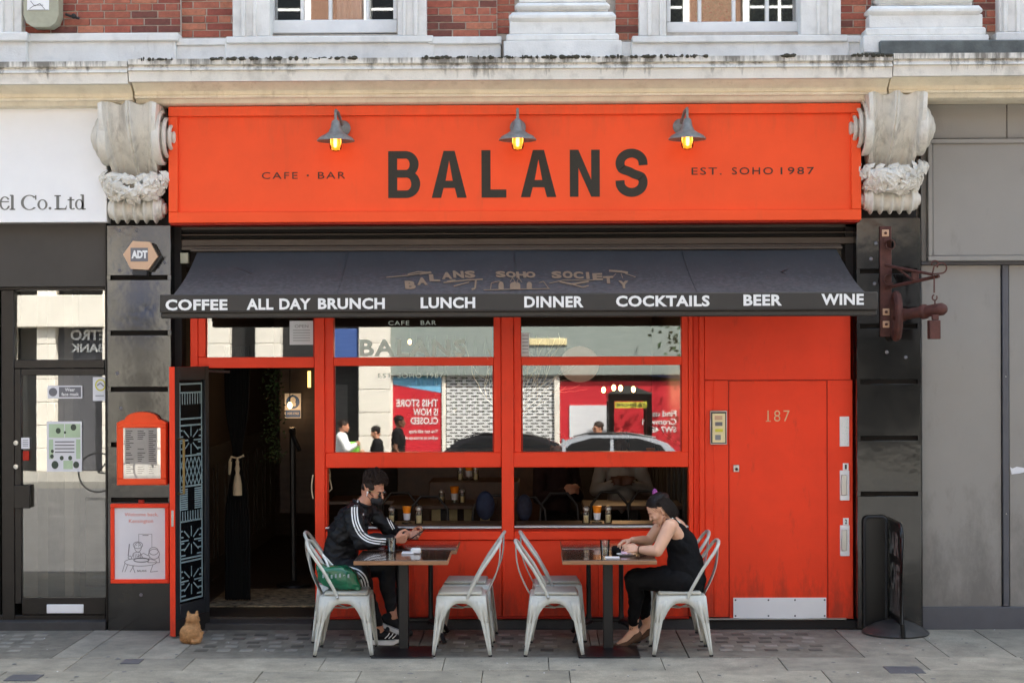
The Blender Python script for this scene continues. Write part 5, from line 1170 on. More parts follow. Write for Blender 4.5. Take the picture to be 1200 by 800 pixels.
part('front_leg', MB().tube([sgn(-hw_ + .0, zb0 + .03), (bx_ + .004, py0 - .268, .012)], .02, 8), M['black'], ps)
mb = MB()
for (s, z0, z1, u0, u1) in (('BAR', zt0 - .27, zt0 - .08, -.2, .2), ('CAFE', zt0 - .55, zt0 - .33, -.22, .1)):
    text(mb, s, 0, 0, 0, 0, 0, .03, 1, lambda u, v, z0=z0, z1=z1, u0=u0, u1=u1: sgn(u1 - (u1 - u0) * u, z0 + (z1 - z0) * v, .009))
text(mb, 'BALANS', 0, 0, 0, 0, 0, .02, 1, lambda u, v: sgn(.16 - .38 * u, .16 + .20 * v, .009))
part('lettering', mb, M['grey_text'], ps)
ds = thing('leaning_board', 'black round topped sign board standing flat against the right pilaster', 'sign board', (X(1024, -.16), -.17, 0))
pts = [(1011.5, 736), (1011.5, 613)] + [(1017 - 5.5 * math.cos(a), 612.5 - 6 * math.sin(a)) for a in [math.pi / 2 * k / 5 for k in range(6)]] + [(1031.5 + 5.5 * math.sin(a), 612.5 - 6 * math.cos(a)) for a in [math.pi / 2 * k / 5 for k in range(6)]] + [(1037, 736)]
pts = [(X(p[0], -.16), max(.002, Z(p[1], -.16))) for p in pts]
part('board', MB().prism(pts, -.15, -.135), M['black'], ds); part('frame', MB().tube([(p[0], -.155, p[1]) for p in pts[1:-1]] , .013, 6), M['rubber'], ds); part('frame', MB().tube([(pts[1][0], -.155, pts[1][1]), (pts[0][0], -.155, .0)], .013, 6).tube([(pts[-2][0], -.155, pts[-2][1]), (pts[-1][0], -.155, 0)], .013, 6), M['rubber'], ds)
# ============================================================ ACROSS THE STREET (seen mirrored in the glass)
OY = -20.0
ob_ = thing('opposite_building', 'sunlit stone and brick building across the street mirrored in the windows', 'building', (0, OY, 0))
def OX(px): return RX(px, OY)
def OZ(py): return RZ(py, OY)
def opart(name, a, b, t, d, y1, y0, m, c=.01, par=ob_):          # y1 front (towards the street), y0 back
    return part(name, MB().box(OX(a), OX(b), OY + y0, OY + y1, OZ(d) if d < 900 else 0.0, OZ(t), c), M[m], par)
wallb = MB()
ztop_ = OZ(391); fz = 3.2
brickb = mat('opposite_brick', hexc('7A5A48'), .9, var=.2, vs=20, bump=.2)
upw = MB().box(-45, 45, OY - .5, OY - .02, 0, 4.6)
part('upper_wall', MB().box(-45, 45, OY - .5, OY, 4.6, 12.5), brickb, ob_); part('ground_wall', upw, M['opp_dark'], ob_)
part('string_course', MB().box(-45, 45, OY, OY + .3, 4.5, 4.8, .02), M['opp_stone'], ob_); part('string_course', MB().box(-45, 45, OY, OY + .5, 12.2, 12.8, .05), M['opp_stone'], ob_)
wfr = mesh_of('window', MB().box(-.75, .75, -.02, .08, 0, .12).box(-.75, .75, -.02, .05, 1.9, 2.05).box(-.75, -.62, -.02, .05, .12, 1.9).box(.62, .75, -.02, .05, .12, 1.9).box(-.03, .03, -.02, .03, .12, 1.9).box(-.6, .6, -.02, .03, .98, 1.03), M['white_wood'])
wgl = mesh_of('pane', MB().box(-.62, .62, -.015, .012, .12, 1.9), M['car_glass'])
for fl in (5.4, 8.3):
    for i in range(-9, 10):
        w = piece('window', wfr, (i * 2.6 - .1, OY + .002, fl), ob_); ORG[w.name] = Vector((i * 2.6 - .1, OY + .002, fl)); g = bpy.data.objects.new('pane', wgl); COL.objects.link(g); g.parent = w
# stone piers
for (a, b, t) in ((391 - 200, 391 - 172, 300), (-5, 18, 300), (44, 66, 300), (121, 150, 300), (421, 458, 300), (812, 840, 300), (900, 925, 300), (1120, 1150, 300), (238, 270, 300), (300, 330, 300)):
    x0, x1 = OX(a), OX(b); z = 0
    while z < 4.45:
        h = min(.47, 4.47 - z); part('pier_block', MB().box(x0, x1, OY, OY + .28, z + .004, z + h - .004, .01), M['opp_stone'], ob_); z += h
opart('grey_fascia', 458, 830, 360, 440, .20, .0, 'opp_grey'); opart('blue_fascia', 385, 420, 385, 424, .22, .0, 'blue'); opart('blue_fascia', 150, 237, 300, 424, .22, .0, 'blue')
opart('pale_fascia', 18, 124, 345, 382, .4, .0, 'opp_stone'); opart('pale_fascia', 620, 664, 397, 405, .23, .2, 'juice'); opart('grey_shop_glass', 66, 122, 382, 900, .06, .0, 'grey_trim')
opart('pale_fascia', -100, 18, 300, 380, .3, 0, 'opp_stone'); opart('grey_fascia', 840, 1150, 340, 440, .3, 0, 'grey_trim')
# poster on the closed store
cp = thing('closed_store_poster', 'red and blue closing notice poster mirrored in the left window', 'poster', (OX(488), OY + .1, 1)); 
part('red_sheet', MB().box(OX(460), OX(517), OY, OY + .08, .15, OZ(441)), M['hoard'], cp)
mb = MB().add([(OX(460), OY + .085, OZ(441)), (OX(517), OY + .085, OZ(441)), (OX(517), OY + .085, OZ(460)), (OX(460), OY + .085, OZ(450))], [[0, 1, 2, 3]]); part('blue_band', mb, M['skyblue'], cp)
opart('poster_frame', 517.5, 522, 438, 900, .12, 0, 'opp_stone'); opart('poster_frame', 457.5, 459.8, 438, 900, .12, 0, 'opp_stone')
mb = MB()
for (s, a, b, c, d) in (('THIS STORE', 464, 513, 467.5, 476), ('IS NOW', 484, 513, 478, 486.5), ('CLOSED', 481, 513, 488.5, 496.5), ('You can still shop', 479, 513, 503, 508), ('online at argos.co.uk', 473, 513, 510.5, 515.5)):
    wtext(mb, s, OX(a), OX(b), OZ(d), OZ(c), OY + .09, .02, -1)
part('lettering', mb, M['white_print'], cp)
# slotted roller shutter
sr = thing('slotted_shutter', 'white slotted roller shutter mirrored behind the central mullion', 'shutter', (OX(590), OY, 0))
part('dark_behind', MB().box(OX(523), OX(649), OY, OY + .03, 0, OZ(440)), M['opp_dark'], sr)
sm = MB(); zz = .3; row = 0; zt3 = OZ(440); pit = .062
while zz < zt3:
    sm.box(OX(523), OX(649), OY + .05, OY + .07, zz, zz + pit * .56)
    x = OX(523) + (.11 if row % 2 else 0)
    while x < OX(649): sm.box(x, x + .065, OY + .051, OY + .069, zz + pit * .56, zz + pit); x += .22
    zz += pit; row += 1
part('lattice', sm, M['white_wood'], sr, stuff=True)
opart('shutter_jamb', 649.2, 655.5, 440, 900, .14, 0, 'opp_stone')
# red hoarding
ho = thing('red_hoarding', 'red shop hoarding with white address lettering mirrored in the right window', 'hoarding', (OX(740), OY, 0))
part('boards', MB().box(OX(656), OX(832), OY, OY + .08, .1, OZ(447)), M['hoard'], ho); part('blue_band', MB().add([(OX(735), OY + .09, OZ(438)), (OX(832), OY + .09, OZ(438)), (OX(832), OY + .09, OZ(447.5)), (OX(790), OY + .09, OZ(444))], [[0, 1, 2, 3]]), M['blue'], ho)
part('white_board', MB().box(OX(667), OX(711), OY + .08, OY + .11, .4, OZ(475)), M['paper'], ho)
mb = MB()
for (s, a, b, c, d) in (('Find us', 764, 792, 481.5, 488.5), ('Cromwell', 752, 792, 491, 498), ('SW7 4EF', 758, 792, 500, 507)): wtext(mb, s, OX(a), OX(b), OZ(d), OZ(c), OY + .09, .02, -1)
part('lettering', mb, M['white_print'], ho)
# bank sign seen in the left shop's transom
mb = MB(); bs_ = thing('bank_sign', 'white bank lettering mirrored in the left shop window', 'sign', (OX(100), OY + .1, 3))
for (s, a, b, c, d) in (('METRO', 81, 135, 384.5, 397), ('BANK', 81, 121, 401, 411)): wtext(mb, s, OX(a), OX(b), OZ(d), OZ(c), OY + .10, .03, -1)
part('lettering', mb, M['white_print'], bs_)
# telephone box
tyo = -18.6; tx0, tx1 = RX(713, tyo), RX(764, tyo); txc = (tx0 + tx1) / 2; thh = RZ(470, tyo)
tb = thing('telephone_box', 'black telephone box across the street mirrored in the right window', 'telephone box', (txc, tyo - .45, 0))
for a in (tx0, tx1 - .11):
    for b in (tyo - .9, tyo - .11): part('corner_post', MB().box(a, a + .11, b, b + .11, 0, thh), M['black'], tb)
part('head', MB().box(tx0, tx1, tyo - .9, tyo, thh, thh + .14, .01), M['black'], tb); part('roof', MB().add([(tx0 - .02, tyo - .92, thh + .14), (tx1 + .02, tyo - .92, thh + .14), (tx1 + .02, tyo + .02, thh + .14), (tx0 - .02, tyo + .02, thh + .14), (txc - .1, tyo - .5, thh + .30), (txc + .1, tyo - .5, thh + .30), (txc + .1, tyo - .4, thh + .30), (txc - .1, tyo - .4, thh + .30)], [[3,2,1,0],[0,1,5,4],[1,2,6,5],[2,3,7,6],[3,0,4,7],[4,5,6,7]]), M['black'], tb)
part('sign_strip', MB().box(tx0 + .12, tx1 - .1, tyo, tyo + .01, thh - .14, thh - .02), M['yellow'], tb); mb = MB(); wtext(mb, 'TELEPHONE', tx0 + .15, tx1 - .13, thh - .11, thh - .05, tyo + .013, .02, -1); part('lettering', mb, M['ink'], tb)
part('side_glass', MB().box(tx0 + .03, tx0 + .036, tyo - .79, tyo - .11, .3, thh), M['glass'], tb); part('base', MB().box(tx0 + .11, tx1 - .11, tyo - .79, tyo - .11, .0, .25), M['black'], tb)
# parked cars
def car(xc, yc, paint, label, flip=1):
    t = thing('parked_car', label, 'car', (xc, yc, -.13), 'cars across the street'); hz = 1.09
    L2, w = 2.15, .86
    low = [(-L2, .32), (-L2 + .02, .62), (-L2 + .2, .86), (-1.5, .93), (1.0, .95), (1.9, .82), (L2, .62), (L2, .35), (1.75, .22), (-1.8, .22)]
    up = [(-1.65, .9), (-1.2, 1.32), (-.75, 1.47), (.15, 1.48), (.55, 1.38), (1.2, .93)]
    mb = MB(); mb.prism([(xc + flip * a, z * hz - .13) for a, z in low], yc - w, yc + w); part('body', mb, paint, t)
    n = len(up); vs = []
    for (wy, k) in ((w - .06, 0), ) : pass
    vs = [(xc + flip * a, yc + s * (w - .04 - .22 * (z - .9) / .58), z * hz - .13) for s in (-1, 1) for a, z in up]
    part('roof', MB().add(vs, [list(range(n)), list(range(2*n-1, n-1, -1))] + [[i, i+n, i+1+n, i+1] for i in range(n-1)]), paint, t)
    gl = [(-1.38, .95), (-1.08, 1.29), (-.7, 1.40), (.12, 1.41), (.48, 1.32), (.98, .96)]
    for s in (-1, 1):
        vs = [(xc + flip * a, yc + s * (w - .035 - .22 * (z - .9) / .58 + .004), z * hz - .13) for a, z in gl]; part('side_window', MB().add(vs, [list(range(6))]), M['car_glass'], t)
    for a in (-.22, .62):
        for s in (-1, 1): part('window_pillar', MB().add([(xc + flip * (a - .04), yc + s * (w - .03), .97 * hz - .13), (xc + flip * (a + .04), yc + s * (w - .03), .97 * hz - .13), (xc + flip * (a + .02), yc + s * (w - .195), 1.385 * hz - .13), (xc + flip * (a - .03), yc + s * (w - .195), 1.385 * hz - .13)], [[0, 1, 2, 3]]), paint, t)
    part('roof_rail', MB().tube([(xc + flip * a, yc + w - .24, z * hz - .12) for a, z in ((-1.0, 1.40), (-.5, 1.48), (.2, 1.475), (.45, 1.42))], .015, 6), M['black'], t)
    for s in (-1, 1):
        for a in (-1.3, 1.3): part('wheel', MB().lathe([(.18, -.09), (.3, -.1), (.32, -.05), (.32, .05), (.3, .1), (.18, .09)], (xc + a, yc + s * (w - .08), .19), 20, Matrix.Rotation(math.radians(90), 3, 'X')), M['rubber'], t)
    for a in (-.15,): part('door_mirror', MB().ball((xc + flip * .95, yc + w + .06, .86), (.1, .08, .07)), paint, t)
    return t
car(RX(700, -15.9), -15.9, M['car_silver'], 'silver hatchback across the street mirrored in the right window', -1)
car(RX(575, -15.9), -15.9, M['car_black'], 'black car across the street mirrored in the left window', -1)
# tree
def tree(x, y, h, label, n=5200, rad=1.6):
    t = thing('street_tree', label, 'tree', (x, y, 0)); mb = MB(); limbs = []
    mb.tube([(x, y, -.02), (x + .04, y, h * .35), (x - .03, y + .05, h * .6), (x, y, h * .9)], [.14, .11, .08, .03], 10)
    for k in range(12):
        a = U(0, 6.28); e = Vector((x + math.cos(a) * rad * U(.5, 1), y + math.sin(a) * rad * U(.5, 1), h * U(.6, 1.05))); s_ = Vector((x, y, h * U(.4, .65))); limbs.append(e)
        mb.tube([s_, (s_ + e) / 2 + Vector((0, 0, .15)), e], [.05, .03, .012], 6)
    part('trunk', mb, M['bark'], t); mb = MB()
    for k in range(n):
        c = limbs[k % 12]; p = c + Vector((random.gauss(0, .42), random.gauss(0, .42), random.gauss(-.1, .36))); d = Vector((U(-1, 1), U(-1, 1), U(-1, .5))).normalized(); s_ = d.orthogonal().normalized() * .04
        mb.add([p, p + d * .05 + s_, p + d * .12, p + d * .05 - s_], [[0, 1, 2, 3]])
    part('crown', mb, M['leaf'], t)
tree(RX(800, -17.6) + .9, -17.6, 4.8, 'leafy street tree across the road mirrored at the right window edge', 1500, .8)
tree(9.0, -17.8, 6.5, 'taller street tree across the road to the right'); tree(-17, -17.8, 6.5, 'taller street tree across the road to the left')
# market stall box by the reflected people
solo('green_parcel', MB().box(RX(393, -18.2), RX(419, -18.2), -18.6, -18.2, 0, RZ(517, -18.2), .02), M['green'], 'bright green box beside the mirrored people across the street', 'box')
# bicycle on the near kerb, seen mirrored in the left door
bx, by = (112 - 624) * .01441 - .0 + .52, -14.2
BZ = -.13
bi = thing('bicycle', 'parked bicycle with black tyres mirrored in the left shop door', 'bicycle', (bx, by, 0))
for o in (-.52, .52):
    w = part('wheel', MB().tube([(bx + o + .33 * math.cos(a), by, .35 + .33 * math.sin(a)) for a in [2 * math.pi * k / 32 for k in range(32)]], .016, 6, closed=True), M['rubber'], bi)
    sp = MB()
    for k in range(14): a = math.pi * k / 7; sp.tube([(bx + o, by, .22), (bx + o + .32 * math.cos(a), by, .35 + .32 * math.sin(a))], .0015, 3)
    part('spokes', sp, M['steel'], w, stuff=True)
fm = MB()
for a, b in (((-.52, .35), (-.12, .30)), ((-.12, .30), (-.22, .80)), ((-.52, .35), (-.2, .72)), ((-.2, .72), (.36, .78)), ((-.12, .30), (.38, .68)), ((.36, .86), (.40, .66)), ((.40, .66), (.52, .35))): fm.tube([(bx + a[0], by, a[1]), (bx + b[0], by, b[1])], .016, 6)
part('frame', fm, M['iron'], bi); part('saddle', MB().ball((bx - .24, by, .84), (.13, .07, .03)), M['rubber'], bi); part('handlebar', MB().tube([(bx + .48, by - .26, .92), (bx + .36, by - .12, .95), (bx + .36, by + .12, .95), (bx + .48, by + .26, .92)], .013, 6), M['iron'], bi); part('reflector', MB().box(bx - .3, bx - .26, by - .02, by + .02, .6, .72), M['yellow'], bi)
V_ = Vector
# ============================================================ METAL CHAIRS
def make_chair(label):
    """origin on the ground under the seat centre; the sitter faces +x"""
    t = thing('metal_chair', label, 'chair', (0, 0, 0), 'grey metal cafe chairs'); sw, sz = .183, .452
    pan = MB().box(-sw, sw, -sw, sw, sz - .012, sz, .008)
    part('seat', pan, M['chair'], t)
    part('cushion', MB().box(-sw + .028, sw - .012, -sw + .018, sw - .018, sz + .001, sz + .026, .011), M['cushion'], t)
    splay = {(-1, -1): (-.232, -.215), (-1, 1): (-.232, .215), (1, -1): (.222, -.215), (1, 1): (.222, .215)}
    def edge(a, b, n):
        """apron with the arch between two legs, leaning out towards the feet"""
        p, q = Vector((a[0] * sw, a[1] * sw)), Vector((b[0] * sw, b[1] * sw)); P_, Q_ = Vector(splay[a]), Vector(splay[b])
        m_ = 18; vs = []
        def pt(u, z):
            k = (sz - z) / sz; lo = P_.lerp(Q_, u); hi = p.lerp(q, u); r = hi.lerp(lo, k); return (r.x, r.y, z)
        for i in range(m_ + 1):
            u = i / m_; uu = abs(u - .5) * 2; arch = sz - .055 if uu < .01 else sz - .055 - .145 * (uu / .72) ** 3.0
            if uu > .72: arch = sz - .2
            vs += [pt(u, sz - .006), pt(u, arch)]
        mb = MB().add(vs, [[2*i, 2*i+1, 2*i+3, 2*i+2] for i in range(m_)])
        o = part('apron', mb, M['chair'], t, angle=60); md = o.modifiers.new('thickness', 'SOLIDIFY'); md.thickness = .004; md.offset = 0
    edge((-1, -1), (1, -1), 0); edge((-1, 1), (1, 1), 0); edge((1, -1), (1, 1), 0); edge((-1, -1), (-1, 1), 0)
    for (a, b), (fx, fy) in splay.items():
        mb = MB(); vs = []; m_ = 8
        for i in range(m_ + 1):
            k = i / m_; z = (sz - .05) * (1 - k) + .012; w = .075 - .052 * k + .0 ; K = (sz - z) / sz
            cx, cy = a * sw + (fx - a * sw) * K, b * sw + (fy - b * sw) * K
            r = .012
            # rounded corner section: along x face, corner, along y face, with a pressed flute
            sec = [(-a * w, 0), (-a * w * .62, 0), (-a * w * .5, -b * .007), (-a * w * .38, 0), (-a * r, 0), (-a * r * .3, -b * r * .3), (0, -b * r), (0, -b * w * .38), (-a * .007, -b * w * .5), (0, -b * w * .62), (0, -b * w)]
            vs += [(cx + s[0], cy + s[1], z) for s in sec]
        n = 11; fs = [[i*n+j, i*n+j+1, (i+1)*n+j+1, (i+1)*n+j] for i in range(m_) for j in range(n - 1)]
        o = part('leg', MB().add(vs, fs), M['chair'], t, angle=60); md = o.modifiers.new('thickness', 'SOLIDIFY'); md.thickness = .005; md.offset = 0
        ft = part('foot_cap', MB().box(fx - a * .012 - .014, fx - a * .012 + .014, fy - b * .012 - .014, fy - b * .012 + .014, .0, .014, .003), M['rubber'], t)
    hoop = [(-.045, -sw + .001, sz - .02), (-.075, -.187, sz + .05), (-.16, -.190, sz + .20), (-.245, -.176, sz + .32), (-.275, -.150, sz + .365), (-.290, -.10, sz + .388), (-.297, -.04, sz + .396), (-.297, .04, sz + .396), (-.290, .10, sz + .388), (-.275, .150, sz + .365), (-.245, .176, sz + .32), (-.16, .190, sz + .20), (-.075, .187, sz + .05), (-.045, sw - .001, sz - .02)]
    part('back_hoop', MB().tube(hoop, .0125, 10), M['chair'], t)
    part('hoop_bolt', MB().ball((-.048, -sw - .014, sz - .008), .012, 8, 6), M['steel'], t)
    vs = []; 
    for i in range(13):
        k = i / 12; x = -.188 - .104 * k - .035 * math.sin(k * math.pi); z = sz - .01 + .40 * k; w = .052 + .018 * k
        vs += [(x, -w, z), (x - .006, 0, z), (x, w, z)]
    o = part('back_slat', MB().add(vs, [f for i in range(12) for f in ([3*i, 3*i+1, 3*i+4, 3*i+3], [3*i+1, 3*i+2, 3*i+5, 3*i+4])]), M['chair'], t, angle=60); md = o.modifiers.new('thickness', 'SOLIDIFY'); md.thickness = .004
    part('cross_brace', MB().tube([(-.19, -.18, .375), (0, 0, .335), (.19, .18, .375)], .006, 6).tube([(-.19, .18, .375), (0, 0, .340), (.19, -.18, .375)], .006, 6), M['chair'], t)
    return t
def gx(px, y): return X(px, y)
spots = [(405, -1.10, 0, 'grey metal chair at the left with a green bag on its seat'),
         (400, -.50, 0.05, 'grey metal chair the man in the black tracksuit sits on'),
         (540.5, -1.10, math.pi, 'empty grey metal chair in front at the right of the left table'),
         (547, -.50, math.pi - .04, 'empty grey metal chair by the wall at the right of the left table'),
         (648.5, -1.10, 0, 'empty grey metal chair in front at the left of the right table'),
         (652, -.50, .04, 'empty grey metal chair by the wall at the left of the right table'),
         (795, -1.10, math.pi, 'grey metal chair the woman in the black top sits on'),
         (786, -.50, math.pi, 'grey metal chair by the wall behind the seated woman')]
ch0 = make_chair(spots[0][3])
for i, (px, y, rz, lb) in enumerate(spots):
    c = ch0 if i == 0 else dup(ch0, (0, 0, 0), 0, lb)
    c.location = (gx(px, y), y, .003); c.rotation_euler = (0, 0, rz)
# ============================================================ TABLES
def table(xc, yc, kind, label):
    t = thing('cafe_table', label, 'table', (xc, yc, 0), 'wooden topped cafe tables'); w, d = .352, .308
    part('edge_band', MB().box(xc - w, xc + w, yc - d, yc + d, .712, .742, .003), M['wood_edge'], t)
    top = part('table_top', MB().box(xc - w + .004, xc + w - .004, yc - d + .004, yc + d - .004, .7415, .748, .002), M['wood_top'], t)
    if kind == 'post':
        part('post', MB().box(xc - .037, xc + .037, yc - .037, yc + .037, .03, .711, .004), M['iron'], t)
        b = .232; part('base_plate', MB().box(xc - b, xc + b, yc - b, yc + b, .003, .014, .002).add([(xc-b+.01, yc-b+.01, .0141), (xc+b-.01, yc-b+.01, .0141), (xc+b-.01, yc+b-.01, .0141), (xc-b+.01, yc+b-.01, .0141), (xc-.045, yc-.045, .045), (xc+.045, yc-.045, .045), (xc+.045, yc+.045, .045), (xc-.045, yc+.045, .045)], [[0,1,5,4],[1,2,6,5],[2,3,7,6],[3,0,4,7],[4,5,6,7]]), M['iron'], t)
        part('top_plate', MB().box(xc - .15, xc + .15, yc - .15, yc + .15, .703, .7115), M['iron'], t)
    else:
        for s in (-1, 1):
            x = xc + s * .13
            part('column', MB().lathe([(.03, .12), (.026, .16), (.019, .2), (.019, .66), (.03, .69), (.03, .711)], (x, yc, 0), 14), M['iron'], t)
            for q in (-1, 1): part('foot', MB().tube([(x, yc, .14), (x + s * .05, yc + q * .1, .13), (x + s * .10, yc + q * .2, .06), (x + s * .12, yc + q * .24, .018), (x + s * .13, yc + q * .26, .018)], [.03, .024, .018, .018, .012], 8), M['iron'], t)
        part('stretcher', MB().tube([(xc - .13, yc, .15), (xc + .13, yc, .15)], .02, 8), M['iron'], t)
    return t
TY0, TY1 = -1.145, -.50
txl, txr = X(468.5, -1.45), X(713.5, -1.45)
table(txl, TY0, 'post', 'front left cafe table on a square black post'); table(txl + .035, TY1, 'iron', 'rear left cafe table with cast iron twin feet by the wall')
table(txr, TY0, 'post', 'front right cafe table on a square black post'); table(txr + .005, TY1, 'iron', 'rear right cafe table with cast iron twin feet by the wall')
TZ = .7485
def tx(px, y): return X(px, y)
tumbler(tx(458, -.95), -.95, TZ, 'short glass by the man\'s wrist on the left table', .105, .036); tumbler(tx(708, -1.18), -1.18, TZ, 'water glass standing on the right table', .115, .038, M['glass_clear'], .55)
# napkin and case on left table
solo('napkin', MB().box(tx(470, -1.05), tx(484, -1.05), -1.1, -1.0, TZ, TZ + .012, .003), M['paper'], 'folded white napkin under the man\'s hands', 'napkin')
solo('white_case', MB().box(tx(480.5, -1.05), tx(492, -1.05), -1.08, -1.02, TZ + .001, TZ + .042, .008), M['white_wood'], 'small white earphone case on the left table', 'case')
solo('paper_slip', MB().box(tx(708, -1.36), tx(725, -1.36), -1.39, -1.34, TZ, TZ + .012, .002), M['paper'], 'white folded slip at the front edge of the right table', 'slip')
solo('saucer', MB().lathe([(.03, 0), (.055, .004), (.075, .012), (.07, .012), (.03, .005)], (tx(733, -1.18), -1.18, TZ), 24), M['white_sign'], 'small white saucer by the woman\'s hands', 'saucer')
solo('dark_pouch', MB().box(tx(716, -1.0), tx(738, -1.0), -1.08, -.94, TZ, TZ + .045, .012), M['cloth_dark'], 'black pouch behind the saucer on the right table', 'pouch')
solo('sugar_sachet', MB().box(tx(727, -1.2), tx(737, -1.2), -1.22, -1.17, TZ + .014, TZ + .03, .003), mat('pink_white_paper', hexc('D8B7C8'), .5, bump=0), 'pale pink packet on the saucer in the woman\'s fingers', 'packet')
for i, (px, py) in enumerate(((668, 636), (672, 641), (665, 645), (675, 647), (668, 651), (673, 653))): pass
# ============================================================ BAG, CAT
gb = thing('green_bag', 'glossy green bag lying on the front left chair seat', 'bag', (X(396, -1.08), -1.08, .48))
mb = MB(); n, m_ = 44, 26; vs = []
cx_, cy_, cz_ = X(395.5, -1.1), -1.10, .575
for j in range(m_ + 1):
    th = math.pi * j / m_
    for i in range(n):
        ph = 2 * math.pi * i / n
        def se(v, e): return math.copysign(abs(v) ** e, v)
        x = se(math.sin(th), .45) * se(math.cos(ph), .45) * .155; y = se(math.sin(th), .45) * se(math.sin(ph), .5) * .105; z = se(math.cos(th), .5) * .088
        nn = noise.noise(Vector((x * 16, y * 16, z * 16))) * .016 + noise.noise(Vector((x * 40, y * 40, z * 40))) * .007 + abs(noise.noise(Vector((x*9+4, y*9, z*22)))) * .014
        l = Vector((x, y, z)); l = l * (1 + nn / max(.05, l.length)); vs.append((cx_ + l.x - .03 * (l.z / .088), cy_ + l.y, cz_ + l.z + .02 * (-x / .155)))
mb.add(vs, [[j*n+i, j*n+(i+1)%n, (j+1)*n+(i+1)%n, (j+1)*n+i] for j in range(m_) for i in range(n)])
part('body', mb, M['green_bag'], gb, angle=28)
part('strap', MB().tube([(cx_ - .07, cy_ - .05, cz_ + .08), (cx_ - .09, cy_ - .04, cz_ + .13), (cx_ - .12, cy_, cz_ + .17), (cx_ - .10, cy_ + .04, cz_ + .14), (cx_ - .05, cy_ + .05, cz_ + .08)], .009, 6), M['white_wood'], gb)
mb = MB()
for k in range(7):
    a = (cx_ - .11 + k * .032, cz_ + .01 + .006 * math.sin(k * 2.1)); mb.box(a[0], a[0] + .013, cy_ - .113, cy_ - .110, a[1], a[1] + .028)
part('pale_mark', mb, M['etch'], gb, stuff=True)
def blob(name, mb, voxel, m, smooth=4, sf=.5, parent=None, disp=None, label=None, shape=None):
    """weld overlapping limbs into one continuous skin"""
    me = bpy.data.meshes.new('b'); me.from_pydata([tuple(v) for v in mb.v], [], mb.f)
    bm = bmesh.new(); bm.from_mesh(me); bmesh.ops.recalc_face_normals(bm, faces=bm.faces); bm.to_mesh(me); bm.free()
    o = bpy.data.objects.new('b', me); COL.objects.link(o)
    r = o.modifiers.new('r', 'REMESH'); r.mode = 'VOXEL'; r.voxel_size = voxel
    s = o.modifiers.new('s', 'SMOOTH'); s.factor = sf; s.iterations = smooth
    res = bpy.data.meshes.new_from_object(o.evaluated_get(bpy.context.evaluated_depsgraph_get()))
    bpy.data.objects.remove(o)
    if disp:
        nrm = [v.normal.copy() for v in res.vertices]
        for v, n_ in zip(res.vertices, nrm):
            v.co += n_ * disp(v.co)
    res.shade_smooth(); res.materials.clear()
    for q in (m if isinstance(m, list) else [m]): res.materials.append(q)
    res.name = name
    return part(name, res, None, parent, label) if parent is not None else res
cxc, cyc = X(222, -.68), -.70
k = .0069
mb = MB()
mb.ball((cxc, cyc, .078), (.085, .075, .08), 18, 12).ball((cxc + .010, cyc + .01, .125), (.062, .055, .065), 16, 10).ball((cxc + .016, cyc + .0, .19), (.052, .047, .043), 16, 10).ball((cxc + .055, cyc - .01, .05), (.035, .045, .045), 12, 8).ball((cxc - .04, cyc - .0, .045), (.045, .05, .045), 12, 8)
for s in (-1, 1): mb.tube([(cxc + .016 + s * .030, cyc + .0, .215), (cxc + .016 + s * .036, cyc + .0, .258)], [.019, .006], 6)
mb.tube([(cxc + .02, cyc - .07, .02), (cxc + .07, cyc - .05, .022), (cxc + .085, cyc - .02, .06), (cxc + .10, cyc - .02, .10)], [.014, .014, .012, .008], 8)
me = blob('ginger_cat', mb, .006, M['ginger'], 3)
vv = [(v.co.copy(), v.normal.copy()) for v in me.vertices]; fm = MB()
for k in range(2600):
    p, n_ = vv[int(rnd() * len(vv))]; d = (n_ * .5 + V_((U(-.5, .5), U(-.5, .5), -.7))).normalized(); s_ = d.orthogonal().normalized() * .0016
    fm.add([p - s_, p + s_, p + d * U(.008, .016)], [[0, 1, 2]])
bm = bmesh.new(); bm.from_mesh(me)
vs_ = [bm.verts.new(v) for v in fm.v]
for f in fm.f: bm.faces.new([vs_[i] for i in f])
bm.to_mesh(me); bm.free()
solo('ginger_cat', me, M['ginger'], 'small sandy cat sitting with its back turned by the open cafe door', 'cat')
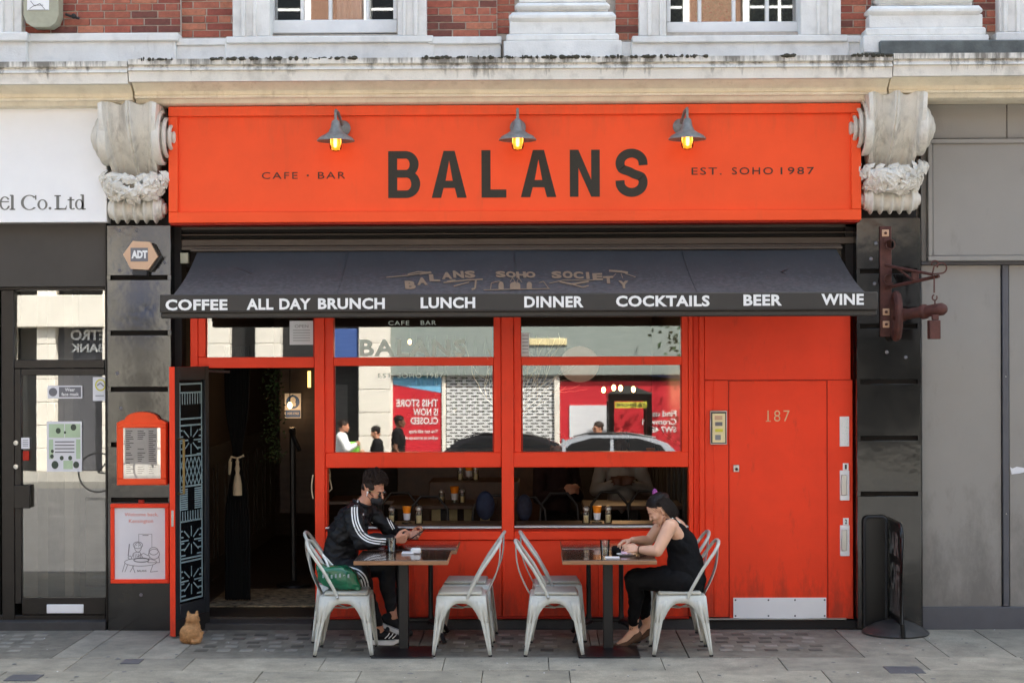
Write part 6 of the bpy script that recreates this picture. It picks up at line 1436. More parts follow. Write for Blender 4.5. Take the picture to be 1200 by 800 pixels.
# ============================================================ PEOPLE
V = Vector
def head_matrix(c, yaw, pitch, roll=0, s=1.0):
    return Matrix.Translation(V(c)) @ Matrix.Rotation(yaw, 4, 'Z') @ Matrix.Rotation(pitch, 4, 'Y') @ Matrix.Rotation(roll, 4, 'X') @ Matrix.Scale(s, 4)
def add_head(mb, HM, female=False):
    h = MB()
    h.ball((-.012, 0, .034), (.094, .074, .086), 24, 16); h.ball((.035, 0, -.012), (.055, .060, .075), 20, 14)
    h.ball((.042, 0, -.062), (.044, .046 if female else .050, .036), 18, 12); h.ball((.076, 0, -.096), (.018, .02, .014), 12, 8)
    h.tube([(.0, -.055, -.05), (.062, -.026, -.092)], [.016, .012], 10); h.tube([(.0, .055, -.05), (.062, .026, -.092)], [.016, .012], 10)
    (h.tube([(.084, 0, .012), (.094, 0, -.008), (.1055, 0, -.0235)], [.006, .007, .0085], 10), h.ball((.100, 0, -.028), (.0105, .012, .0075), 12, 8)) if female else (h.tube([(.086, 0, .012), (.098, 0, -.008), (.110, 0, -.026)], [.007, .009, .011], 10), h.ball((.104, 0, -.031), (.013, .013, .009), 12, 8))
    h.ball((.070 if female else .074, 0, .028), (.018, .044, .012), 14, 8); [h.ball((.062, q * .034, -.026), (.026, .023, .024), 14, 10) for q in (-1, 1)]
    h.ball((.091, 0, -.054), (.010, .022, .0055), 12, 6); h.ball((.089, 0, -.064), (.010, .019, .006), 12, 6)
    for s in (-1, 1):
        h.ball((.074, s * .031, .002), (.013, .015, .011), 12, 8)
        h.ball((-.008, s * .077, -.012), (.017, .007, .030), 12, 8, Matrix.Rotation(s * .35, 3, 'Z')); h.ball((-.004, s * .075, -.034), (.01, .006, .012), 8, 6)
    h.ball((-.045, 0, -.03), (.05, .05, .06), 16, 10)
    mb.add([HM @ V(v) for v in h.v], h.f)
def add_hand(mb, W_, F, N, T, curls=(.5, .55, .6, .65), s=1.0, thumb=.5, joint=None):
    """W_ wrist, F finger direction, N palm side, T towards the thumb"""
    F = V(F).normalized(); N = V(N); N = (N - F * N.dot(F)).normalized(); T = V(T); T = (T - F * T.dot(F) - N * T.dot(N)).normalized(); W_ = V(W_)
    kn = []
    for i in range(4):
        k = W_ + F * (.088 - .006 * abs(i - 1)) * s + T * (.030 - .0205 * i) * s; kn.append(k)
        mb.limb([W_ + T * (.012 - .008 * i) * s + F * .01, W_ + F * .05 * s + T * (.026 - .018 * i) * s, k], [.016 * s, .0145 * s, .0115 * s], 10)
    L = [(.042, .027, .021), (.046, .030, .022), (.043, .028, .021), (.033, .021, .019)]
    for i in range(4):
        p = kn[i]; d = F.copy(); ax = F.cross(N); pts = [p]
        for j in range(3):
            d = Matrix.Rotation(curls[i] * (1, 1.15, .8)[j], 3, ax) @ d; d = (d + T * (.05 - .035 * i)).normalized(); p = p + d * L[i][j] * s; pts.append(p)
        mb.limb(pts, [.0098 * s, .0090 * s, .0082 * s, .0072 * s], 10)
    b = W_ + F * .022 * s + T * .02 * s
    d1 = (F * .62 + T * .75 + N * .30).normalized(); d2 = (F * .85 + T * (.45 - thumb) + N * .45).normalized(); d3 = (F * .9 + T * (.15 - thumb) + N * .35).normalized()
    p1 = b + d1 * .043 * s; p2 = p1 + d2 * .033 * s; p3 = p2 + d3 * .026 * s
    mb.limb([b, p1, p2, p3], [.016 * s, .0125 * s, .0105 * s, .0085 * s], 10)
    return kn
def folds(amp, sc, seed=0.0, dirv=(1, 1, 1)):
    dv_ = V(dirv)
    def f(co):
        q = V((co.x * sc * dv_.x + seed, co.y * sc * dv_.y, co.z * sc * dv_.z))
        a = noise.noise(q); b = noise.noise(q * 2.3 + V((5, 1, 2)))
        return amp * (1 - abs(a) * 2.4) * .6 + amp * .4 * b
    return f
def ray_px(px, py):
    R3 = cam.rotation_euler.to_matrix(); d = R3 @ V(((px - 600) / FPX, (HY - py) / FPX, -1)); return V(cam.location), d.normalized()
def ribbon(ob, path, w, offs, lift=.003, step=2.0):
    """printed stripes laid on a garment, following its surface"""
    me = ob.data; o = wpos(ob.parent); bvh = BVHTree.FromPolygons([v.co + o for v in me.vertices], [p.vertices[:] for p in me.polygons])
    pts = []
    for a, b in zip(path[:-1], path[1:]):
        n = max(1, int(math.hypot(b[0]-a[0], b[1]-a[1]) / step)); pts += [(a[0] + (b[0]-a[0]) * k / n, a[1] + (b[1]-a[1]) * k / n) for k in range(n)]
    pts.append(path[-1])
    for _ in range(3): pts = [pts[0]] + [((pts[i-1][0] + 2*pts[i][0] + pts[i+1][0]) / 4, (pts[i-1][1] + 2*pts[i][1] + pts[i+1][1]) / 4) for i in range(1, len(pts) - 1)] + [pts[-1]]
    mb = MB()
    for off in offs:
        prev = None
        for i, p in enumerate(pts):
            a, b = pts[max(0, i-1)], pts[min(len(pts)-1, i+1)]; dx, dy = b[0]-a[0], b[1]-a[1]; l = math.hypot(dx, dy) or 1; nx, ny = -dy/l, dx/l; cur = []
            for e in (off - w/2, off + w/2):
                og, d = ray_px(p[0] + nx * e, p[1] + ny * e); hit = bvh.ray_cast(og, d)
                cur.append(hit[0] + hit[1].normalized() * lift if hit[0] is not None and hit[1].dot(d) < 0 else (hit[0] - d * lift if hit[0] is not None else None))
            if None in cur: prev = None; continue
            if prev and (cur[0] - prev[0]).length < .05: mb.quad(prev[0], prev[1], cur[1], cur[0])
            prev = cur
    return mb
# ------------------------------------------------------------ the man
mn = thing('person', 'man in a black tracksuit with white stripes, mask and sunglasses looking at his phone', 'person', (-1.55, -.5, .45))
sh_n, el_n, wr_n = V((-1.425, -.685, 1.015)), V((-1.345, -.76, .80)), V((-1.105, -.70, .815))
sh_f, el_f, wr_f = V((-1.345, -.335, 1.015)), V((-1.13, -.29, .815)), V((-1.00, -.50, .835))
hp_n, kn_n, an_n = V((-1.53, -.60, .555)), V((-1.345, -.84, .565)), V((-1.215, -.77, .13))
hp_f, kn_f, an_f = V((-1.53, -.42, .55)), V((-1.17, -.48, .565)), V((-1.12, -.62, .21))
HMm = head_matrix((-1.285, -.505, 1.195), math.radians(-24), math.radians(24), math.radians(4), .98)
sk = MB(); add_head(sk, HMm)
sk.limb([V((-1.395, -.505, 1.055)), V((-1.345, -.505, 1.10)), V((-1.31, -.505, 1.15))], [.060, .055, .055], 16)
sk.limb([V((-1.55, -.5, .57)), V((-1.53, -.5, .72)), V((-1.46, -.5, .9)), V((-1.41, -.5, 1.0))], [.12, .10, .11, .085], 18)
sk.limb([sh_n, el_n, wr_n], [.045, .04, .030], 14); sk.limb([sh_f, el_f, wr_f], [.045, .04, .030], 14)
sk.limb([V((-1.41, -.5, 1.0)), sh_n], [.07, .05]); sk.limb([V((-1.41, -.5, 1.0)), sh_f], [.07, .05])
for a, b, c in ((hp_n, kn_n, an_n), (hp_f, kn_f, an_f)): sk.limb([a, b, c, c + V((.01, 0, -.05))], [.08, .05, .036, .036], 14)
add_hand(sk, wr_n + V((.01, 0, .0)), (1, .25, .12), (-.1, .9, .35), (.0, -.25, .9), (.75, .8, .85, .9), 1.0, .35)
add_hand(sk, wr_f + V((.005, 0, -.01)), (.95, -.35, .10), (.1, -.8, .5), (.0, .2, .9), (.55, .6, .7, .8), .98, .35)
bo = blob('body', sk, .0045, M['skin_m'], 3, .5, mn)
jk = MB()
jk.limb([V((-1.55, -.5, .60)), V((-1.545, -.5, .70)), V((-1.505, -.5, .83)), V((-1.455, -.505, .93)), V((-1.415, -.505, 1.0))], [.150, .132, .142, .135, .095], 22)
jk.limb([V((-1.51, -.58, .84)), V((-1.44, -.62, .97))], [.10, .08]); jk.limb([V((-1.49, -.42, .84)), V((-1.39, -.40, .97))], [.10, .08])
jk.limb([V((-1.42, -.5, 1.02)), sh_n + V((0, .01, .0))], [.07, .072], 16); jk.limb([V((-1.40, -.5, 1.02)), sh_f], [.07, .068], 16)
jk.limb([sh_n, sh_n.lerp(el_n, .5) + V((-.012, -.01, 0)), el_n, el_n.lerp(wr_n, .5) + V((0, 0, .006)), wr_n.lerp(el_n, .12)], [.072, .068, .060, .054, .043], 16)
jk.limb([sh_f, sh_f.lerp(el_f, .5), el_f, el_f.lerp(wr_f, .5), wr_f.lerp(el_f, .2)], [.066, .060, .054, .048, .041], 16)
jk.tube([V((-1.41, -.505, 1.02)), V((-1.385, -.505, 1.065)), V((-1.372, -.505, 1.085))], [.085, .069, .066], 20)
jko = blob('jacket', jk, .006, M['cloth_black'], 5, .5, mn, folds(.017, 10, 1.3, (1, .7, 1.6)))
tr = MB()
tr.limb([V((-1.56, -.5, .57)), hp_n], [.135, .11], 18); tr.limb([V((-1.56, -.5, .57)), hp_f], [.135, .105], 18)
tr.limb([hp_n, hp_n.lerp(kn_n, .5) + V((0, 0, .012)), kn_n, kn_n.lerp(an_n, .35) + V((-.02, 0, 0)), kn_n.lerp(an_n, .9)], [.105, .092, .075, .066, .040], 16)
tr.limb([hp_f, hp_f.lerp(kn_f, .5) + V((0, 0, .01)), kn_f, kn_f.lerp(an_f, .35) + V((-.02, 0, 0)), kn_f.lerp(an_f, .9)], [.105, .090, .073, .062, .040], 16)
tro = blob('trousers', tr, .006, M['cloth_black'], 5, .5, mn, folds(.013, 11, 7.3, (1, 1, 1)))
mb = ribbon(jko, [(417.6, 581), (415.5, 590), (415.2, 600), (416.5, 611), (420, 620), (424.5, 627), (431, 631.5), (440, 633.5), (452, 634.5)], 1.5, (-3.0, 0, 3.0), .002)
part('stripes', mb, M['white_print'], jko)
mb = ribbon(jko, [(447, 586), (449.5, 595), (453, 604), (456.5, 612), (461, 620)], 1.0, (-1.6, .6), .002); part('stripes', mb, M['white_print'], jko)
mb = ribbon(tro, [(380, 661), (390, 665.5), (400, 666.5), (410, 667.5), (419, 670), (425, 675), (428, 683), (429, 695)], 1.6, (-3.2, 0, 3.2), .002); part('stripes', mb, M['white_print'], tro)
mb = ribbon(jko, [(425.3, 604.5), (425.6, 606.5)], 2.6, (0,), .002); 
mb2 = ribbon(jko, [(425.5, 601.2), (425.5, 603.6)], 1.6, (0,), .002); mb.add(mb2.v, mb2.f); mb2 = ribbon(jko, [(433, 610), (437, 612.5)], .6, (0,), .002); mb.add(mb2.v, mb2.f); part('chest_mark', mb, M['white_print'], jko)
part('zip', ribbon(jko, [(436, 597), (437.5, 606), (438, 618)], .5, (0,), .002), M['iron'], jko)
# collar
part('collar', MB().tube([HMm.inverted() and V((-1.372 + .068 * math.cos(a), -.505 + .064 * math.sin(a), 1.083 - .028 * math.cos(a))) for a in [2 * math.pi * k / 24 for k in range(24)]], .012, 8, closed=True), M['cloth_black'], jko)
# wrist tattoo band
tt = MB(); ax = (wr_n - el_n).normalized(); tt.tube([wr_n - ax * .035, wr_n - ax * .0, wr_n + ax * .018], [.0355, .0325, .031], 16); part('tattoo_sleeve', tt, M['tattoo'], mn)
def hl(HM, *p): return HM @ V(p)
def hmesh(HM, build, name, m, parent, **k):
    h = MB(); build(h); h.v = [tuple(HM @ V(v)) for v in h.v]; return part(name, h, m, parent, **k)
hmesh(HMm, lambda h: (h.ball((.060, 0, -.062), (.056, .060, .050), 24, 14), h.ball((.094, 0, -.038), (.024, .022, .020), 14, 10), h.tube([(.075, -.045, -.035), (.03, -.068, -.02), (-.0, -.078, .005)], .0022, 6), h.tube([(.06, -.05, -.085), (.02, -.066, -.05), (-.005, -.078, -.04)], .0022, 6)), 'face_mask', M['mask'], mn)
hmesh(HMm, lambda h: [h.ball((.090, s * .033, .002), (.011, .029, .024), 16, 10, Matrix.Rotation(s * -.35, 3, 'Z')) for s in (-1, 1)], 'sunglass_lens', M['lens'], mn)
hmesh(HMm, lambda h: [h.tube([(.090, s * .055, .010), (.05, s * .070, .012), (-.005, s * .079, .008), (-.02, s * .078, -.004)], .0024, 6) for s in (-1, 1)] + [h.tube([(.1, -.012, .008), (.103, 0, .011), (.1, .012, .008)], .0022, 6)], 'sunglass_frame', mat('gold_wire', (.5, .35, .15), .3, metal=.8, bump=0), mn)
hmesh(HMm, lambda h: (h.ball((.004, -.086, -.010), (.0085, .006, .009), 10, 8), h.tube([(.004, -.088, -.010), (.010, -.088, -.040)], .0035, 8)), 'earbud', M['white_sign'], mn)
def curls(h):
    h.ball((-.022, 0, .056), (.092, .076, .076), 22, 14)
    h.ball((-.058, 0, .005), (.045, .066, .05), 16, 10)
    for s in (-1, 1): h.ball((-.005, s * .066, .036), (.050, .011, .030), 12, 8); h.ball((.016, s * .070, .004), (.009, .005, .022), 8, 6)
    for k in range(760):
        th = U(0, 6.283); ph = math.acos(U(-.15, 1)); d = V((math.sin(ph) * math.cos(th), math.sin(ph) * math.sin(th), math.cos(ph)))
        if d.x > .35 and d.z < .38 + .1 * math.sin(th * 9): continue
        if d.z < .15 and d.x > -.3: continue
        lump = .010 * noise.noise(d * 3.1 + V((4, 2, 1))) + U(-.004, .012) * (d.z > .3); p = V((-.008 + d.x * (.092 + lump), d.y * (.078 + lump), .058 + d.z * (.090 + lump * 1.3))); r = U(.009, .020)
        if d.z < .3: r *= .5
        a = d.orthogonal().normalized(); b = d.cross(a); a0 = U(0, 6.28); L0 = U(3, 6.5)
        h.tube([p + d * (.002 + r * (1 + math.sin(q * 1.1)) * .6) + (a * math.cos(a0 + q * L0 / 5) + b * math.sin(a0 + q * L0 / 5)) * r for q in range(6)], [.0022, .0030, .0032, .0032, .0028, .0014], 4)
hmesh(HMm, curls, 'hair', M['hair_brown'], mn, angle=60)
hmesh(HMm, lambda h: [h.tube([(.080, s * .018, .020), (.083, s * .034, .025), (.072, s * .050, .021)], [.002, .0034, .0016], 6) for s in (-1, 1)], 'eyebrow', M['hair_brown'], mn)
def shoe(toe_dir, ank, L=.275, up=0.0, m=M['rubber'], parent=mn, pitch=0.0, name='shoe', sole=M['white_print'], w=.046):
    d = V(toe_dir).normalized(); s_ = d.cross(V((0, 0, 1))).normalized(); base = V((ank.x, ank.y, ank.z)) ; 
    Rm = Matrix((d, -s_, V((0, 0, 1)))).transposed()
    Rp = Rm @ Matrix.Rotation(pitch, 3, 'Y')
    def q(x, y, z): return base + Rp @ V((x, y, z))
    h = MB(); h.limb([q(-.045, 0, -.05), q(.04, 0, -.055), q(.12, 0, -.075), q(.185, 0, -.085)], [.042, .042, .036, .028], 14); h.limb([q(-.01, 0, -.01), q(-.02, 0, -.05)], [.042, .044], 14)
    ob = blob(name, h, .007, m, 3, .5, parent)
    so = MB(); n = 22; prof = []
    for i in range(n):
        a = 2 * math.pi * i / n; x = .058 + .150 * math.cos(a); y = w * math.sin(a) * (1 + .12 * math.cos(a)); prof.append((x, y))
    vs = [q(x, y, -.118 + (.02 if x > .15 else 0)) for x, y in prof] + [q(x, y, -.088 + (.012 if x > .15 else .0) + (.006 if x < -.03 else 0)) for x, y in prof]
    so.add(vs, [list(range(n))[::-1], list(range(n, 2*n))] + [[i, (i+1)%n, (i+1)%n + n, i + n] for i in range(n)])
    part('sole', so, sole, ob); return ob
s1 = shoe((1, -.05, 0), an_n + V((0, 0, -.008)), m=M['cloth_black']); s2 = shoe((.9, -.35, 0), an_f + V((0, 0, .0)), m=M['cloth_black'], pitch=math.radians(18))
mb = MB(); 
for k in range(3): mb.tube([an_n + V((.05 + k * .03, -.046, -.075)), an_n + V((.075 + k * .03, -.043, -.052)), an_n + V((.085 + k * .03, -.03, -.035))], .004, 5)
part('shoe_stripe', mb, M['white_print'], s1)
ph = thing('phone', 'dark smartphone held in the seated man\'s hands', 'phone', (X(488, -.66), -.66, .87)); pc = V((X(487.5, -.64), -.635, Z(626, -.64)))
mb = MB().box(-.038, .038, -.075, .075, -.004, .004, .003); R_p = Matrix.Rotation(math.radians(-35), 3, 'Y') @ Matrix.Rotation(math.radians(62), 3, 'Z'); mb.v = [tuple(pc + R_p @ V(v)) for v in mb.v]; part('case', mb, M['lens'], ph)
# ------------------------------------------------------------ the woman
wo = thing('person', 'woman in a black sleeveless top with tied dark hair leaning over the right table', 'person', (1.15, -1.08, .45))
YW = -1.08
HMw = head_matrix((.966, YW + .0, 1.084), math.radians(180 + 9), math.radians(35), 0, .96)
ws_n, we_n, ww_n = V((1.035, YW - .155, .975)), V((.935, YW - .225, .795)), V((.80, YW - .135, .795))
ws_f, we_f, ww_f = V((1.015, YW + .165, .975)), V((.90, YW + .19, .825)), V((.765, YW + .06, .845))
wh_n, wk_n, wa_n = V((1.13, YW - .09, .545)), V((.765, YW - .02, .555)), V((.775, YW + .16, .155))
wh_f, wk_f, wa_f = V((1.13, YW + .09, .545)), V((.80, YW + .16, .545)), V((.885, YW + .28, .175))
sk = MB(); add_head(sk, HMw, True)
sk.limb([V((1.06, YW, .985)), V((1.035, YW, 1.015)), V((.99, YW, 1.055))], [.055, .046, .047], 16)
sk.limb([V((1.15, YW, .57)), V((1.155, YW, .70)), V((1.125, YW, .83)), V((1.085, YW, .93)), V((1.065, YW, .965))], [.115, .095, .10, .092, .075], 20)
sk.limb([V((1.07, YW, .96)), ws_n], [.066, .050], 16); sk.limb([V((1.06, YW, .96)), ws_f], [.066, .048], 16)
sk.limb([V((1.11, YW - .06, .88)), V((1.05, YW - .12, .955))], [.06, .055], 14)
sk.limb([ws_n, ws_n.lerp(we_n, .45), we_n, we_n.lerp(ww_n, .4), ww_n], [.054, .051, .043, .041, .026], 16)
sk.limb([ws_f, ws_f.lerp(we_f, .45), we_f, we_f.lerp(ww_f, .4), ww_f], [.050, .047, .040, .038, .025], 16)
for a, b, c in ((wh_n, wk_n, wa_n), (wh_f, wk_f, wa_f)):
    sk.limb([a, b, b.lerp(c, .35) + V((.02, 0, 0)), c], [.085, .058, .052, .035], 14)
    sk.limb([c, c + V((.018, 0, -.035)), c + V((.030, .0, -.055))], [.035, .033, .028], 12); sk.limb([c + V((.0, 0, -.03)), c + V((-.06, -.01, -.095)), c + V((-.12, -.02, -.128))], [.033, .030, .020], 12)
add_hand(sk, ww_n, (-1, .12, .12), (.0, .75, -.6), (-.1, .6, .7), (.45, .5, .6, .7), .9, .3)
add_hand(sk, ww_f, (-1, -.15, -.10), (-.2, -.1, -1), (-.1, -1, .2), (.65, .6, .55, .5), .92, .3)
blob('body', sk, .0045, M['skin_w'], 3, .5, wo)
tp = MB()
tp.limb([V((1.155, YW, .56)), V((1.165, YW, .66)), V((1.155, YW, .74)), V((1.14, YW, .82)), V((1.118, YW, .865))], [.155, .138, .118, .113, .098], 22)
tp.limb([V((1.14, YW - .05, .80)), V((1.075, YW - .05, .86))], [.08, .07], 14); tp.limb([V((1.14, YW + .05, .80)), V((1.065, YW + .05, .86))], [.08, .07], 14)
tp.limb([V((1.15, YW - .04, .85)), V((1.115, YW - .045, .93))], [.075, .055], 14); tp.limb([V((1.15, YW + .04, .85)), V((1.11, YW + .045, .93))], [.075, .055], 14)
tp.limb([V((1.15, YW, .52)), V((1.02, YW - .05, .545))], [.14, .105], 18); tp.limb([V((1.15, YW, .52)), V((1.02, YW + .07, .545))], [.14, .10], 18); tp.limb([V((1.19, YW, .54)), V((1.19, YW, .515))], [.13, .12], 18)
top = blob('top', tp, .006, M['cloth_dark'], 5, .5, wo, folds(.013, 10, 3.1, (1, 1, .8)))
bvh = BVHTree.FromPolygons([v.co + wpos(wo) for v in [vv for vv in bpy.data.objects[[c.name for c in wo.children if c.name.startswith('body')][0]].data.vertices]], [p.vertices[:] for p in bpy.data.objects[[c.name for c in wo.children if c.name.startswith('body')][0]].data.polygons])
def strap_on(pts, w, name, m):
    sp = []
    for p in pts:
        loc, nrm, i_, d_ = bvh.find_nearest(V(p)); sp.append(loc + nrm * .003)
    return part(name, MB().tube(sp, w, 6), m, wo)
strap_on([(1.14, YW - .075, .935), (1.12, YW - .08, .985), (1.08, YW - .085, 1.02), (1.03, YW - .08, 1.0), (1.0, YW - .07, .93), (1.03, YW - .06, .87)], .009, 'strap', M['cloth_dark']); strap_on([(1.14, YW + .075, .93), (1.11, YW + .08, 1.0), (1.03, YW + .08, 1.0), (.99, YW + .06, .92)], .009, 'strap', M['cloth_dark'])
strap_on([(1.13, YW - .055, .95), (1.11, YW - .058, 1.0), (1.06, YW - .062, 1.025), (1.02, YW - .06, 1.0)], .004, 'bra_strap', M['vinyl'])
lg = MB()
for a, b, c in ((wh_n, wk_n, wa_n), (wh_f, wk_f, wa_f)): lg.limb([a, a.lerp(b, .5), b, b.lerp(c, .35) + V((.025, 0, 0)), b.lerp(c, .86)], [.098, .086, .070, .061, .041], 16)
blob('leggings', lg, .006, M['cloth_dark'], 5, .5, wo, folds(.008, 11, 5))
for c in (wa_n, wa_f):
    h = MB(); h.limb([c + V((.032, 0, -.055)), c + V((-.02, -.006, -.095)), c + V((-.09, -.015, -.13)), c + V((-.13, -.02, -.135))], [.036, .030, .030, .022], 14); ob = blob('shoe', h, .007, M['shoe_brown'], 3, .5, wo)
mb = MB()
for (a, b) in ((.757, .165), (.765, .155), (.752, .150)): mb.ball((a, wa_n.y - .034, b + .0), .005, 6, 5)
part('ankle_tattoo', mb, M['ink'], wo, stuff=True)
def whair(h):
    h.ball((-.030, 0, .052), (.091, .080, .078), 24, 16); h.ball((-.062, 0, -.005), (.056, .072, .085), 20, 12); h.ball((-.070, 0, -.075), (.045, .058, .060), 18, 12); h.ball((-.085, 0, .055), (.045, .045, .045), 14, 10)
    tie = V((-.060, -.012, .122))
    for k in range(260):                                              # combed back from the hairline
        s = U(-1, 1); a = s * 1.25
        st = V((.070 * math.cos(a) - .012, .074 * math.sin(a), .082 - .045 * abs(s) ** 1.5 + U(-.004, .004))); md = V((-.0 + .0 * s, .070 * s * .9, .126 - .04 * s * s)); e = tie + V((U(-.012, .012), U(-.02, .02), U(-.012, .0)))
        pts = []
        for q in range(6):
            t = q / 5; p = st * (1-t) ** 2 + md * 2 * t * (1-t) + e * t * t; c0 = V((-.02, 0, .04)); d = (p - c0); dd = V((d.x / .100, d.y / .085, d.z / .084)); l = dd.length; p = c0 + d * (max(l, 1.0) / l) * 1.005; pts.append(p)
        h.tube([p + (p - V((-.02, 0, .04))) * U(-.01, .05) for p in pts], [.0016, .0024, .0028, .0028, .0024, .0018], 4)
    for k in range(260):                                              # falling to the nape
        a = U(-1.75, 1.75); st = V((-.035 - .055 * math.cos(a), .070 * math.sin(a), .10 - .02 * abs(a))); pts = []
        for q in range(7):
            t = q / 6; z = st.z * (1 - t) + (-.105 - U(0, .01)) * t; rad = 1 + .10 * math.sin(t * 3.1) - .28 * max(0, t - .55)
            x = -.030 - (.070 + .015 * t) * math.cos(a) * rad - .012 * t; y = .084 * math.sin(a) * rad; pts.append(V((x, y, z)))
        o_ = U(.997, 1.05); pts = [V((-.03 + (q_.x + .03) * o_, q_.y * o_, q_.z)) for q_ in pts]; h.tube(pts, [.0014, .002, .0026, .0028, .0026, .002, .0008], 4)
hw_ob = hmesh(HMw, whair, 'hair', M['hair_black'], wo, angle=60)
def wisps(h):
    for k in range(70):
        a = U(-1.6, 1.6); p = V((-.03 + U(-.05, .09), .080 * math.sin(a), .06 + .06 * math.cos(a))); pts = [p]; d = V((U(-1, .3), U(-.4, .4), U(-.6, .4))).normalized()
        for q in range(4): d = (d + V((-.15, U(-.3, .3), -.28))).normalized(); pts.append(pts[-1] + d * .016)
        h.tube(pts, .0011, 3)
hmesh(HMw, wisps, 'loose_hair', M['hair_brown'], hw_ob, angle=60)
hmesh(HMw, lambda h: [h.ball((-.060 + U(-.02, .02), -.02 + U(-.03, .03), .132 + U(-.01, .012)), (.012, .012, .008), 8, 6, Matrix.Rotation(U(0, 3), 3, 'X')) for k in range(12)], 'hair_flower', M['purple'], wo)
hmesh(HMw, lambda h: [h.tube([(.080, s * .018, -.0005), (.0845, s * .032, -.004), (.076, s * .045, -.001)], [.0014, .0026, .0012], 6) for s in (-1, 1)], 'eyelashes', M['ink'], wo)
hmesh(HMw, lambda h: [h.tube([(.088, s * .016, .024), (.086, s * .034, .029), (.073, s * .050, .022)], [.0018, .003, .0012], 6) for s in (-1, 1)], 'eyebrow', M['hair_black'], wo)
hmesh(HMw, lambda h: (h.ball((.0975, 0, -.0545), (.006, .018, .0042), 12, 6), h.ball((.0955, 0, -.0635), (.006, .016, .0045), 12, 6)), 'lips', mat('lips', hexc('B5695C'), .45, bump=0), wo)
ax = (ww_n - we_n).normalized(); Qb = V((0, 0, 1)).rotation_difference(ax).to_matrix()
part('bracelet', MB().tube([ww_n - ax * .012 + Qb @ V((.030 * math.cos(a), .030 * math.sin(a), 0)) for a in [2 * math.pi * k / 20 for k in range(20)]], .005, 6, closed=True), M['shoe_brown'], wo)
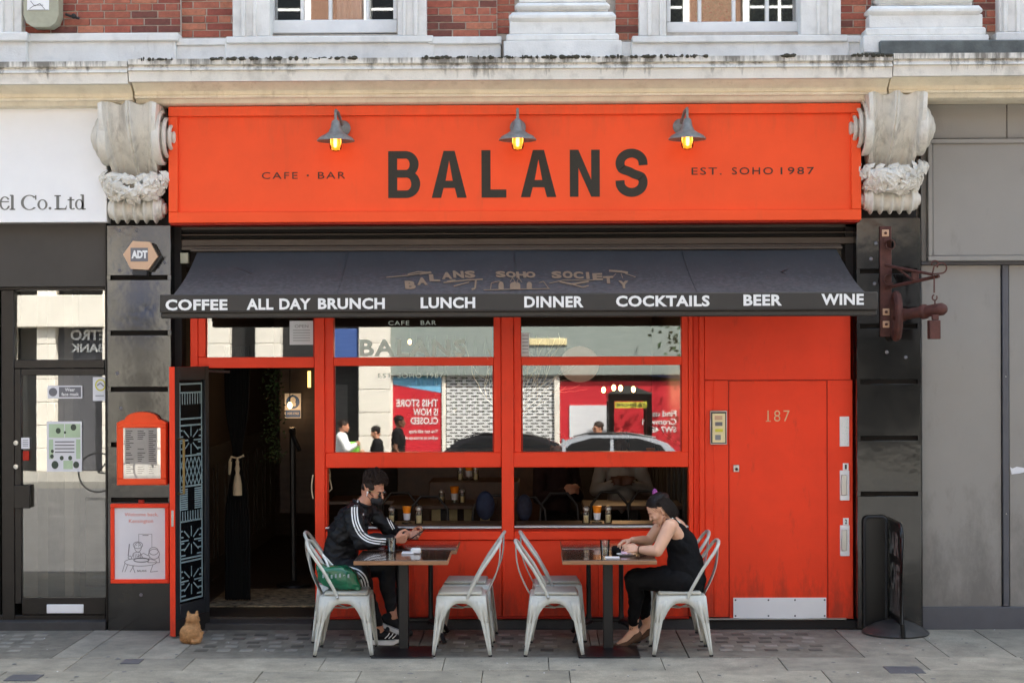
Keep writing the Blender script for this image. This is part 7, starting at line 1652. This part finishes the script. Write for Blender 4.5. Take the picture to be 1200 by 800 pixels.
# ------------------------------------------------------------ distant people, with the same anatomy
def figure(loc, yaw, kind, skin, shirt, legs, hair, label, pose='phone', s=1.0, sit=False, bald=False, glasses=False, group=None):
    t = thing('person', label, 'person', loc, group)
    A = Matrix.Translation(V(loc)) @ Matrix.Rotation(yaw, 4, 'Z') @ Matrix.Scale(s, 4); dz = -.42 if sit else 0
    P_ = lambda x, y, z: A @ V((x, y, z + dz)); Q_ = lambda x, y, z: A @ V((x, y, z))
    hm = A @ head_matrix((.03, 0, 1.61 + dz), 0, math.radians(18 if pose == 'phone' else 4))
    b = MB(); add_head(b, hm); b.limb([P_(-.01, 0, 1.42), P_(.0, 0, 1.53)], [.055 * s, .05 * s], 12)
    tor = [P_(0, 0, .95), P_(.0, 0, 1.12), P_(0, 0, 1.3), P_(-.01, 0, 1.38)]; b.limb(tor, [.11*s, .10*s, .11*s, .09*s], 14)
    arms = []
    for q in (-1, 1):
        shd = P_(-.01, q * .18, 1.4)
        if pose == 'phone': e, w_ = P_(.03, q * .22, 1.13), P_(.25, q * .08, 1.2)
        elif pose == 'chest': e, w_ = P_(.12, q * .25, 1.18), P_(.28, q * .03, 1.26)
        else: e, w_ = P_(-.04, q * .24, 1.12), P_(.02 + .1 * q, q * .23, .88)
        arms.append((shd, e, w_)); b.limb([shd, e, w_], [.05*s, .042*s, .028*s], 12); b.limb([tor[3], shd], [.07*s, .05*s], 12)
        add_hand(b, w_, (w_ - e), (A.to_3x3() @ V((0, -q, .1))), (A.to_3x3() @ V((.3, 0, 1))), (.5, .5, .6, .6), s)
    lgs = []
    for q in (-1, 1):
        if sit: ps_ = [Q_(0, q * .09, .50), Q_(.40, q * .10, .50), Q_(.42, q * .10, .08)]
        else: ps_ = [Q_(0, q * .09, .92), Q_(.02 + .06 * q, q * .10, .50), Q_(-.02 + .08 * q, q * .10, .08)]
        lgs.append(ps_); b.limb(ps_, [.08*s, .055*s, .038*s], 12)
    blob('body', b, .009, skin, 2, .5, t)
    c = MB(); c.limb([P_(0, 0, .93), P_(0, 0, 1.1), P_(0, 0, 1.28), P_(-.01, 0, 1.4)], [.14*s, .13*s, .14*s, .11*s], 16)
    for (shd, e, w_) in arms:
        c.limb([P_(-.01, 0, 1.38), shd], [.085*s, .064*s], 12); c.limb([shd, e] if kind == 'tee' else [shd, e, w_], [.065*s, .058*s] if kind == 'tee' else [.065*s, .058*s, .04*s], 12) if kind != 'tee' else c.limb([shd, shd.lerp(e, .6)], [.065*s, .060*s], 12)
    blob('shirt', c, .012, shirt, 4, .5, t, folds(.007, 9, 2))
    c = MB()
    for ps_ in lgs: c.limb([ps_[0], ps_[1], ps_[1].lerp(ps_[2], .9)], [.105*s, .075*s, .055*s], 12)
    blob('trousers', c, .014, legs, 3, .5, t)
    for ps_ in lgs:
        c = MB(); c.limb([ps_[2] + A.to_3x3() @ V((-.02, 0, -.04)), ps_[2] + A.to_3x3() @ V((.14, 0, -.05))], [.042*s, .03*s], 10); part('shoe', c, M['rubber'], t)
    def hb(h):
        h.ball((-.020, 0, .046), (.099, .081, .080), 20, 12)
        h.ball((-.055, 0, .0), (.048, .068, .055 if not bald else .03), 16, 10)
        for k in range(160 if not bald else 0):
            th = U(0, 6.283); ph_ = math.acos(U(-.1, 1)); d = V((math.sin(ph_) * math.cos(th), math.sin(ph_) * math.sin(th), math.cos(ph_)))
            if d.x > .3 and d.z < .5: continue
            p = V((-.02 + d.x * .098, d.y * .081, .046 + d.z * .082)); a = d.orthogonal().normalized(); h.tube([p, p + d * .01 + a * .008, p + d * .006 + a * .018], [.003, .004, .001], 4)
    if not bald: hmesh(hm, hb, 'hair', hair, t)
    else: hmesh(hm, lambda h: h.ball((-.024, 0, .030), (.092, .077, .075), 20, 12), 'hair', hair, t)
    if glasses: hmesh(hm, lambda h: [h.ball((.088, q * .033, .0), (.011, .026, .018), 12, 8) for q in (-1, 1)] + [h.tube([(.085, q * .058, .008), (0, q * .08, .006)], .003, 5) for q in (-1, 1)], 'sunglasses', M['lens'], t)
    return t
white_blouse = mat('white_blouse', (.38, .36, .34), .9, var=.15, bump=.4, bs=18)
dark_red = mat('dark_red_shirt', (.02, .006, .006), .9, var=.3, bump=.3)
figure((X(727, 3.4), 3.4, .04), math.radians(-90), 'long', M['skin_d'], white_blouse, M['cloth_dark'], M['hair_black'], 'woman in a white blouse seated inside behind the right window', 'chest', 1.08, sit=True)
figure((X(652, 2.9), 2.9, .08), math.radians(-60), 'long', M['skin_m'], dark_red, M['cloth_dark'], M['hair_brown'], 'dim figure in dark clothes seated inside at the left of the right window', 'phone', 1.05, sit=True)
navy = mat('navy_tee', (.02, .022, .03), .9, bump=.2)
figure((RX(400, -17.9), -17.9, 0), math.radians(0), 'long', M['skin_m'], M['white_print'], navy, M['hair_brown'], 'person in a white top mirrored at the left edge of the left window', 'chest', 1.0)
figure((RX(441, -18.3), -18.3, -.09), math.radians(180), 'tee', M['skin_m'], M['cloth_dark'], navy, M['hair_black'], 'person in a black t-shirt looking down mirrored in the left window', 'phone', .98)
figure((RX(466, -18.9), -18.9, 0), math.radians(-0), 'tee', M['skin_d'], M['cloth_dark'], navy, M['hair_black'], 'dark haired person in black walking before the red closing poster', 'walk', 1.05)
figure((RX(702, -17.7), -17.7, -.05), math.radians(150), 'tee', M['skin_m'], navy, navy, M['hair_brown'], 'man in sunglasses mirrored above the silver car roof in the right window', 'walk', 1.0, glasses=True)
